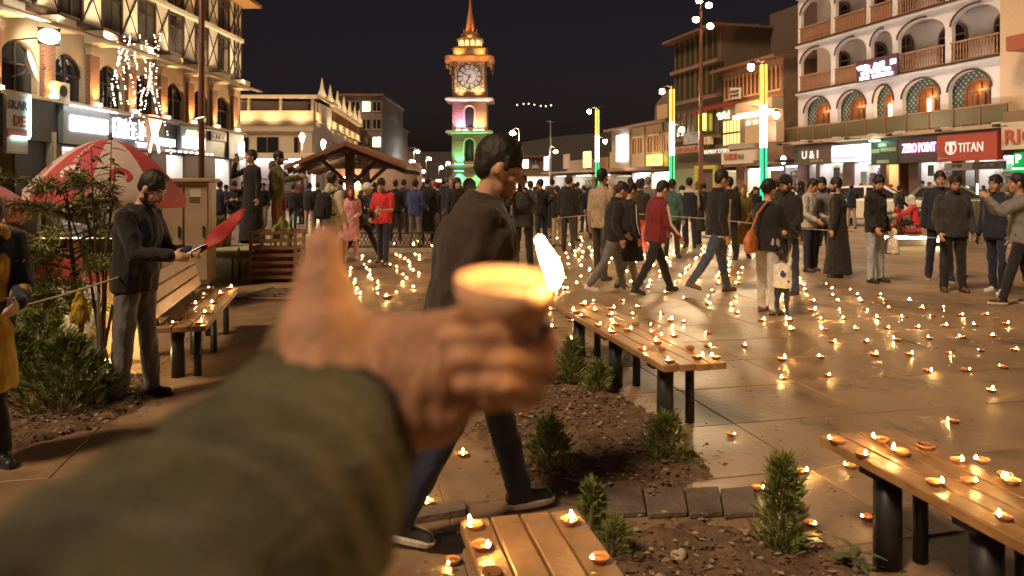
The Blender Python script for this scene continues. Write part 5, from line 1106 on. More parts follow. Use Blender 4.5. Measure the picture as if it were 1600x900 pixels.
person('man in a dark jacket and trainers half hidden behind the broad man', (at(1468, 290, 12.1).x, 12.1, 0), 250, 1.76, dict(hl=6, hr=-10, hp=4), 'navy', 'jacket', 'djeans', 'sport', 'short', 0)
plastic = person('man in a navy jacket and white shoes with a pale plastic bag', (at(1558, 290, 10.7).x, 10.7, 0), 205, 1.68, dict(el=24, er=15, hp=6, hl=6, hr=-8), 'navy', 'jacket', 'djeans', 'white', 'short', 1)
edge = person('man in a grey sweater holding up his phone at the right edge', (at(1594, 290, 9.7).x, 9.7, 0), 160, 1.70, dict(sl=60, sr=62, el=85, er=88, tl=22, tr=22, hl=16, hr=-12, hp=4), 'grey', 'shirt', 'black', 'sport', 'short', 1)
person('woman in a mustard coat with a headscarf in the right crowd', (at(1160, 290, 16.0).x, 16.0, 0), 262, 1.56, dict(el=60, tl=30), 'ochre', 'coat', 'djeans', 'dark', 'scarf', 2, scarf='ochre')
backp = person('man in a dark blue vest with cream sleeves seen from behind in the crowd', (at(1077, 290, 18.5).x, 18.5, 0), 88, 1.72, dict(el=50, er=50), 'cream', 'shirt', 'djeans', 'dark', 'short', 0)
organic('vest', MB().rings([(backp['J']['pel']+V((0, 0, z)), a, w, None) for z, a, w in ((-.15, .15, .20), (.1, .145, .195), (.3, .152, .20), (.42, .12, .15))], 16), .014, CL['navy'], backp['root'], 3, .008)
person('person in pink trousers and a dark vest behind the maroon jacket man', (at(999, 290, 16.5).x, 16.5, 0), 95, 1.66, dict(el=40), 'char', 'jacket', 'rose', 'dark', 'short', 0)
person('man in black looking away between the maroon and varsity jacket men', (at(1050, 290, 16).x, 16, 0), 60, 1.66, {}, 'teal', 'jacket', 'black', 'dark', 'short', 0)
person('person in black standing right beside the mustard coat woman', (at(1140, 290, 15.5).x, 15.5, 0), 100, 1.70, {}, 'black', 'jacket', 'black', 'dark', 'short', 0)
rider = person('scooter rider in a white headscarf and red top by the parked cars', (at(1430, 290, 21.3).x, 21.3, -.02), 158, 1.60, dict(lean=8, hl=78, kl=85, hr=78, kr=85, sl=55, sr=55, el=30, er=30, al=14, ar=14), 'red', 'jacket', 'black', 'dark', 'scarf', 2, scarf='white', vox=.016)
TEMPL = []
for k, (st, hr, po) in enumerate((('jacket', 'short', dict(el=30, er=50)), ('jacket', 'curly', dict(sl=20, sr=22, el=80, er=80, tl=20, tr=20, hp=15)), ('coat', 'scarf', dict(el=60, tl=25)), ('shirt', 'short', dict(hl=14, hr=-12, kr=8, el=20, er=25)), ('hood', 'short', dict(sl=55, sr=55, el=85, er=85, tl=25, tr=25)), ('kurta', 'long', dict(el=40, er=30)), ('jacket', 'beanie', dict(hl=6, hr=-6, hp=10)))):
    TEMPL.append(person('x', (0, -40, 0), 0, 1.68, po, 'black', st, 'djeans', 'dark', hr, k % 4, .017, 1.05))
# ================================================================== clay lamps
M_clay = mat('terracotta clay', (.36, .15, .075), .75, var=.3, vscale=30, rnd=.2); M_oil = mat('lamp oil', (.30, .14, .04), .15); M_wick = mat('wick', (.05, .035, .025), .9)
E_flame = emis('flame', (1.0, .56, .17), 340.0); E_flameH = emis('held flame', (1.0, .55, .17), 180.0)
bowl_me = MB().lathe([(.002, .001), (.024, .0), (.036, .010), (.046, .026), (.048, .031), (.044, .032), (.034, .016), (.012, .008), (.002, .008)], 14, cap=False)
for i, v in enumerate(bowl_me.v):       # pinched lip where the wick rests
    x, y, z = v
    if x > .025 and abs(y) < .022: bowl_me.v[i] = (x*1.16, y*.7, z+.002)
bowl_o = bowl_me.mesh('bowl'); bowl_o.materials.append(M_clay); bowl_o.polygons.foreach_set('use_smooth', [True]*len(bowl_o.polygons))
oil_o = MB().lathe([(.0005, .0225), (.038, .0225)], 14, cap=False).mesh('oil'); oil_o.materials.append(M_oil)
fl_o = MB().lathe([(.0015, .027), (.0065, .031), (.0082, .037), (.0065, .045), (.003, .054), (.0006, .061)], 7, (.044, 0, 0)).mesh('flame'); fl_o.materials.append(E_flame); fl_o.polygons.foreach_set('use_smooth', [True]*len(fl_o.polygons))
wk_o = MB().tube([(.012, 0, .024), (.044, 0, .029)], .0028, 5).mesh('wick'); wk_o.materials.append(M_wick)
def lamp(p, label, group, lit=True, s=1.0, rz=None):
    t = thing('clay_lamp', label, 'clay lamp', p, RND.uniform(0, 2*PI) if rz is None else rz, group); t.scale = (s, s, s)
    link('bowl', bowl_o, None, t); link('oil', oil_o, None, t); link('wick', wk_o, None, t)
    if lit: f = link('flame', fl_o, None, t); k_ = RND.uniform(.72, 1.08); f.scale = (k_, k_, k_*RND.uniform(.75, 1.15)); f.location = (-.044*(k_-1), 0, -.026*(k_-1)); f.rotation_euler = (RND.uniform(-.12, .12), RND.uniform(-.12, .12), 0)
    return t
floor_px = []
def fl_(pts, ox, oy, k): floor_px.extend((ox+x/k, oy+y/k) for x, y in pts)
fl_([(65,580),(127,600),(70,625),(18,650),(14,720),(95,770),(22,800),(100,860),(150,690),(210,680),(333,678),(415,708),(383,742),(522,738),(562,770),(625,775),(743,828),(737,888),(910,885),(635,668),(543,640),(735,695),(738,662),(762,635),(865,665),(855,700),(875,735),(785,600),(790,570),(800,555),(808,540),(815,520),(885,580),(880,600),(890,555),(893,530),(675,490),(658,520),(640,535),(623,550),(605,570),(588,595),(490,520),(475,590),(455,620),(460,540),(570,520),(552,468),(545,485),(400,480),(405,520),(385,595),(1123,768),(1100,660),(1105,690),(1170,580),(1183,605),(700,575)], 860, 240, 3)
fl_([(150,640),(160,665),(175,690),(190,718),(205,740),(262,662),(288,685),(301,715),(320,740),(382,685),(416,712),(438,742),(519,712),(553,738),(660,738),(80,720),(85,742)], 1200, 220, 3)
fl_([(35,100),(207,98),(155,47),(340,42),(375,92),(515,38),(530,88),(655,38),(735,85),(795,30),(895,78),(990,30),(1058,75),(1133,25),(1217,70),(1373,65),(1483,120),(218,155),(413,155),(602,150),(785,145),(962,140),(1132,132),(1312,128),(455,225),(660,225),(848,213),(1036,205),(1232,200),(1413,192),(157,330),(390,315),(710,303),(913,298),(1140,290),(1343,275),(1545,272),(167,437),(430,420),(1020,392),(1250,388),(1480,373),(1405,508),(1182,688)], 1180, 470, 3.81)
fl_([(350,165),(415,240),(365,285),(180,340),(175,385),(178,430),(215,490),(235,550),(278,630),(258,695),(403,330),(400,370),(420,430),(425,455),(485,490),(520,545),(565,620),(545,690),(640,165),(678,205),(700,235),(738,285),(790,320),(835,370),(875,425),(935,470),(885,535),(808,665),(1040,595),(805,145),(855,165),(908,205),(960,240),(970,265),(1018,310),(1055,360),(1050,145),(1103,160),(1155,210),(1155,410)], 530, 380, 9)
fl_([(160,180),(162,235),(240,160),(300,205),(390,230),(430,262),(495,240),(458,170),(500,150),(540,185),(505,285),(540,320),(540,380),(450,310),(452,360),(348,330),(370,385),(370,455),(475,410),(520,475),(635,515),(595,265),(630,305),(648,360),(195,340),(270,380),(308,615),(325,735),(470,665),(200,800),(170,680),(620,720),(820,440)], 840, 350, 7.5)
LMK = {'near the man in the red polo': gnd(600, 412), 'below the lattice fence': gnd(655, 398), 'left of the walking man': gnd(590, 450), 'behind the held flame': gnd(870, 400), 'beside the black jacket man': gnd(945, 458), 'at the feet of the maroon jacket man': gnd(1025, 458), 'between the maroon and varsity jacket men': gnd(1070, 425), 'at the feet of the varsity jacket man': gnd(1125, 458),
       'beside the toddler': gnd(1217, 485), 'in front of the group of three': gnd(1285, 440), 'in front of the carrier bag man': gnd(1370, 452), 'in front of the broad man': gnd(1480, 470), 'near the right edge of the square': gnd(1570, 530), 'left of the middle bench': gnd(868, 500), 'behind the middle bench': gnd(1010, 490), 'right of the middle bench': gnd(1140, 540), 'in the open middle of the right half': gnd(1340, 545), 'between the two right benches': gnd(1230, 590), 'behind the lower right bench': gnd(1500, 600)}
for px, py in floor_px:
    p = gnd(px, py, .045); p.z = 0
    lamp(p, 'lit clay lamp on the paving '+min(LMK, key=lambda k: (LMK[k]-p).length), 'lit clay lamps set out in rows on the paving', True, RND.uniform(.72, .88)*(.85 if p.y < 6 else 1.0))
for px, py, lb_ in ((707, 866, 'lit clay lamp on the ground beside the dark patch'), (668, 777, 'lit clay lamp by the rear shoe of the walking man'), (723, 703, 'lit clay lamp at the left tip of the planting bed'), (605, 463, 'large bright clay lamp flame left of the hand')):
    p = gnd(px, py, .04); p.z = 0; lamp(p, lb_, None, True, .72 if px != 605 else 1.7)
for i, (x, y) in enumerate(((380,190),(670,342),(878,322),(487,412),(710,555),(947,530))):
    p = gnd(1000+x/2.667, 600+y/2.667, .04); p.z = 0; lamp(p, ('lit clay lamp on the paving under the far end of the right bench', 'lit clay lamp on the paving just left of the right bench', 'lit clay lamp close to the edge of the right bench', 'lit clay lamp left of the tallest small conifer', 'lit clay lamp right at the foot of the tallest small conifer', 'lit clay lamp standing alone between the conifer and the right bench')[i], None, True, .68)

for i in range(6):
    for j in range(9):
        x = 1.2+i*.62+j*.22+RND.uniform(-.06, .06); y = 12.6+j*.75+RND.uniform(-.12, .12); lamp((x, y, 0), 'lit clay lamp on the paving deep behind the walkers', 'lit clay lamps set out in rows on the paving', True, RND.uniform(.75, .95))
deb = MB()
for k in range(420):
    y = RND.uniform(2.2, 9); x = RND.uniform(-.3, .62)*y; s_ = RND.uniform(.004, .016); a = RND.uniform(0, 6.28); M = Matrix.Rotation(a, 3, 'Z') @ Matrix.Rotation(RND.uniform(-.3, .3), 3, 'X')
    deb.add([Vector((x, y, .006))+M @ Vector(v) for v in ((-s_*1.6, -s_*.4, 0), (s_*.2, -s_*.5, .003), (s_*1.4, 0, 0), (s_*.1, s_*.5, .002))], [(0, 1, 2, 3)])
stuff(tag(deb.build('floor_litter', mat('floor litter', (.07, .04, .025), .9), fixn=False), 'bits of dry leaf and ash scattered over the paving', 'litter'))
# ================================================================== benches
M_plank = mat('bench plank', (.34, .185, .075), .5, var=.35, vscale=5, bump=.25, bscale=30, rnd=.15); M_leg = mat('bench leg steel', (.045, .045, .05), .45, metal=.5, var=.3)
def bench(label, nl, ax, L, W_, n=4, back=False, legs=3):
    """nl: near left corner on the ground plan, ax: direction along the bench away from the camera"""
    a = Vector((ax[0], ax[1], 0)).normalized(); rz = math.atan2(a.y, a.x)-PI/2; H = .45
    t = thing('bench', label, 'bench', (nl[0], nl[1], 0), rz)       # local x right, y along
    pw = W_/n
    for i in range(n):
        q = MB().box((0, 0, 0), (pw-.008, L-RND.uniform(0, .02), .042)); o = q.build('plank', M_plank, t, bevel=.005); o.location = ((i+.5)*pw, L/2, H-.021+RND.uniform(-.002, .002))
    for i in range(legs):
        y = .28+i*(L-.56)/max(legs-1, 1)
        MB().b2(.03, W_-.03, y-.05, y+.05, H-.075, H-.044).build('cross_bar', M_leg, t); MB().tube([(W_*.32, y, 0), (W_*.32, y, H-.075)], .055, 12).build('leg', M_leg, t, smooth=True); MB().tube([(W_*.72, y, 0), (W_*.72, y, H-.075)], .03, 10).build('leg', M_leg, t, smooth=True)
    if back:
        for i in range(3):
            q = MB().box((0, 0, 0), (.028, L*.95, .105)); o = q.build('back_slat', M_plank, t, bevel=.004); o.location = (-.03-.03*i, L/2, H+.10+i*.115); o.rotation_euler = (0, math.radians(-14), 0)
        for y in (.3, L-.3): MB().tube([(-.03, y, H-.05), (-.13, y, H+.42)], .018, 6).build('back_post', M_leg, t)
    return t
AX = (-.22, .976)
bench('wooden bench in the foreground right of the sleeve', (-.0956+.22*.62, 2.099-.976*.62), AX, .985, .41, 4, legs=2)
bench('long wooden bench crowded with lamps in the middle of the square', (.924, 4.54), AX, 2.38, .43)
bench('wooden bench running out of the frame at lower right', (1.571+.22*.5, 2.286-.976*.5), AX, 1.52, .39)
bench('wooden bench with a slatted back beside the man reading his phone', (-2.76, 5.74), (-.24, .97), 2.3, .38, 3, True)
def on_bench(px, py, lab, grp, lit=True, s=1.0):
    s *= .66*RND.uniform(.9, 1.12)
    p = gnd(px, py, .49); p.z = .451; lamp(p, lab, grp, lit, s)
for x, y in ((133,50),(90,98),(147,130),(222,90),(318,120),(330,78),(240,190),(370,185),(342,238),(445,225),(545,350),(610,180),(635,240),(652,265),(655,305),(770,262),(740,435),(930,408),(1060,410)): on_bench(880+x/4.444, 460+y/4.444, 'lit clay lamp among the crowd of lamps on the middle bench', 'lit lamps on the middle bench', True, 1.05)
for x, y in ((685,350),(880,345),(505,180)): on_bench(880+x/4.444, 460+y/4.444, 'burnt out clay lamp on the middle bench', 'burnt out lamps on the middle bench', False)
for x, y in ((820,210),(925,265),(1005,208),(1090,258),(1325,290),(1425,290),(1225,380),(1370,372),(1548,375),(1522,350),(1515,520)): on_bench(1000+x/2.667, 600+y/2.667, 'lit clay lamp on the planks of the lower right bench', 'lit lamps on the lower right bench')
on_bench(1446, 688, 'burnt out clay lamp at the back edge of the lower right bench', None, False)
for x, y in ((825,298),(928,298),(975,250),(905,210),(1003,205),(955,168),(1035,165),(990,138),(1073,138)): on_bench(x/3, 400+y/3, 'lit clay lamp on the bench beside the man reading his phone', 'lit lamps on the left bench')
on_bench(287, 489, 'burnt out clay lamp on the left bench', None, False)
on_bench(742, 808, 'lit clay lamp at the far left corner of the foreground bench', None, True, .95); on_bench(752, 839, 'lit clay lamp on the left plank of the foreground bench', None, True, .95); on_bench(890, 801, 'lit clay lamp at the far right corner of the foreground bench', None, True, .95); on_bench(937, 858, 'lit clay lamp on the right plank of the foreground bench', None, True, .95); on_bench(768, 880, 'burnt out clay lamp on the left plank of the foreground bench', None, False, .95)

# ================================================================== held lamp, hand and sleeve
ph = thing('person', 'outstretched left hand and olive sleeve of someone holding a lit clay lamp', 'person', (0, 0, 0))
h = MB()
def hc_(a, ra, b, rb): h.cap(at(*a), ra/F*a[2], at(*b), rb/F*b[2], 14)
DZ = .46
hc_((507, 380, 0.444), 27, (503, 425, 0.444), 37); hc_((503, 425, 0.444), 37, (503, 505, 0.445), 64); hc_((503, 505, 0.445), 64, (520, 590, 0.447), 98)     # thumb and its ball
hc_((520, 590, 0.447), 98, (660, 590, 0.464), 78); hc_((560, 640, 0.444), 84, (680, 640, 0.460), 56); hc_((590, 540, 0.457), 58, (690, 535, 0.467), 40)      # palm
hc_((590, 660, 0.442), 78, (500, 690, 0.434), 82); hc_((500, 690, 0.434), 80, (400, 790, 0.402), 82)                                                       # heel, wrist
fing = [((650, 522, .478), (735, 500, .500), (800, 506, .502), (846, 518, .494), 26), ((655, 552, .476), (842, 540, .486), (775, 529, .444), (704, 528, .432), 26), ((655, 590, .472), (846, 578, .480), (782, 567, .440), (714, 563, .428), 26), ((655, 626, .466), (830, 614, .470), (782, 604, .436), (724, 600, .428), 24)]
for a, b, c, d, r in fing:
    hc_(a, r*1.18, b, r*1.04); hc_(b, r*1.04, c, r*.94); hc_(c, r*.94, d, r*.80)
skh = (.46, .25, .155)
def paint_h(me):
    ca = me.color_attributes.new('Col', 'FLOAT_COLOR', 'POINT'); out = []
    for v in me.vertices: out += [*skh, 1]
    ca.data.foreach_set('color', out)
M_skinh = mat('hand skin', (1, 1, 1), .5, attr='Col', bump=.35, bscale=240)
_b = M_skinh.node_tree.nodes['Principled BSDF']; _b.inputs['Subsurface Weight'].default_value = .35; _b.inputs['Subsurface Radius'].default_value = (1.0, .35, .15); _b.inputs['Subsurface Scale'].default_value = .008
organic('hand', h, .0030, M_skinh, ph, 3, .0014, 55, paint_h)
s_ = MB(); ring = []
for (px, py, d, r) in ((512, 655, .452, .054), (490, 692, .436, .0555), (460, 737, .416, .059), (418, 792, .39, .0635), (358, 862, .36, .0695), (283, 952, .33, .077), (180, 1070, .29, .084), (40, 1220, .25, .09)):
    ring.append((at(px, py, d), r))
for i, (p, r) in enumerate(ring):
    pass
ax_ = [(ring[min(i+1, len(ring)-1)][0]-ring[max(i-1, 0)][0]).normalized() for i in range(len(ring))]
rr = []
for (p, r), a in zip(ring, ax_):
    M = a.to_track_quat('Z', 'Y').to_matrix(); rr.append((p, r, r*.92, M))
s_.rings(rr, 24, 2.1)
for k in range(5):     # gathered folds across the forearm
    i = k % 5; p, r = ring[i+1]; a = ax_[i+1]; M = a.to_track_quat('Z', 'Y').to_matrix()
    s_.rings([(p-a*.012, r*1.0, r*.92, M), (p, r*1.07, r*.99, M), (p+a*.012, r*1.0, r*.92, M)], 24, 2.1)
M_sleeve = mat('olive sleeve', (.060, .052, .024), .9, var=.45, vscale=16, bump=.4, bscale=160, sheen=.1, detail=3)
organic('sleeve', s_, .0045, M_sleeve, ph, 5, .0075, 17)
p0 = at(518, 656, .456); a = (at(560, 630, .47)-at(470, 705, .43)).normalized(); M = a.to_track_quat('Z', 'Y').to_matrix(); cu = MB(); prof = [(-.022, .0575), (.0, .0605), (.012, .059), (.014, .050), (.0, .046), (-.022, .045)]
vs = []; fs = []
for z, r in prof:
    for k in range(28): w = 2*PI*k/28; vs.append(p0+M @ Vector((r*math.cos(w), r*.94*math.sin(w), z)))
for i in range(len(prof)):
    for k in range(28): fs.append((i*28+k, i*28+(k+1) % 28, ((i+1) % 6)*28+(k+1) % 28, ((i+1) % 6)*28+k))
cu.add(vs, fs).build('cuff', mat('dark green cuff', (.018, .022, .009), .9, bump=.3, bscale=200), ph, smooth=True)
hl_ = thing('clay_lamp', 'large lit clay lamp held up on the fingers in front of the camera', 'clay lamp', at(787, 519, .474)); hl_.scale = (1.05, 1.05, 1.05)
hl_.rotation_euler = (math.radians(9), math.radians(3), 0)
MB().lathe([(.001, .0), (.011, .0), (.0195, .004), (.026, .012), (.0296, .022), (.0312, .0335), (.0296, .0342), (.0282, .031), (.020, .016), (.010, .009), (.0005, .008)], 36, cap=False).build('bowl', mat('held clay', (.55, .33, .20), .7, var=.2, vscale=60), hl_, smooth=True)
MB().lathe([(.0003, .0245), (.0245, .0245)], 30, cap=False).build('oil', mat('pink wax', (.55, .22, .14), .25), hl_); MB().tube([(.010, -.002, .027), (.0268, -.0175, .036)], .0016, 6).build('wick', M_wick, hl_)
fm = MB(); pr = [(.0006, 0, 0), (.0022, .004, 0), (.0031, .009, -.0010), (.0030, .014, -.0032), (.0022, .019, -.0058), (.0011, .0235, -.0082), (.0003, .027, -.0100)]
vs = []; fs = []
for r, z, x in pr:
    for k in range(12): w = 2*PI*k/12; vs.append((x+r*math.cos(w), r*math.sin(w), z))
for i in range(len(pr)-1):
    for k in range(12): fs.append((i*12+k, i*12+(k+1) % 12, (i+1)*12+(k+1) % 12, (i+1)*12+k))
fm.add(vs, fs).build('flame', E_flameH, hl_, (.0275, -.0182, .0362), True)

# ================================================================== planting beds, stones, dark patch
def bed(name, poly, z=.012, amp=.03, cell=.05, m=M_soil):
    P = [gnd(x, y) for x, y in poly]; xs = [p.x for p in P]; ys = [p.y for p in P]
    def inside(x, y):
        c = False
        for i in range(len(P)):
            a, b = P[i], P[i-1]
            if (a.y > y) != (b.y > y) and x < (b.x-a.x)*(y-a.y)/(b.y-a.y)+a.x: c = not c
        return c
    nx = int((max(xs)-min(xs))/cell)+2; ny = int((max(ys)-min(ys))/cell)+2; idx = {}; vs = []; fs = []
    def vid(i, j):
        if (i, j) not in idx:
            x = min(xs)+(i-.5)*cell; y = min(ys)+(j-.5)*cell; q = Vector((x*6, y*6, 0)); hh = z+amp*(.6+mnoise.noise(q)+.5*mnoise.noise(q*2.7))
            if sum(inside(x+dx, y+dy) for dx, dy in ((cell, 0), (-cell, 0), (0, cell), (0, -cell))) < 4: hh = -.004; x += RND.uniform(-.3, .3)*cell; y += RND.uniform(-.3, .3)*cell
            idx[(i, j)] = len(vs); vs.append((x, y, max(hh, -.004)))
        return idx[(i, j)]
    cells = []
    for i in range(nx):
        for j in range(ny):
            if inside(min(xs)+i*cell, min(ys)+j*cell): fs.append((vid(i, j), vid(i+1, j), vid(i+1, j+1), vid(i, j+1))); cells.append((min(xs)+i*cell, min(ys)+j*cell))
    struct(MB().add(vs, fs).build(name, m, smooth=True)); return cells
cells = []
cells += bed('planting_bed', [(728, 668), (860, 600), (960, 610), (1060, 670), (1122, 745), (1040, 772), (930, 778), (800, 760)])
cells += bed('planting_bed', [(940, 838), (1080, 815), (1190, 832), (1300, 850), (1345, 880), (1360, 960), (930, 960)])
cells += bed('planting_bed', [(-60, 600), (60, 575), (150, 570), (235, 590), (225, 640), (150, 670), (40, 700), (-60, 715)])
cells += bed('planting_bed', [(830, 560), (905, 540), (960, 590), (900, 610), (845, 600)])
lit = MB(); lit2 = MB()
for k in range(5200):
    x, y = RND.choice(cells); x += RND.uniform(-.1, .1); y += RND.uniform(-.1, .1); s = RND.uniform(.006, .022)
    M = Matrix.Rotation(RND.uniform(0, 6.28), 3, 'Z') @ Matrix.Rotation(RND.uniform(-.9, .9), 3, 'X'); c = Vector((x, y, RND.uniform(.02, .06)))
    (lit if k % 3 else lit2).add([c+M @ Vector(v) for v in ((-s, -s*.4, 0), (s*.2, -s*.55, .002), (s, 0, 0), (s*.1, s*.5, .002))], [(0, 1, 2, 3)])
stuff(tag(lit.build('dry_leaf_litter', mat('dry leaves', (.16, .085, .045), .9), fixn=False), 'brown dry leaf litter scattered over the planting beds', 'leaf litter')); stuff(tag(lit2.build('pale_litter', mat('pale litter', (.30, .22, .16), .9), fixn=False), 'pale twigs and scraps scattered over the planting beds', 'litter'))
M_flag = mat('worn flagstone', (.13, .095, .075), .8, var=.35, vscale=7, bump=.5, bscale=40, rnd=.15)
for i, (x0, x1) in enumerate(((930, 1010), (1012, 1075), (1077, 1130), (1132, 1185))):
    P = [gnd(x0, 812), gnd(x1, 808), gnd(x1-8, 768), gnd(x0-6, 772)]; vs = [(p.x, p.y, z) for z in (0.0, .030) for p in P]
    o = MB().add(vs, [(3,2,1,0),(4,5,6,7),(0,1,5,4),(1,2,6,5),(2,3,7,6),(3,0,4,7)]).build('flagstone', M_flag, ground, bevel=.006)
P = [gnd(600, 828), gnd(728, 806), gnd(726, 792), gnd(600, 812)]
MB().add([(p.x, p.y, z) for z in (0, .035) for p in P], [(3,2,1,0),(4,5,6,7),(0,1,5,4),(1,2,6,5),(2,3,7,6),(3,0,4,7)]).build('kerb_stone', M_flag, ground, bevel=.004)
st = MB(); cst = gnd(692, 848); n = 48; vs = [(cst.x, cst.y, .005)]
for k in range(n):
    a = 2*PI*k/n; r = .115*(1+.35*mnoise.noise(Vector((math.cos(a)*1.5, math.sin(a)*1.5, 3)))+.2*mnoise.noise(Vector((math.cos(a)*6, math.sin(a)*6, 7)))); vs.append((cst.x+r*1.15*math.cos(a), cst.y+r*.8*math.sin(a), .0045))
struct(st.add(vs, [(0, k+1, (k+1) % n+1) for k in range(n)]).build('dark_patch', mat('dark ground patch', (.018, .011, .008), .35, var=.3)))  # irregular dark patch laid flat on the ground
rk = gnd(1060, 884); rkt = thing('rock', 'single pale stone in the lower planting bed', 'stone', (rk.x, rk.y, .02)); organic('stone', MB().ell((0, 0, .02), (.034, .026, .022)).ell((.012, .008, .028), (.022, .02, .018)), .006, mat('pale stone', (.42, .34, .26), .9, var=.2), rkt, 2, .004, 30)

# ================================================================== conifers and other plants
M_thuja = mat('thuja green', (.19, .225, .05), .7, rnd=.15); M_thujaD = mat('thuja dark green', (.10, .125, .032), .75, rnd=.15); M_bark = mat('bark', (.10, .065, .042), .9, var=.3)
def sprays(n, r0, h, rng, size=.045, shape=None, thin=.15):
    A, B = MB(), MB()
    for k in range(n):
        z = h*rng.random()**.9; rad = (shape or (lambda t: (1-t)**.75*(.55+.45*min(t*6, 1))))(z/h)*r0; a = rng.uniform(0, 2*PI); rad *= 1+.55*mnoise.noise(Vector((math.cos(a)*1.7, math.sin(a)*1.7, z*11)))+.25*rng.random(); rr_ = rad*rng.random()**.45
        p = Vector((rr_*math.cos(a), rr_*math.sin(a), z)); out = Vector((math.cos(a), math.sin(a), rng.uniform(.4, 2.2))).normalized(); side_ = out.cross(Vector((0, 0, 1))).normalized()
        side_ = (Matrix.Rotation(rng.uniform(0, PI), 3, out) @ side_); L = size*rng.uniform(.5, 1.7); tgt = A if rng.random() < .6 else B
        for j in range(4):
            d = (out+side_*rng.uniform(-.75, .75)+Vector((rng.uniform(-.2, .2), rng.uniform(-.2, .2), 0))).normalized(); w = side_.cross(d).normalized()*L*thin*.5+side_*L*thin*.4; b = p+out*L*.25*j*.5
            tgt.add([b-w*.5, b+d*L*.6+w*.6, b+d*L, b+d*L*.55-w*.6], [(0, 1, 2, 3)])
    return A, B
def conifer(px, py, h, r, label, n=700, seed=1, size=.045, name='small_conifer', shape=None, d=None, lightm=None):
    rng = random.Random(seed); p = gnd(px, py) if d is None else Vector(((px-CX)/F*d, d, 0)); t = thing(name, label, 'shrub', (p.x, p.y, 0), rng.uniform(0, 6))
    MB().tube([(0, 0, -.02), (.01, 0, h*.5), (0, .01, h*.92)], [.014, .009, .003], 6).build('trunk', M_bark, t)
    A, B = sprays(n, r, h, rng, size, shape); o = A.build('crown', lightm or M_thuja, t, (0, 0, .02), fixn=False); o2 = B.build('inner_crown', M_thujaD, t, (0, 0, .02), fixn=False); return t
conifer(1222, 865, .37, .095, 'tallest small conifer in the lower planting bed', 1050, 1, .036); conifer(925, 850, .23, .06, 'small conifer touching the right side of the foreground bench', 420, 2, .034)
conifer(960, 880, .14, .08, 'low conifer seedling beside the foreground bench corner', 260, 12, .03)
conifer(858, 735, .23, .11, 'bushy conifer behind the walking man\'s front leg in the upper bed', 420, 3, .045); conifer(1042, 728, .24, .12, 'bushy conifer at the right end of the upper bed', 420, 4, .045)
conifer(893, 605, .32, .085, 'slender conifer left of the middle bench leg', 520, 5, .045); conifer(935, 618, .20, .10, 'low wide conifer in front of the middle bench leg', 380, 6, .045); conifer(848, 600, .20, .15, 'scrubby low shrub under the held lamp', 500, 16, .05)
conifer(66, 590, .62, .24, 'pale green conifer beside the woman in mustard', 1300, 7, .06); conifer(108, 640, .44, .36, 'dark spreading conifer at the foot of the left tree', 1500, 8, .06); conifer(20, 610, .4, .25, 'low green shrub at the far left edge', 1100, 9, .06); conifer(150, 628, .14, .2, 'low shrub at the feet of the man reading his phone', 500, 10, .04, lightm=M_thujaD)
conifer(342, 436, .9, .22, 'narrow green shrub between the cabinet and the ledge', 1200, 11, .08, d=13.2)
# feathery young tree on the left
def feather_tree(px, d, label):
    p = at(px, 290, d); t = thing('young_tree', label, 'tree', (p.x, d, 0)); rng = random.Random(5)
    MB().tube([(.10, 0, 0), (.06, .02, .6), (0, 0, 1.0), (-.05, .02, 1.5)], [.03, .024, .016, .005], 8).build('trunk', M_bark, t, smooth=True)
    for k in range(34):
        z = rng.uniform(.5, 1.36) if k > 3 else 1.5; a = rng.uniform(0, 2*PI); L = rng.uniform(.3, .62)*(1.15-.3*abs(z-1.0)); st_ = Vector((.06-.08*z, 0, z)); d1 = Vector((math.cos(a), math.sin(a), .35)); pts = [st_, st_+d1*L*.5, st_+d1*L*.85+Vector((0, 0, -.05)), st_+d1*L+Vector((0, 0, -.16))]
        br = MB().tube(pts, [.008, .006, .004, .002], 5).build('branch', M_bark, t); q = MB()
        for j in range(300):
            u = rng.uniform(.12, 1)*2.999; i = int(u); c = pts[i].lerp(pts[i+1], u-i)+Vector((rng.uniform(-.05, .05), rng.uniform(-.05, .05), rng.uniform(-.03, .04)))
            dd = Vector((rng.uniform(-1, 1)+d1.x*.5, rng.uniform(-1, 1)+d1.y*.5, rng.uniform(-.9, .7))).normalized(); L2 = rng.uniform(.05, .11); w = dd.cross(Vector((rng.uniform(-1, 1), rng.uniform(-1, 1), 1))).normalized()*.0045
            q.add([c-w, c+dd*L2*.5-w*1.3, c+dd*L2, c+dd*L2*.5+w*1.3], [(0, 1, 2, 3)])
        stuff(q.build('foliage', mat('feather green', (.20, .22, .06), .7, rnd=.3), br, fixn=False))
    return t
feather_tree(112, 6.0, 'feathery young tree between the umbrella and the man reading his phone')
lp = thing('sapling', 'broad leaved sapling standing in front of the red and white umbrella', 'tree', (at(158, 290, 5.9).x, 5.9, 0)); M_leaf = mat('sapling leaf', (.11, .08, .04), .6, rnd=.3)
lf = []
for i in range(5):
    u = i/4; w = .019*math.sin(PI*min(u*1.05+.05, 1)); x = .11*u; z = -.045*u*u
    lf += [(x, -w, z-.006), (x, 0, z), (x, w, z-.006)]
lf_me = MB().add(lf, [f for i in range(4) for f in ((i*3, i*3+3, i*3+4, i*3+1), (i*3+1, i*3+4, i*3+5, i*3+2))]).mesh('leaf'); lf_me.materials.append(M_leaf); lf_me.polygons.foreach_set('use_smooth', [True]*8)
rng = random.Random(3)
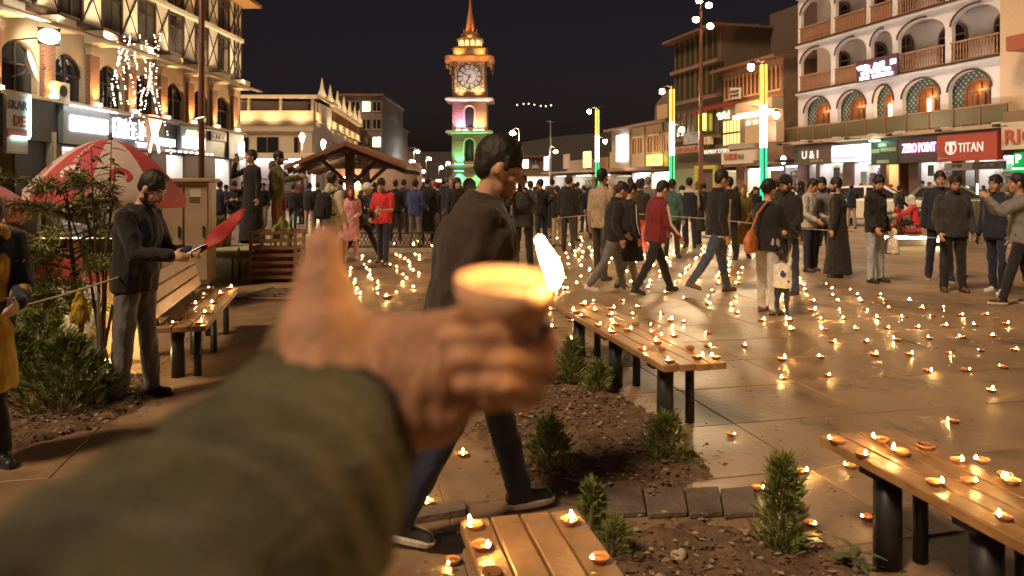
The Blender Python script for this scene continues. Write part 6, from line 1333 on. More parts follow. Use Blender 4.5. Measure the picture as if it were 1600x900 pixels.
for k, (tx, ty, zt_) in enumerate(((-.20, .05, 1.76), (-.06, -.03, 1.86), (.06, .04, 1.93), (.14, -.05, 1.72), (-.32, 0, 1.55))):
    pts = [Vector((.02, 0, .1)), Vector((tx*.3, ty, .9)), Vector((tx*.8, ty, 1.35)), Vector((tx, ty, zt_))]
    stm = MB().tube(pts, [.012, .009, .006, .003], 6).build('stem', M_bark, lp)
    for j in range(15):
        u = 1-j/15*.33; c = pts[2].lerp(pts[3], max((u-.67)/.33, 0)) if u > .67 else pts[1].lerp(pts[2], u/.67); a = j*2.4+k; o = link('leaf', lf_me, None, stm, c, False, 0, (rng.uniform(-.4, .4), rng.uniform(-.35, .25), a)); sc = rng.uniform(.7, 1.2); o.scale = (sc, sc, sc)
# weeds at the bottom right
wd_ = thing('weed', 'small leafy weed at the bottom edge beside the lower bed', 'plant', gnd(1335, 895)); M_weed = mat('weed leaf', (.085, .10, .03), .6)
for k in range(8):
    o = link('leaf', lf_me.copy() if k == 0 else wd_leaf, None, wd_, (0, 0, .03+.012*k), False, 0, (RND.uniform(-.3, .3), -.35, k*2.4))
    if k == 0: wd_leaf = o.data; wd_leaf.materials.clear(); wd_leaf.materials.append(M_weed)
# ================================================================== left side props
def rope(name, label, pts, r, m, sag=.0, cat='rope'):
    out = []
    for a, b in zip(pts, pts[1:]):
        for i in range(8): u = i/8; p = a.lerp(b, u); p.z -= sag*4*u*(1-u); out.append(p)
    out.append(pts[-1]); return tag(MB().tube(out, r, 6).build(name, m, smooth=True), label, cat)
M_rope = mat('pale rope', (.42, .34, .24), .9)
rope('rope', 'pale rope strung past the left tree to the grey cabinet', [at(-30, 496, 4.6), at(95, 462, 4.9), at(178, 436, 5.05), at(262, 404, 8.0), at(326, 383, 10.9)], .007, M_rope)
rope('rope', 'long pale rope barrier crossing the right half of the square', [at(868, 341, 15), at(960, 332, 15), at(1110, 342, 14), at(1240, 356, 13.2), at(1370, 365, 12.6), at(1490, 374, 11.6), at(1680, 386, 10.2)], .008, M_rope)
for px, py, d, lab, s in ((125, 455, 4.98, 'yellow thread tassel hanging on the rope by the left tree', 1.0), (373, 388, 12.2, 'small yellow tassel on the concrete ledge', .9)):
    p = at(px, py, d); t = thing('tassel', lab, 'tassel', p); rng = random.Random(int(px)); sc = s*d/4.98 if d < 6 else .9
    organic('thread_bunch', MB().cap((0, 0, -.03), .022*sc, (0, 0, -.09*sc), .045*sc).cap((0, 0, -.09*sc), .045*sc, (-.01, 0, -.17*sc), .05*sc), .009, mat('yellow thread', (.50, .36, .035), .9, bump=.8, bscale=90), t, 1, .012, 40); MB().cap((0, 0, .01), .012*sc, (0, 0, -.04), .02*sc).build('knot', mat('yellow thread', (1, 1, 1)), t, smooth=True); q = MB()
    for k in range(120):
        a = rng.uniform(0, 6.28); r = .05*sc; q.tube([(r*.6*math.cos(a), r*.6*math.sin(a), -.06), (r*1.15*math.cos(a), r*1.15*math.sin(a), -.17*sc-rng.uniform(0, .05))], .0028, 4)
    stuff(q.build('threads', mat('yellow thread', (1, 1, 1)), t, fixn=False))
# umbrella with alternating panels
def umbrella(px, d, ztop, R, drop, label, c1, c2, tilt=0, letters=False):
    p = at(px, 290, d); t = thing('parasol', label, 'parasol', (p.x, d, 0)); n = 8; a0 = math.radians(-90-28)
    MB().tube([(0, 0, 0), (0, 0, ztop+.05)], .018, 8).build('pole', M_steel, t); MB().lathe([(.3, 0), (.3, .06), (.05, .1)], 16).build('base', M_dark, t); MB().lathe([(.03, ztop), (.02, ztop+.07), (.004, ztop+.1)], 8).build('tip', M_steel, t)
    def cone(a, u, lift=0.0):
        r = R*u; z = ztop-drop*(u**1.9)+lift; k = 1-.06*u*abs(math.sin((a-a0)*n/2)); return Vector((r*k*math.cos(a), r*k*math.sin(a), z))
    for i in range(n):
        vs = []; fs = []; M_, N_ = 6, 7
        for j in range(N_+1):
            for k in range(M_+1): vs.append(cone(a0+2*PI*(i+k/M_)/n, max(j/N_, .015)))
        for j in range(N_):
            for k in range(M_): b = j*(M_+1)+k; fs.append((b, b+1, b+M_+2, b+M_+1))
        for k in range(M_+1): v = vs[N_*(M_+1)+k]; vs.append(v+Vector((0, 0, -.10)))
        o_ = N_*(M_+1)
        for k in range(M_): fs.append((o_+k, o_+k+1, o_+M_+2+k, o_+M_+1+k))
        pn = MB().add(vs, fs).build('panel', c1 if i % 2 == 0 else c2, t, smooth=True, fixn=False)
        if letters and i in (0, 1, 7):
            am = a0+2*PI*(i+.5)/n; lm = mat('print white', (.75, .68, .66), .7) if i % 2 == 0 else mat('print red', (.50, .05, .05), .7)
            q = MB(); cu_ = []; L_ = 22                                   # swirl emblem, an open loop with a thick tail
            for k in range(L_): w = math.radians(-60+300*k/(L_-1)); cu_.append((.15*math.cos(w), .055*math.sin(w), .010+.016*math.sin(PI*k/(L_-1))))
            vs = []; fs = []
            for k, (x, y, wd) in enumerate(cu_):
                l = math.hypot(x, y*2.7)+1e-6; nx, ny = x/l, y*2.7/l
                for sg in (-1, 1): vs.append(cone(am+(x+nx*wd*sg*2.2)*.95, .78-(y+ny*wd*sg*1.0)*1.15, .006))
            for k in range(L_-1): fs.append((2*k, 2*k+1, 2*k+3, 2*k+2))
            q.add(vs, fs).build('emblem', lm, pn, fixn=False)
            if i != 1:
                cu2 = bpy.data.curves.new('t', 'FONT'); cu2.body = 'airtel'; cu2.resolution_u = 2; o = bpy.data.objects.new('t', cu2); C.objects.link(o); me = bpy.data.meshes.new_from_object(o.evaluated_get(bpy.context.evaluated_depsgraph_get())); bpy.data.objects.remove(o)
                for v in me.vertices: x, y = v.co.x, v.co.y; v.co = cone(am-.12+(.5-y)*.2, .66-x*.17, .006)
                me.materials.clear(); link('lettering', me, lm, pn)
    q = MB()
    for i in range(n): a = a0+2*PI*i/n; MB().tube([cone(a, .02, -.02), cone(a, .5, -.015), cone(a, .98, -.015)], .006, 5).build('rib', M_steel, t)
    t.rotation_euler = (0, math.radians(tilt), 0); return t
M_ured = mat('parasol red', (.50, .062, .085), .75, var=.08); M_uwh = mat('parasol white', (.62, .50, .46), .75, var=.08); M_upk = mat('parasol pink', (.60, .26, .26), .75, var=.1)
umbrella(154, 9.2, 2.12, .91, .68, 'red and white parasol with swirl prints behind the left tree', M_ured, M_uwh, 4, True)
umbrella(-22, 8.4, 1.62, .62, .42, 'faded pink parasol at the left edge below the red one', M_upk, M_upk, -6)
# vendor cart below the parasol
p = at(120, 290, 8.8); ct = thing('vendor_cart', 'vendor cart with metal rails and covered goods under the red parasol', 'cart', (p.x, 8.8, 0))
MB().b2(-.8, .7, -.35, .45, .72, .78).build('tray', M_frame, ct); MB().b2(-.78, .68, -.36, -.33, .42, .72).build('front_panel', mat('cart red', (.35, .05, .04), .6), ct)
for sx in (-.7, .6):
    MB().tube([(sx, -.3, 0), (sx, -.3, 1.05)], .02, 8).build('post', M_steel, ct); MB().tube([(sx, .4, 0), (sx, .4, 1.25)], .02, 8).build('post', M_steel, ct)
MB().tube([(-.95, -.38, 1.28), (-.25, -.34, .98)], .035, 8).build('rail', M_steel, ct); MB().tube([(-.45, .1, 1.25), (.1, .1, 1.12)], .05, 8).build('rail', M_steel, ct); MB().tube([(-.8, -.36, .95), (.7, -.36, .95)], .015, 6).build('rail', M_steel, ct)
for sx in (-.45, .4):
    w = MB().tube([(.22*math.cos(k*PI/10), 0, .22*math.sin(k*PI/10)) for k in range(21)], .022, 6, False).build('wheel', M_dark, ct, (sx, -.42, .24)); MB().lathe([(.04, -.03), (.04, .03)], 10).build('hub', M_steel, w, rot=(PI/2, 0, 0))
rng = random.Random(4)
for k in range(14):
    x = rng.uniform(-.7, .6); s = rng.uniform(.08, .16); MB().box((x, rng.uniform(-.25, .35), .78+s*.7), (s*1.4, s, s*1.4), rng.uniform(0, 1)).build('goods_box', SHOPCOL[k % 8], ct)
sk_ = thing('sack', 'pale sack on the ground beside the vendor cart', 'sack', (at(128, 290, 7.4).x, 7.4, 0)); organic('sack_body', MB().ell((0, 0, .16), (.19, .16, .18)).cap((0, 0, .3), .06, (.02, 0, .38), .05), .02, mat('sack cloth', (.50, .44, .40), .9), sk_, 3, .012, 10)
# grey cabinet
cp = at(291, 290, 11.4); cb = thing('utility_cabinet', 'tall beige metal utility cabinet behind the left bench', 'cabinet', (cp.x, 11.4, 0), math.radians(13))
M_cab = mat('cabinet paint', (.44, .34, .24), .55, metal=.2, var=.15, vscale=3); CW = .95
MB().b2(-CW, .38, -.35, .35, .08, 1.60).build('body', M_cab, cb, bevel=.01); MB().b2(-CW-.05, .43, -.42, .42, 1.602, 1.66).build('lid', M_cab, cb, bevel=.01); MB().b2(-CW+.03, .35, -.32, .32, 0, .079).build('plinth', M_conc, cb)
for a, b in ((-CW+.04, -.28), (-.26, .02), (.05, .36)):
    dr = MB().b2(a, b, -.372, -.351, .14, 1.54).build('door', M_cab, cb, bevel=.004); MB().b2(b-.06, b-.04, -.39, -.373, .78, .95).build('handle', M_dark, dr)
    for k in range(5): MB().b2(a+.06, b-.1, -.376, -.3725, 1.30+k*.03, 1.312+k*.03).build('vent_slot', M_dark, dr)
MB().b2(.382, .388, -.2, .2, .2, 1.5).build('side_panel', M_cab, cb); MB().b2(.12, .28, -.378, -.3725, 1.38, 1.5).build('label_plate', mat('plate', (.6, .55, .45), .5), cb)
# lit wooden panel and its small lamp
wp = at(170, 290, 6.4); wpt = thing('wooden_panel', 'upright wooden board panel lit from below near the left tree', 'panel', (wp.x, 6.6, 0), .15)
for k in range(3): MB().b2(-.17+k*.115, -.06+k*.115, 0, .025, 0, .74).build('board', M_plank, wpt, bevel=.003)
gl = thing('ground_lamp', 'bright warm ground lamp at the foot of the wooden panel', 'lamp', (wp.x+.08, 6.2, 0)); MB().lathe([(.05, 0), (.06, .05), (.045, .07)], 12).build('housing', M_dark, gl); MB().ell((0, 0, .085), (.035, .035, .03)).build('bulb', emis('ground bulb', (1, .75, .35), 70), gl, smooth=True); point(gl, (0, -.02, .16), (1, .72, .32), 8.0, .04)
for k, (px, d, ln, lab) in enumerate(((178, 5.75, .15, 'dark leaning stake by the lit panel'), (152, 5.8, -.12, 'thin stake under the feathery tree'), (154, 5.2, .0, 'slim white stake left of the man reading'))):
    p = at(px, 290, d); tag(MB().tube([(p.x, d, 0), (p.x-ln, d, .62 if k < 2 else .8)], .012, 6).build('stake', M_bark if k < 2 else M_steel), lab, 'stake')
# concrete ledge, crate planter, lattice fence, fallen frame
lg_ = thing('concrete_ledge', 'low concrete ledge with two men standing on it', 'ledge', (at(365, 290, 12.4).x, 12.4, 0)); x0 = at(322, 290, 12.4).x-lg_.location.x; x1 = at(468, 290, 12.4).x-lg_.location.x
MB().b2(x0, x1, .0, 3.4, 0, .44).build('wall', mat('mossy concrete', (.27, .29, .19), .85, var=.3, vscale=2, bump=.3), lg_, bevel=.01); MB().b2(x0-.03, x1+.03, -.05, 3.4, .442, .47).build('coping', mat('mossy coping', (.30, .30, .17), .9, var=.3, vscale=6), lg_)
for dx in (0, .12): MB().tube([(.02+dx, -.10, 0), (.02+dx, -.10, .34)], .016, 6).build('rail_post', M_dark, lg_)
cr_ = thing('crate_planter', 'brown slatted planter crate with corn like plants in front of the ledge', 'planter', (at(392, 290, 11.9).x, 11.9, 0), .05); M_slat = mat('planter slat', (.17, .075, .045), .6, var=.3, vscale=6)
cw, cd, ch = .70, .62, .82
for x in (0, cw):
    for y in (0, cd): MB().box((x, y, ch/2), (.05, .05, ch)).build('corner_post', M_slat, cr_)
for k in range(7):
    z = .06+k*.117; MB().b2(.026, cw-.026, -.012, .012, z, z+.05).build('slat', M_slat, cr_); MB().b2(cw-.012, cw+.012, .026, cd-.026, z, z+.05).build('slat', M_slat, cr_); MB().b2(-.012, .012, .026, cd-.026, z, z+.05).build('slat', M_slat, cr_)
for y in (0, cd): MB().b2(.026, cw-.026, y-.02, y+.02, ch-.05, ch-.005).build('rim', M_slat, cr_)
MB().b2(.04, cw-.04, .04, cd-.04, .05, .55).build('soil', M_soil, cr_)
for k in range(9):
    x, y = RND.uniform(.15, cw-.1), RND.uniform(.15, cd-.1); hgt = RND.uniform(.55, 1.0); a = RND.uniform(0, 6.28); b = .16
    vs = []; fs = []
    for i in range(6): u = i/5; w = .028*math.sin(PI*(.12+.86*u)); cx = x+math.cos(a)*b*u*u; cy_ = y+math.sin(a)*b*u*u; z = .5+hgt*(u-.35*u*u*u); vs += [(cx-math.sin(a)*w, cy_+math.cos(a)*w, z), (cx+math.sin(a)*w, cy_-math.cos(a)*w, z)]
    for i in range(5): fs.append((2*i, 2*i+1, 2*i+3, 2*i+2))
    MB().add(vs, fs).build('leaf_blade', mat('blade green', (.13, .17, .045), .6, rnd=.3), cr_, smooth=True, fixn=False)
ff = thing('fallen_frame', 'rusty metal frame with curled rods lying flat behind the left bench', 'metal frame', (at(365, 290, 10.0).x, 10.0, .02), -.1); M_rust = mat('rusty iron', (.18, .11, .07), .7, metal=.4, var=.4, vscale=12)
for a, b in (((0, 0), (1.1, 0)), ((0, 0), (.12, 1.0)), ((.12, 1.0), (1.2, 1.0)), ((1.1, 0), (1.2, 1.0))): MB().tube([(a[0], a[1], .02), (b[0], b[1], .02)], .022, 6).build('frame_bar', M_rust, ff)
for k in range(4): MB().tube([(.15+.12*math.sin(t*.9)+t*.09, .2+k*.2+.06*math.cos(t*1.3), .02) for t in range(10)], .012, 6).build('scroll_rod', M_rust, ff)
lf_ = thing('lattice_fence', 'low dark lattice fence behind the man in red', 'fence', (at(535, 290, 17.4).x, 17.4, 0)); LW = at(705, 290, 17.4).x-lf_.location.x
MB().b2(-.05, LW, -.12, .12, 0, .10).build('kerb', M_conc, lf_); MB().b2(0, LW, -.02, .02, .43, .46).build('top_rail', M_dark, lf_); MB().b2(0, LW, -.02, .02, .101, .13).build('bottom_rail', M_dark, lf_)
q = MB()
for k in range(int(LW/.09)):
    for sg in (-1, 1): q.tube([(.05+k*.09, .006*sg, .13), (.05+k*.09+sg*.16, .006*sg, .43)], .008, 4)
stuff(q.build('lattice', M_dark, lf_, fixn=False))
for k in range(8): p = Vector((lf_.location.x+.9+k*.19+RND.uniform(-.1, .1), 18.2+RND.uniform(0, 3.5), 0)); lamp(p, 'small lit clay lamp behind the low lattice fence', 'lit lamps behind the lattice fence', True, 1.15)

# ================================================================== things people hold or wear
def held(name, label, cat, parts, pos, rot):
    t = thing(name, label, cat, pos); t.rotation_euler = rot; [fn(t) for fn in parts]; return t
M_phone = mat('phone black', (.012, .012, .014), .25); E_screen = emis('phone screen', (.85, .9, 1), 1.6)
def phone(pos, rz, label, tilt=60, lit=False):
    t = thing('phone', label, 'phone', pos); t.rotation_euler = (math.radians(tilt), 0, math.radians(rz)); MB().box((0, 0, 0), (.075, .009, .155)).build('case', M_phone, t, bevel=.003); MB().box((0, .0052, 0), (.068, .001, .145)).build('screen', E_screen if lit else M_phone, t); return t
def mid(a, b): return (a+b)/2
def hand(Pp, k): return Pp['wr'+k]+Pp['E'+k] @ V((0, 0, -.085*Pp['s']))
phone(mid(hand(reader, 'r'), hand(reader, 'l'))+V((.03, 0, .035)), 90, 'lit phone in the hands of the bearded man in the black sweater', 62, True)
rc = mid(hand(reader, 'r'), hand(reader, 'l'))+V((.11, .05, .07)); rf_ = thing('red_folder', 'bright red plastic folder held by the man in the black sweater', 'folder', rc)
q = MB(); vs = []; fs = []
for i in range(9):
    u = i/8
    for j in range(7): v = j/6-.5; wv = .21*math.sin(PI*(.16+.70*u))**.8; vs.append((.30*u-.05, (.02*math.sin(6*u+3*v)+v*.05), .235*u+v*wv*.72-.015+.012*math.sin(9*u)))
for i in range(8):
    for j in range(6): b = i*7+j; fs.append((b, b+1, b+8, b+7))
o = q.add(vs, fs).build('sheet', mat('red plastic', (.34, .028, .024), .6, spec=.3), rf_, smooth=True, fixn=False); sm_ = o.modifiers.new('t', 'SOLIDIFY'); sm_.thickness = .003
kr = reader['pel']+V((-.02, -.135, -.02)); kt = thing('key_ring', 'metal key ring clipped to the belt of the man in the black sweater', 'keys', kr); MB().tube([(.012*math.cos(k*PI/6), -.012, .012*math.sin(k*PI/6)) for k in range(13)], .003, 5, False).build('ring', M_steel, kt); MB().box((0, -.014, -.035), (.012, .005, .05)).box((.012, -.014, -.03), (.010, .005, .04)).build('key', M_steel, kt); MB().box((0, -.012, .03), (.012, .01, .04)).build('clip', M_steel, kt)
phone(hand(pheran, 'r')+V((0, 0, .02)), 40, 'dark phone held to the ear of the man in the long robe', 0); phone(mid(hand(olive_man, 'r'), hand(olive_man, 'l'))+V((.03, 0, .04)), 90, 'dark phone held out by the man in the olive jacket', 0)
phone(hand(redman, 'r')+V((0, -.03, .03)), 180, 'dark phone in the hand of the man in red', 40); phone(mid(hand(snapper, 'r'), hand(snapper, 'l'))+V((0, -.04, .03)), 0, 'dark phone raised by the man behind the flame', 0); phone(mid(hand(edge, 'r'), hand(edge, 'l'))+V((-.05, .02, .05)), 80, 'glowing phone held up at the right edge', 0, True)
bt = thing('water_bottle', 'clear water bottle held by the man in red', 'bottle', hand(redman, 'l')+V((0, -.05, -.02))); MB().lathe([(.03, -.09), (.032, .04), (.014, .085), (.014, .10)], 12).build('bottle_body', mat('clear plastic', (.75, .72, .70), .15, trans=.5), bt, smooth=True); MB().lathe([(.016, .10), (.016, .118)], 10).build('cap', M_sole, bt)
def backpack(Pp, label, m, s=1.0):
    t = thing('backpack', label, 'backpack', Pp['pel'], math.radians(Pp['face'])); organic('bag_body', MB().rings([(V((-.23, 0, z)), a, b, None) for z, a, b in ((-.02, .08, .13), (.05, .11, .16), (.25, .115, .165), (.40, .09, .14), (.45, .05, .09))], 16), .016, m, t, 3, .01); organic('front_pocket', MB().rings([(V((-.335, 0, z)), .05, .12, None) for z in (.02, .10, .2)], 14), .014, m, t, 3)
    for sd in (-1, 1): MB().tube([(-.16, .10*sd, .42), (-.04, .10*sd, .49), (.13, .10*sd, .40), (.155, .11*sd, .25), (.05, .17*sd, .10), (-.14, .14*sd, .04)], .018, 6).build('strap', m, t)
    return t
backpack(hiker, 'large black backpack on the man in the cream hoodie', CL['black']); 
def bag(pos, label, m, w=.20, h_=.30, cat='bag', name='carrier_bag', rz=0, strap=None):
    t = thing(name, label, cat, pos, math.radians(rz)); organic('bag_body', MB().rings([(V((0, 0, z*h_)), w*.22*a, w*.5*b, None) for z, a, b in ((-1, .6, .8), (-.9, 1.0, 1.0), (-.5, 1.1, 1.0), (-.15, .6, .7), (-.03, .25, .3))], 14), .012, m, t, 2, .012, 14); MB().tube([(0, -.03, -.05), (0, -.02, .01), (0, .02, .01), (0, .03, -.05)], .008, 6).build('handle', m, t)
    if strap: MB().tube([V((0, 0, -.02))]+[V(q) for q in strap], .012, 6).build('strap', m, t)
    return t
M_pat = mat('patterned plastic', (.62, .55, .52), .5, var=.5, vscale=28)
bag(hand(bagman, 'l')+V((0, 0, -.02)), 'patterned carrier bag held by the man in pale jeans', M_pat, .26, .30, rz=20); bag(hand(plastic, 'l')+V((-.0, -.05, 0)), 'pale pink plastic bag held by the man in the navy jacket', mat('pale plastic', (.55, .42, .42), .45), .2, .30, rz=-60)
bag(hand(O_, 'l')+V((-.25, -.05, .1)), 'tan cloth bag carried by the man in the black jacket', CL['ochre'], .24, .3, rz=20)
hb_ = mother['pel']+V((-.24, -.12, .12)); bag(hb_, 'orange and cream handbag at the hip of the woman with the child', mat('orange leather', (.50, .16, .06), .5, var=.2), .26, .27, name='handbag', rz=-40, strap=((.06, .06, .2), (.16, .12, .36)))
# white stripes and lettering on two jackets
def sleeve_stripes(Pp, k, cols, off, w=.014):
    J = Pp['J']; R = Matrix.Identity(3); sd = 1 if k == 'l' else -1
    for i, o_ in enumerate(off):
        pts = []
        for u in [x/10 for x in range(0, 19)]:
            c = J['sh'+k].lerp(J['el'+k], min(u, 1)) if u <= 1 else J['el'+k].lerp(J['wr'+k], u-1); r = (.076-.014*min(u, 1) if u <= 1 else .062-.013*(u-1))*Pp['s']*1.03; pts.append(c+V((o_*.8, sd*math.sqrt(max(1-o_*o_*90, .2)), .12 if u < .15 else 0)).normalized()*r)
        MB().tube(pts, w*.5, 5).build('sleeve_stripe', CL['white'], Pp['root'])
sleeve_stripes(striped, 'r', 0, (-.045, .045)); sleeve_stripes(stripe2, 'r', 0, (-.05, .0, .05), .012)
J = striped['J']; q = MB()
for k in range(13):
    u = .12+k*.13; c = J['shr'].lerp(J['elr'], min(u, 1)) if u <= 1 else J['elr'].lerp(J['wrr'], u-1); q.box(c+V((0, -.079+.013*min(u, 1.6), 0)), (.045, .006, .02))
q.build('sleeve_lettering', CL['white'], striped['root'])
J = varsity['J']; organic('pale_panel', MB().rings([(J['pel']+varsity['Tl'] @ V((.075, -.05, z)), .082, .12, varsity['Tl']) for z in (-.12, .1, .3, .40)], 12), .014, CL['white'], varsity['root'], 3); MB().rings([(J['pel']+varsity['Tl'] @ V((0, 0, z)), .148, .196, varsity['Tl']) for z in (-.150, -.135)], 20).build('hem_stripe', CL['white'], varsity['root'], smooth=False)
# print on the toddler's shirt
J = child['J']; MB().ell(J['pel']+V((-.075, 0, .10)), (.012, .035, .045)).build('shirt_print', CL['blue'], child['root'])

# ================================================================== cars, scooter, kerb lights
M_tyre = mat('tyre', (.018, .018, .018), .8); M_carw = mat('white car paint', (.70, .66, .60), .3, spec=.6); M_card = mat('grey green car paint', (.16, .16, .10), .25, metal=.4); M_glassc = mat('car glass', (.02, .022, .025), .05, spec=.8); E_head = emis('headlight', (1, .92, .7), 3.0)
def car(label, loc, rz, paint, plate=None):
    t = thing('parked_car', label, 'car', loc, math.radians(rz)); L, W2 = 4.2, .88          # local +x is the front
    low = [(-2.1, .42), (-2.08, .75), (-2.0, 1.0), (-1.2, 1.06), (.85, 1.02), (1.5, .95), (1.95, .84), (2.1, .66), (2.08, .36), (1.8, .26), (-1.8, .26)]
    bm = bmesh.new(); rows = []
    for y, k in ((-W2, .97), (-W2*.92, 1.0), (0, 1.01), (W2*.92, 1.0), (W2, .97)):
        rows.append([bm.verts.new((x*(k if abs(y) > .87 else 1), y, .62+(z-.62)*(.90 if abs(y) == W2 else 1))) for x, z in low])
    n = len(low)
    for a, b in zip(rows, rows[1:]):
        for i in range(n): bm.faces.new((a[i], a[(i+1) % n], b[(i+1) % n], b[i]))
    bm.faces.new(rows[0]); bm.faces.new(rows[-1][::-1]); bmesh.ops.recalc_face_normals(bm, faces=bm.faces); me = bpy.data.meshes.new('body'); bm.to_mesh(me); bm.free(); bd = link('body', me, paint, t, smooth=False); md = bd.modifiers.new('b', 'BEVEL'); md.width = .05; md.segments = 3
    top = [(-1.95, 1.03), (-1.55, 1.48), (-1.0, 1.56), (.05, 1.55), (.95, 1.04)]
    q = MB(); vs = [(x, y*(W2*.95-(z-1.03)*.30), z) for y in (-1, 1) for x, z in top]; m_ = len(top); q.add(vs, [tuple(range(m_)), tuple(reversed(range(m_, 2*m_)))]+[(i, i+m_, (i+1) % m_+m_, (i+1) % m_) for i in range(m_)]); cbn = q.build('cabin', paint, t)
    def pane(a, b, c, d, nm='window'): MB().add([a, b, c, d], [(0, 1, 2, 3)]).build(nm, M_glassc, cbn)
    for sg in (-1, 1):
        yl, yh = sg*(W2*.95-.02*.30+.012), sg*(W2*.95-.45*.30+.012)
        pane((-1.72, yl, 1.08), (-.62, yl, 1.08), (-.62, yh, 1.48), (-1.45, yh, 1.45)); pane((-.54, yl, 1.08), (.72, yl, 1.08), (.05, yh, 1.47), (-.54, yh, 1.48))
        dr = MB().b2(-.57, -.55, sg*W2, sg*(W2+.004), .36, 1.0).b2(.55, .57, sg*W2, sg*(W2+.004), .36, 1.0).build('door_gap', M_dark, t); MB().b2(-.50, -.34, sg*W2, sg*(W2+.03), .86, .90).build('door_handle', M_steel, t); MB().ell((.72, sg*(W2+.08), 1.1), (.06, .10, .07)).build('mirror', paint, t, smooth=True)
        for x in (-1.32, 1.35):
            wh = MB().tube([(.27*math.cos(k*PI/12), 0, .27*math.sin(k*PI/12)) for k in range(25)], .085, 8, False).build('wheel', M_tyre, t, (x, sg*(W2-.08), .34), True); MB().lathe([(.2, -.05), (.2, .05)], 18).build('rim', M_steel, wh, rot=(PI/2, 0, 0))
            MB().tube([(x+.38*math.cos(k*PI/10), sg*(W2+.0), .36+.38*math.sin(k*PI/10)) for k in range(11)], .035, 6).build('wheel_arch', M_dark, t, smooth=True)
        MB().ell((1.93, sg*.62, .76), (.12, .20, .08), Rz(-sg*20)).build('headlight', E_head if paint == M_carw else mat('headlight off', (.5, .5, .45), .1), t, smooth=True); MB().ell((-2.03, sg*.68, .85), (.06, .14, .1)).build('tail_light', mat('tail red', (.4, .02, .02), .2), t, smooth=True)
    pane((.90, -.74, 1.08), (.90, .74, 1.08), (.12, .64, 1.53), (.12, -.64, 1.53), 'windscreen'); pane((-1.90, -.74, 1.1), (-1.90, .74, 1.1), (-1.58, .66, 1.45), (-1.58, -.66, 1.45), 'rear_window')
    MB().b2(2.06, 2.10, -.42, .42, .60, .78).build('grille', M_dark, t); MB().b2(2.02, 2.13, -.82, .82, .34, .50).build('bumper', M_dark, t, bevel=.02); MB().b2(2.135, 2.145, -.26, .26, .42, .52).build('number_plate', mat('number plate', (.6, .6, .55), .5), t)
    for k in range(3): MB().b2(2.10, 2.115, -.40, .40, .63+k*.05, .645+k*.05).build('grille_bar', M_steel, t)
    return t
p = at(1380, 290, 29); car('white parked car with its front to the right behind the crowd', (p.x, 29, 0), -30, M_carw); p = at(1508, 290, 30); car('dark olive parked car behind the broad man', (p.x, 30, 0), -42, M_card); p = at(1205, 290, 36); car('pale car half hidden behind the crowd left of the white car', (p.x+1.2, 37, 0), -40, M_carw)
p = at(1430, 290, 21.3); sc = thing('scooter', 'red scooter with a glowing tail light by the parked cars', 'scooter', (p.x+.02, 21.25, 0), math.radians(158)); M_scr = mat('scooter red', (.30, .03, .025), .3)
for x in (-.55, .62):
    wh = MB().tube([(.17*math.cos(k*PI/10), 0, .17*math.sin(k*PI/10)) for k in range(21)], .055, 8, False).build('wheel', M_tyre, sc, (x, 0, .225), True); MB().lathe([(.12, -.03), (.12, .03)], 14).build('rim', M_steel, wh, rot=(PI/2, 0, 0))
organic('body_shell', MB().cap((-.7, 0, .62), .11, (-.15, 0, .55), .15).cap((-.15, 0, .5), .12, (-.1, 0, .3), .1).cap((-.1, 0, .25), .09, (.35, 0, .25), .09).cap((.38, 0, .3), .12, (.5, 0, .85), .10).cap((.6, 0, .40), .08, (.72, 0, .36), .07), .02, M_scr, sc, 4); organic('seat', MB().cap((-.6, 0, .74), .09, (.0, 0, .72), .10), .02, M_tyre, sc, 3)
MB().tube([(.45, -.32, 1.0), (.47, 0, .95), (.45, .32, 1.0)], .018, 6).build('handlebar', M_dark, sc); MB().ell((-.82, 0, .60), (.04, .09, .05)).build('tail_light', emis('tail glow', (1, .08, .03), 8), sc, smooth=True)
for sd in (-1, 1): MB().tube([(.45, .28*sd, 1.0), (.44, .34*sd, 1.2)], .007, 5).ell((.43, .35*sd, 1.22), (.015, .06, .04)).build('mirror', M_dark, sc)
p = at(1414, 371, 19.5); tl = thing('tube_lamp', 'bright warm tube lamp lying on the low kerb at right', 'lamp', (p.x, 19.5, 0)); MB().b2(-.75, 2.2, -.15, .2, 0, p.z-.03).build('kerb_block', M_conc, tl); MB().tube([(-.58, -.05, p.z), (.58, -.05, p.z)], .035, 8).build('tube', emis('kerb tube', (1, .72, .25), 9), tl)
p = at(1458, 373, 19.4); gl2 = thing('ground_lamp', 'small round bright lamp right of the tube lamp', 'lamp', (p.x, 19.2, 0)); MB().lathe([(.07, 0), (.07, p.z-.06)], 10).build('housing', M_dark, gl2); MB().ell((0, 0, p.z), (.08, .08, .08)).build('bulb', emis('kerb bulb', (1, .85, .5), 22), gl2, smooth=True)
for k, (px, lab) in enumerate(((1395, 'white road divider block behind the man with the carrier bag'), (1530, 'white road divider block between the broad man and the navy jacket'))):
    p = at(px, 290, 18.6 if k else 24); rd = thing('road_divider', lab, 'divider', (p.x, p.y, 0)); MB().b2(-.9, .9, -.1, .1, 0, .16).b2(-.9, .9, -.08, .08, .50, .60).build('rail', M_conc, rd)
    for i in range(9): MB().b2(-.86+i*.21, -.76+i*.21, -.05, .05, .16, .50).build('baluster', M_conc, rd)
    sb = conifer(0, 0, .55, .5, ('dark hedge shrub behind the left road divider', 'dark hedge shrub behind the right road divider')[k], 500, 50+k, .13, 'hedge_shrub', d=10); sb.location = (p.x+.1, p.y+.5, 0)

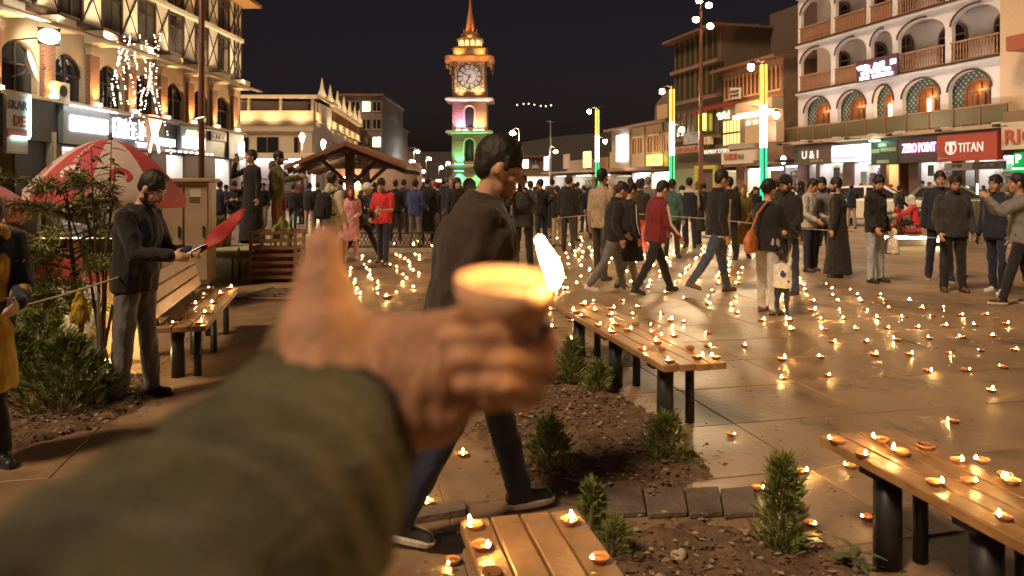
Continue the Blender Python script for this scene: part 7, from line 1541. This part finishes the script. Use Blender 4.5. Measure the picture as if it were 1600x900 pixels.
# ================================================================== far crowd
run_jobs()
from bpy import data as _d
GRP = 'people standing in the far crowd'
places = [(483, 24), (497, 27), (472, 30), (458, 26), (532, 22), (585, 24), (578, 30), (618, 21), (630, 24), (640, 30), (622, 33), (660, 27), (676, 24), (684, 21), (693, 26), (700, 30), (706, 22), (722, 24), (730, 30), (652, 36), (607, 38), (590, 42), (742, 34), (668, 40), (690, 38),
          (790, 24), (801, 28), (828, 20), (836, 24), (846, 19), (855, 22), (863, 26), (871, 19), (880, 23), (888, 17.5), (897, 21), (914, 25), (929, 22), (840, 31), (862, 34), (884, 31), (903, 33), (925, 29), (947, 24), (962, 19), (970, 27), (985, 21), (1003, 24), (1012, 19.5), (1044, 25), (1066, 19), (1092, 20), (1100, 24), (1128, 19), (1150, 21), (1180, 23), (1215, 19), (1225, 23), (1252, 21), (1293, 19), (1330, 27), (1345, 38), (1392, 37), (1405, 26), (1440, 38), (1452, 36), (1528, 37), (1537, 34), (1550, 26), (1575, 22), (1583, 30), (355, 27), (380, 30), (412, 28), (440, 24)]
cols = ['black', 'black', 'navy', 'char', 'black', 'brown', 'black', 'grey', 'maroon', 'olive', 'navy', 'black', 'navy', 'black', 'char', 'brown', 'black', 'blue']
first = [None]*7
rng = random.Random(21)
nm_ = dict(black='black', navy='navy', char='charcoal', brown='dark brown', grey='grey', maroon='maroon', olive='olive', teal='dark teal', lilac='lilac', beige='beige', white='white', red='red', blue='blue')
gar = ['jacket', 'jacket', 'long coat and headscarf', 'sweater', 'hooded jacket', 'long tunic', 'jacket and beanie']
for i, (px, d) in enumerate(places):
    k = i % 7; src = TEMPL[k]['root']; r = copy_tree(src); p = at(px, 290, d); r.location = (p.x, d, 0); face = rng.choice((90, 100, 70, 60, 120, 270, 250, 20, 160, 290)); r.rotation_euler = (0, 0, math.radians(face)); s = rng.uniform(.88, 1.07); r.scale = (s, s, s); c = rng.choice(cols)
    for ch in r.children:
        b = ch.name.split('.')[0]
        m = CL[c] if b in ('jacket', 'long_coat', 'sweater', 'hooded_jacket', 'kurta') else CL[rng.choice(('black', 'djeans', 'gjeans', 'djeans', 'char', 'beige'))] if b == 'trousers' else CL[rng.choice(('black', 'maroon', 'grey', 'char', 'ochre'))] if b in ('headscarf', 'beanie') else None
        if m and ch.material_slots: ch.material_slots[0].link = 'OBJECT'; ch.material_slots[0].material = m
    where = 'by the pavilion' if px < 540 else 'left of the clock tower' if px < 735 else 'behind the flame' if px < 900 else 'near the middle lamp pole' if px < 1080 else 'left of the nearest lamp pole' if px < 1260 else 'by the parked cars'
    turn = 'seen from behind' if 40 < face < 140 else 'facing the square' if face > 200 else 'in profile'
    tag(r, '%s in %s %s, %s' % ('person', nm_[c], gar[k], turn+' '+where), 'person', GRP)
for T_ in TEMPL:
    for ch in list(T_['root'].children):
        for g_ in list(ch.children): bpy.data.objects.remove(g_)
        bpy.data.objects.remove(ch)
    bpy.data.objects.remove(T_['root'])
# ================================================================== labels that single each thing out among its look-alikes
ORD = ['', 'second', 'third', 'fourth', 'fifth', 'sixth', 'seventh', 'eighth', 'ninth', 'tenth', 'eleventh', 'twelfth']
same = {}
for o in C.objects:
    if o.parent is None and o.get('label'): same.setdefault(o['label'], []).append(o)
for lb_, os_ in same.items():
    if len(os_) < 2: continue
    left = os_[0].name.startswith(('string', 'hillside')); os_.sort(key=lambda o: o.matrix_basis.translation.x/o.matrix_basis.translation.y if left else o.matrix_basis.translation.length)
    for i, o in enumerate(os_):
        w = ORD[i] if i < 12 else '%d%s' % (i+1, {1: 'st', 2: 'nd', 3: 'rd'}.get((i+1) % 10 if not 10 < (i+1) % 100 < 14 else 0, 'th'))
        o['label'] = ('%s from left, ' % (w or 'first') if left else (w+' nearest ' if w else 'nearest '))+lb_
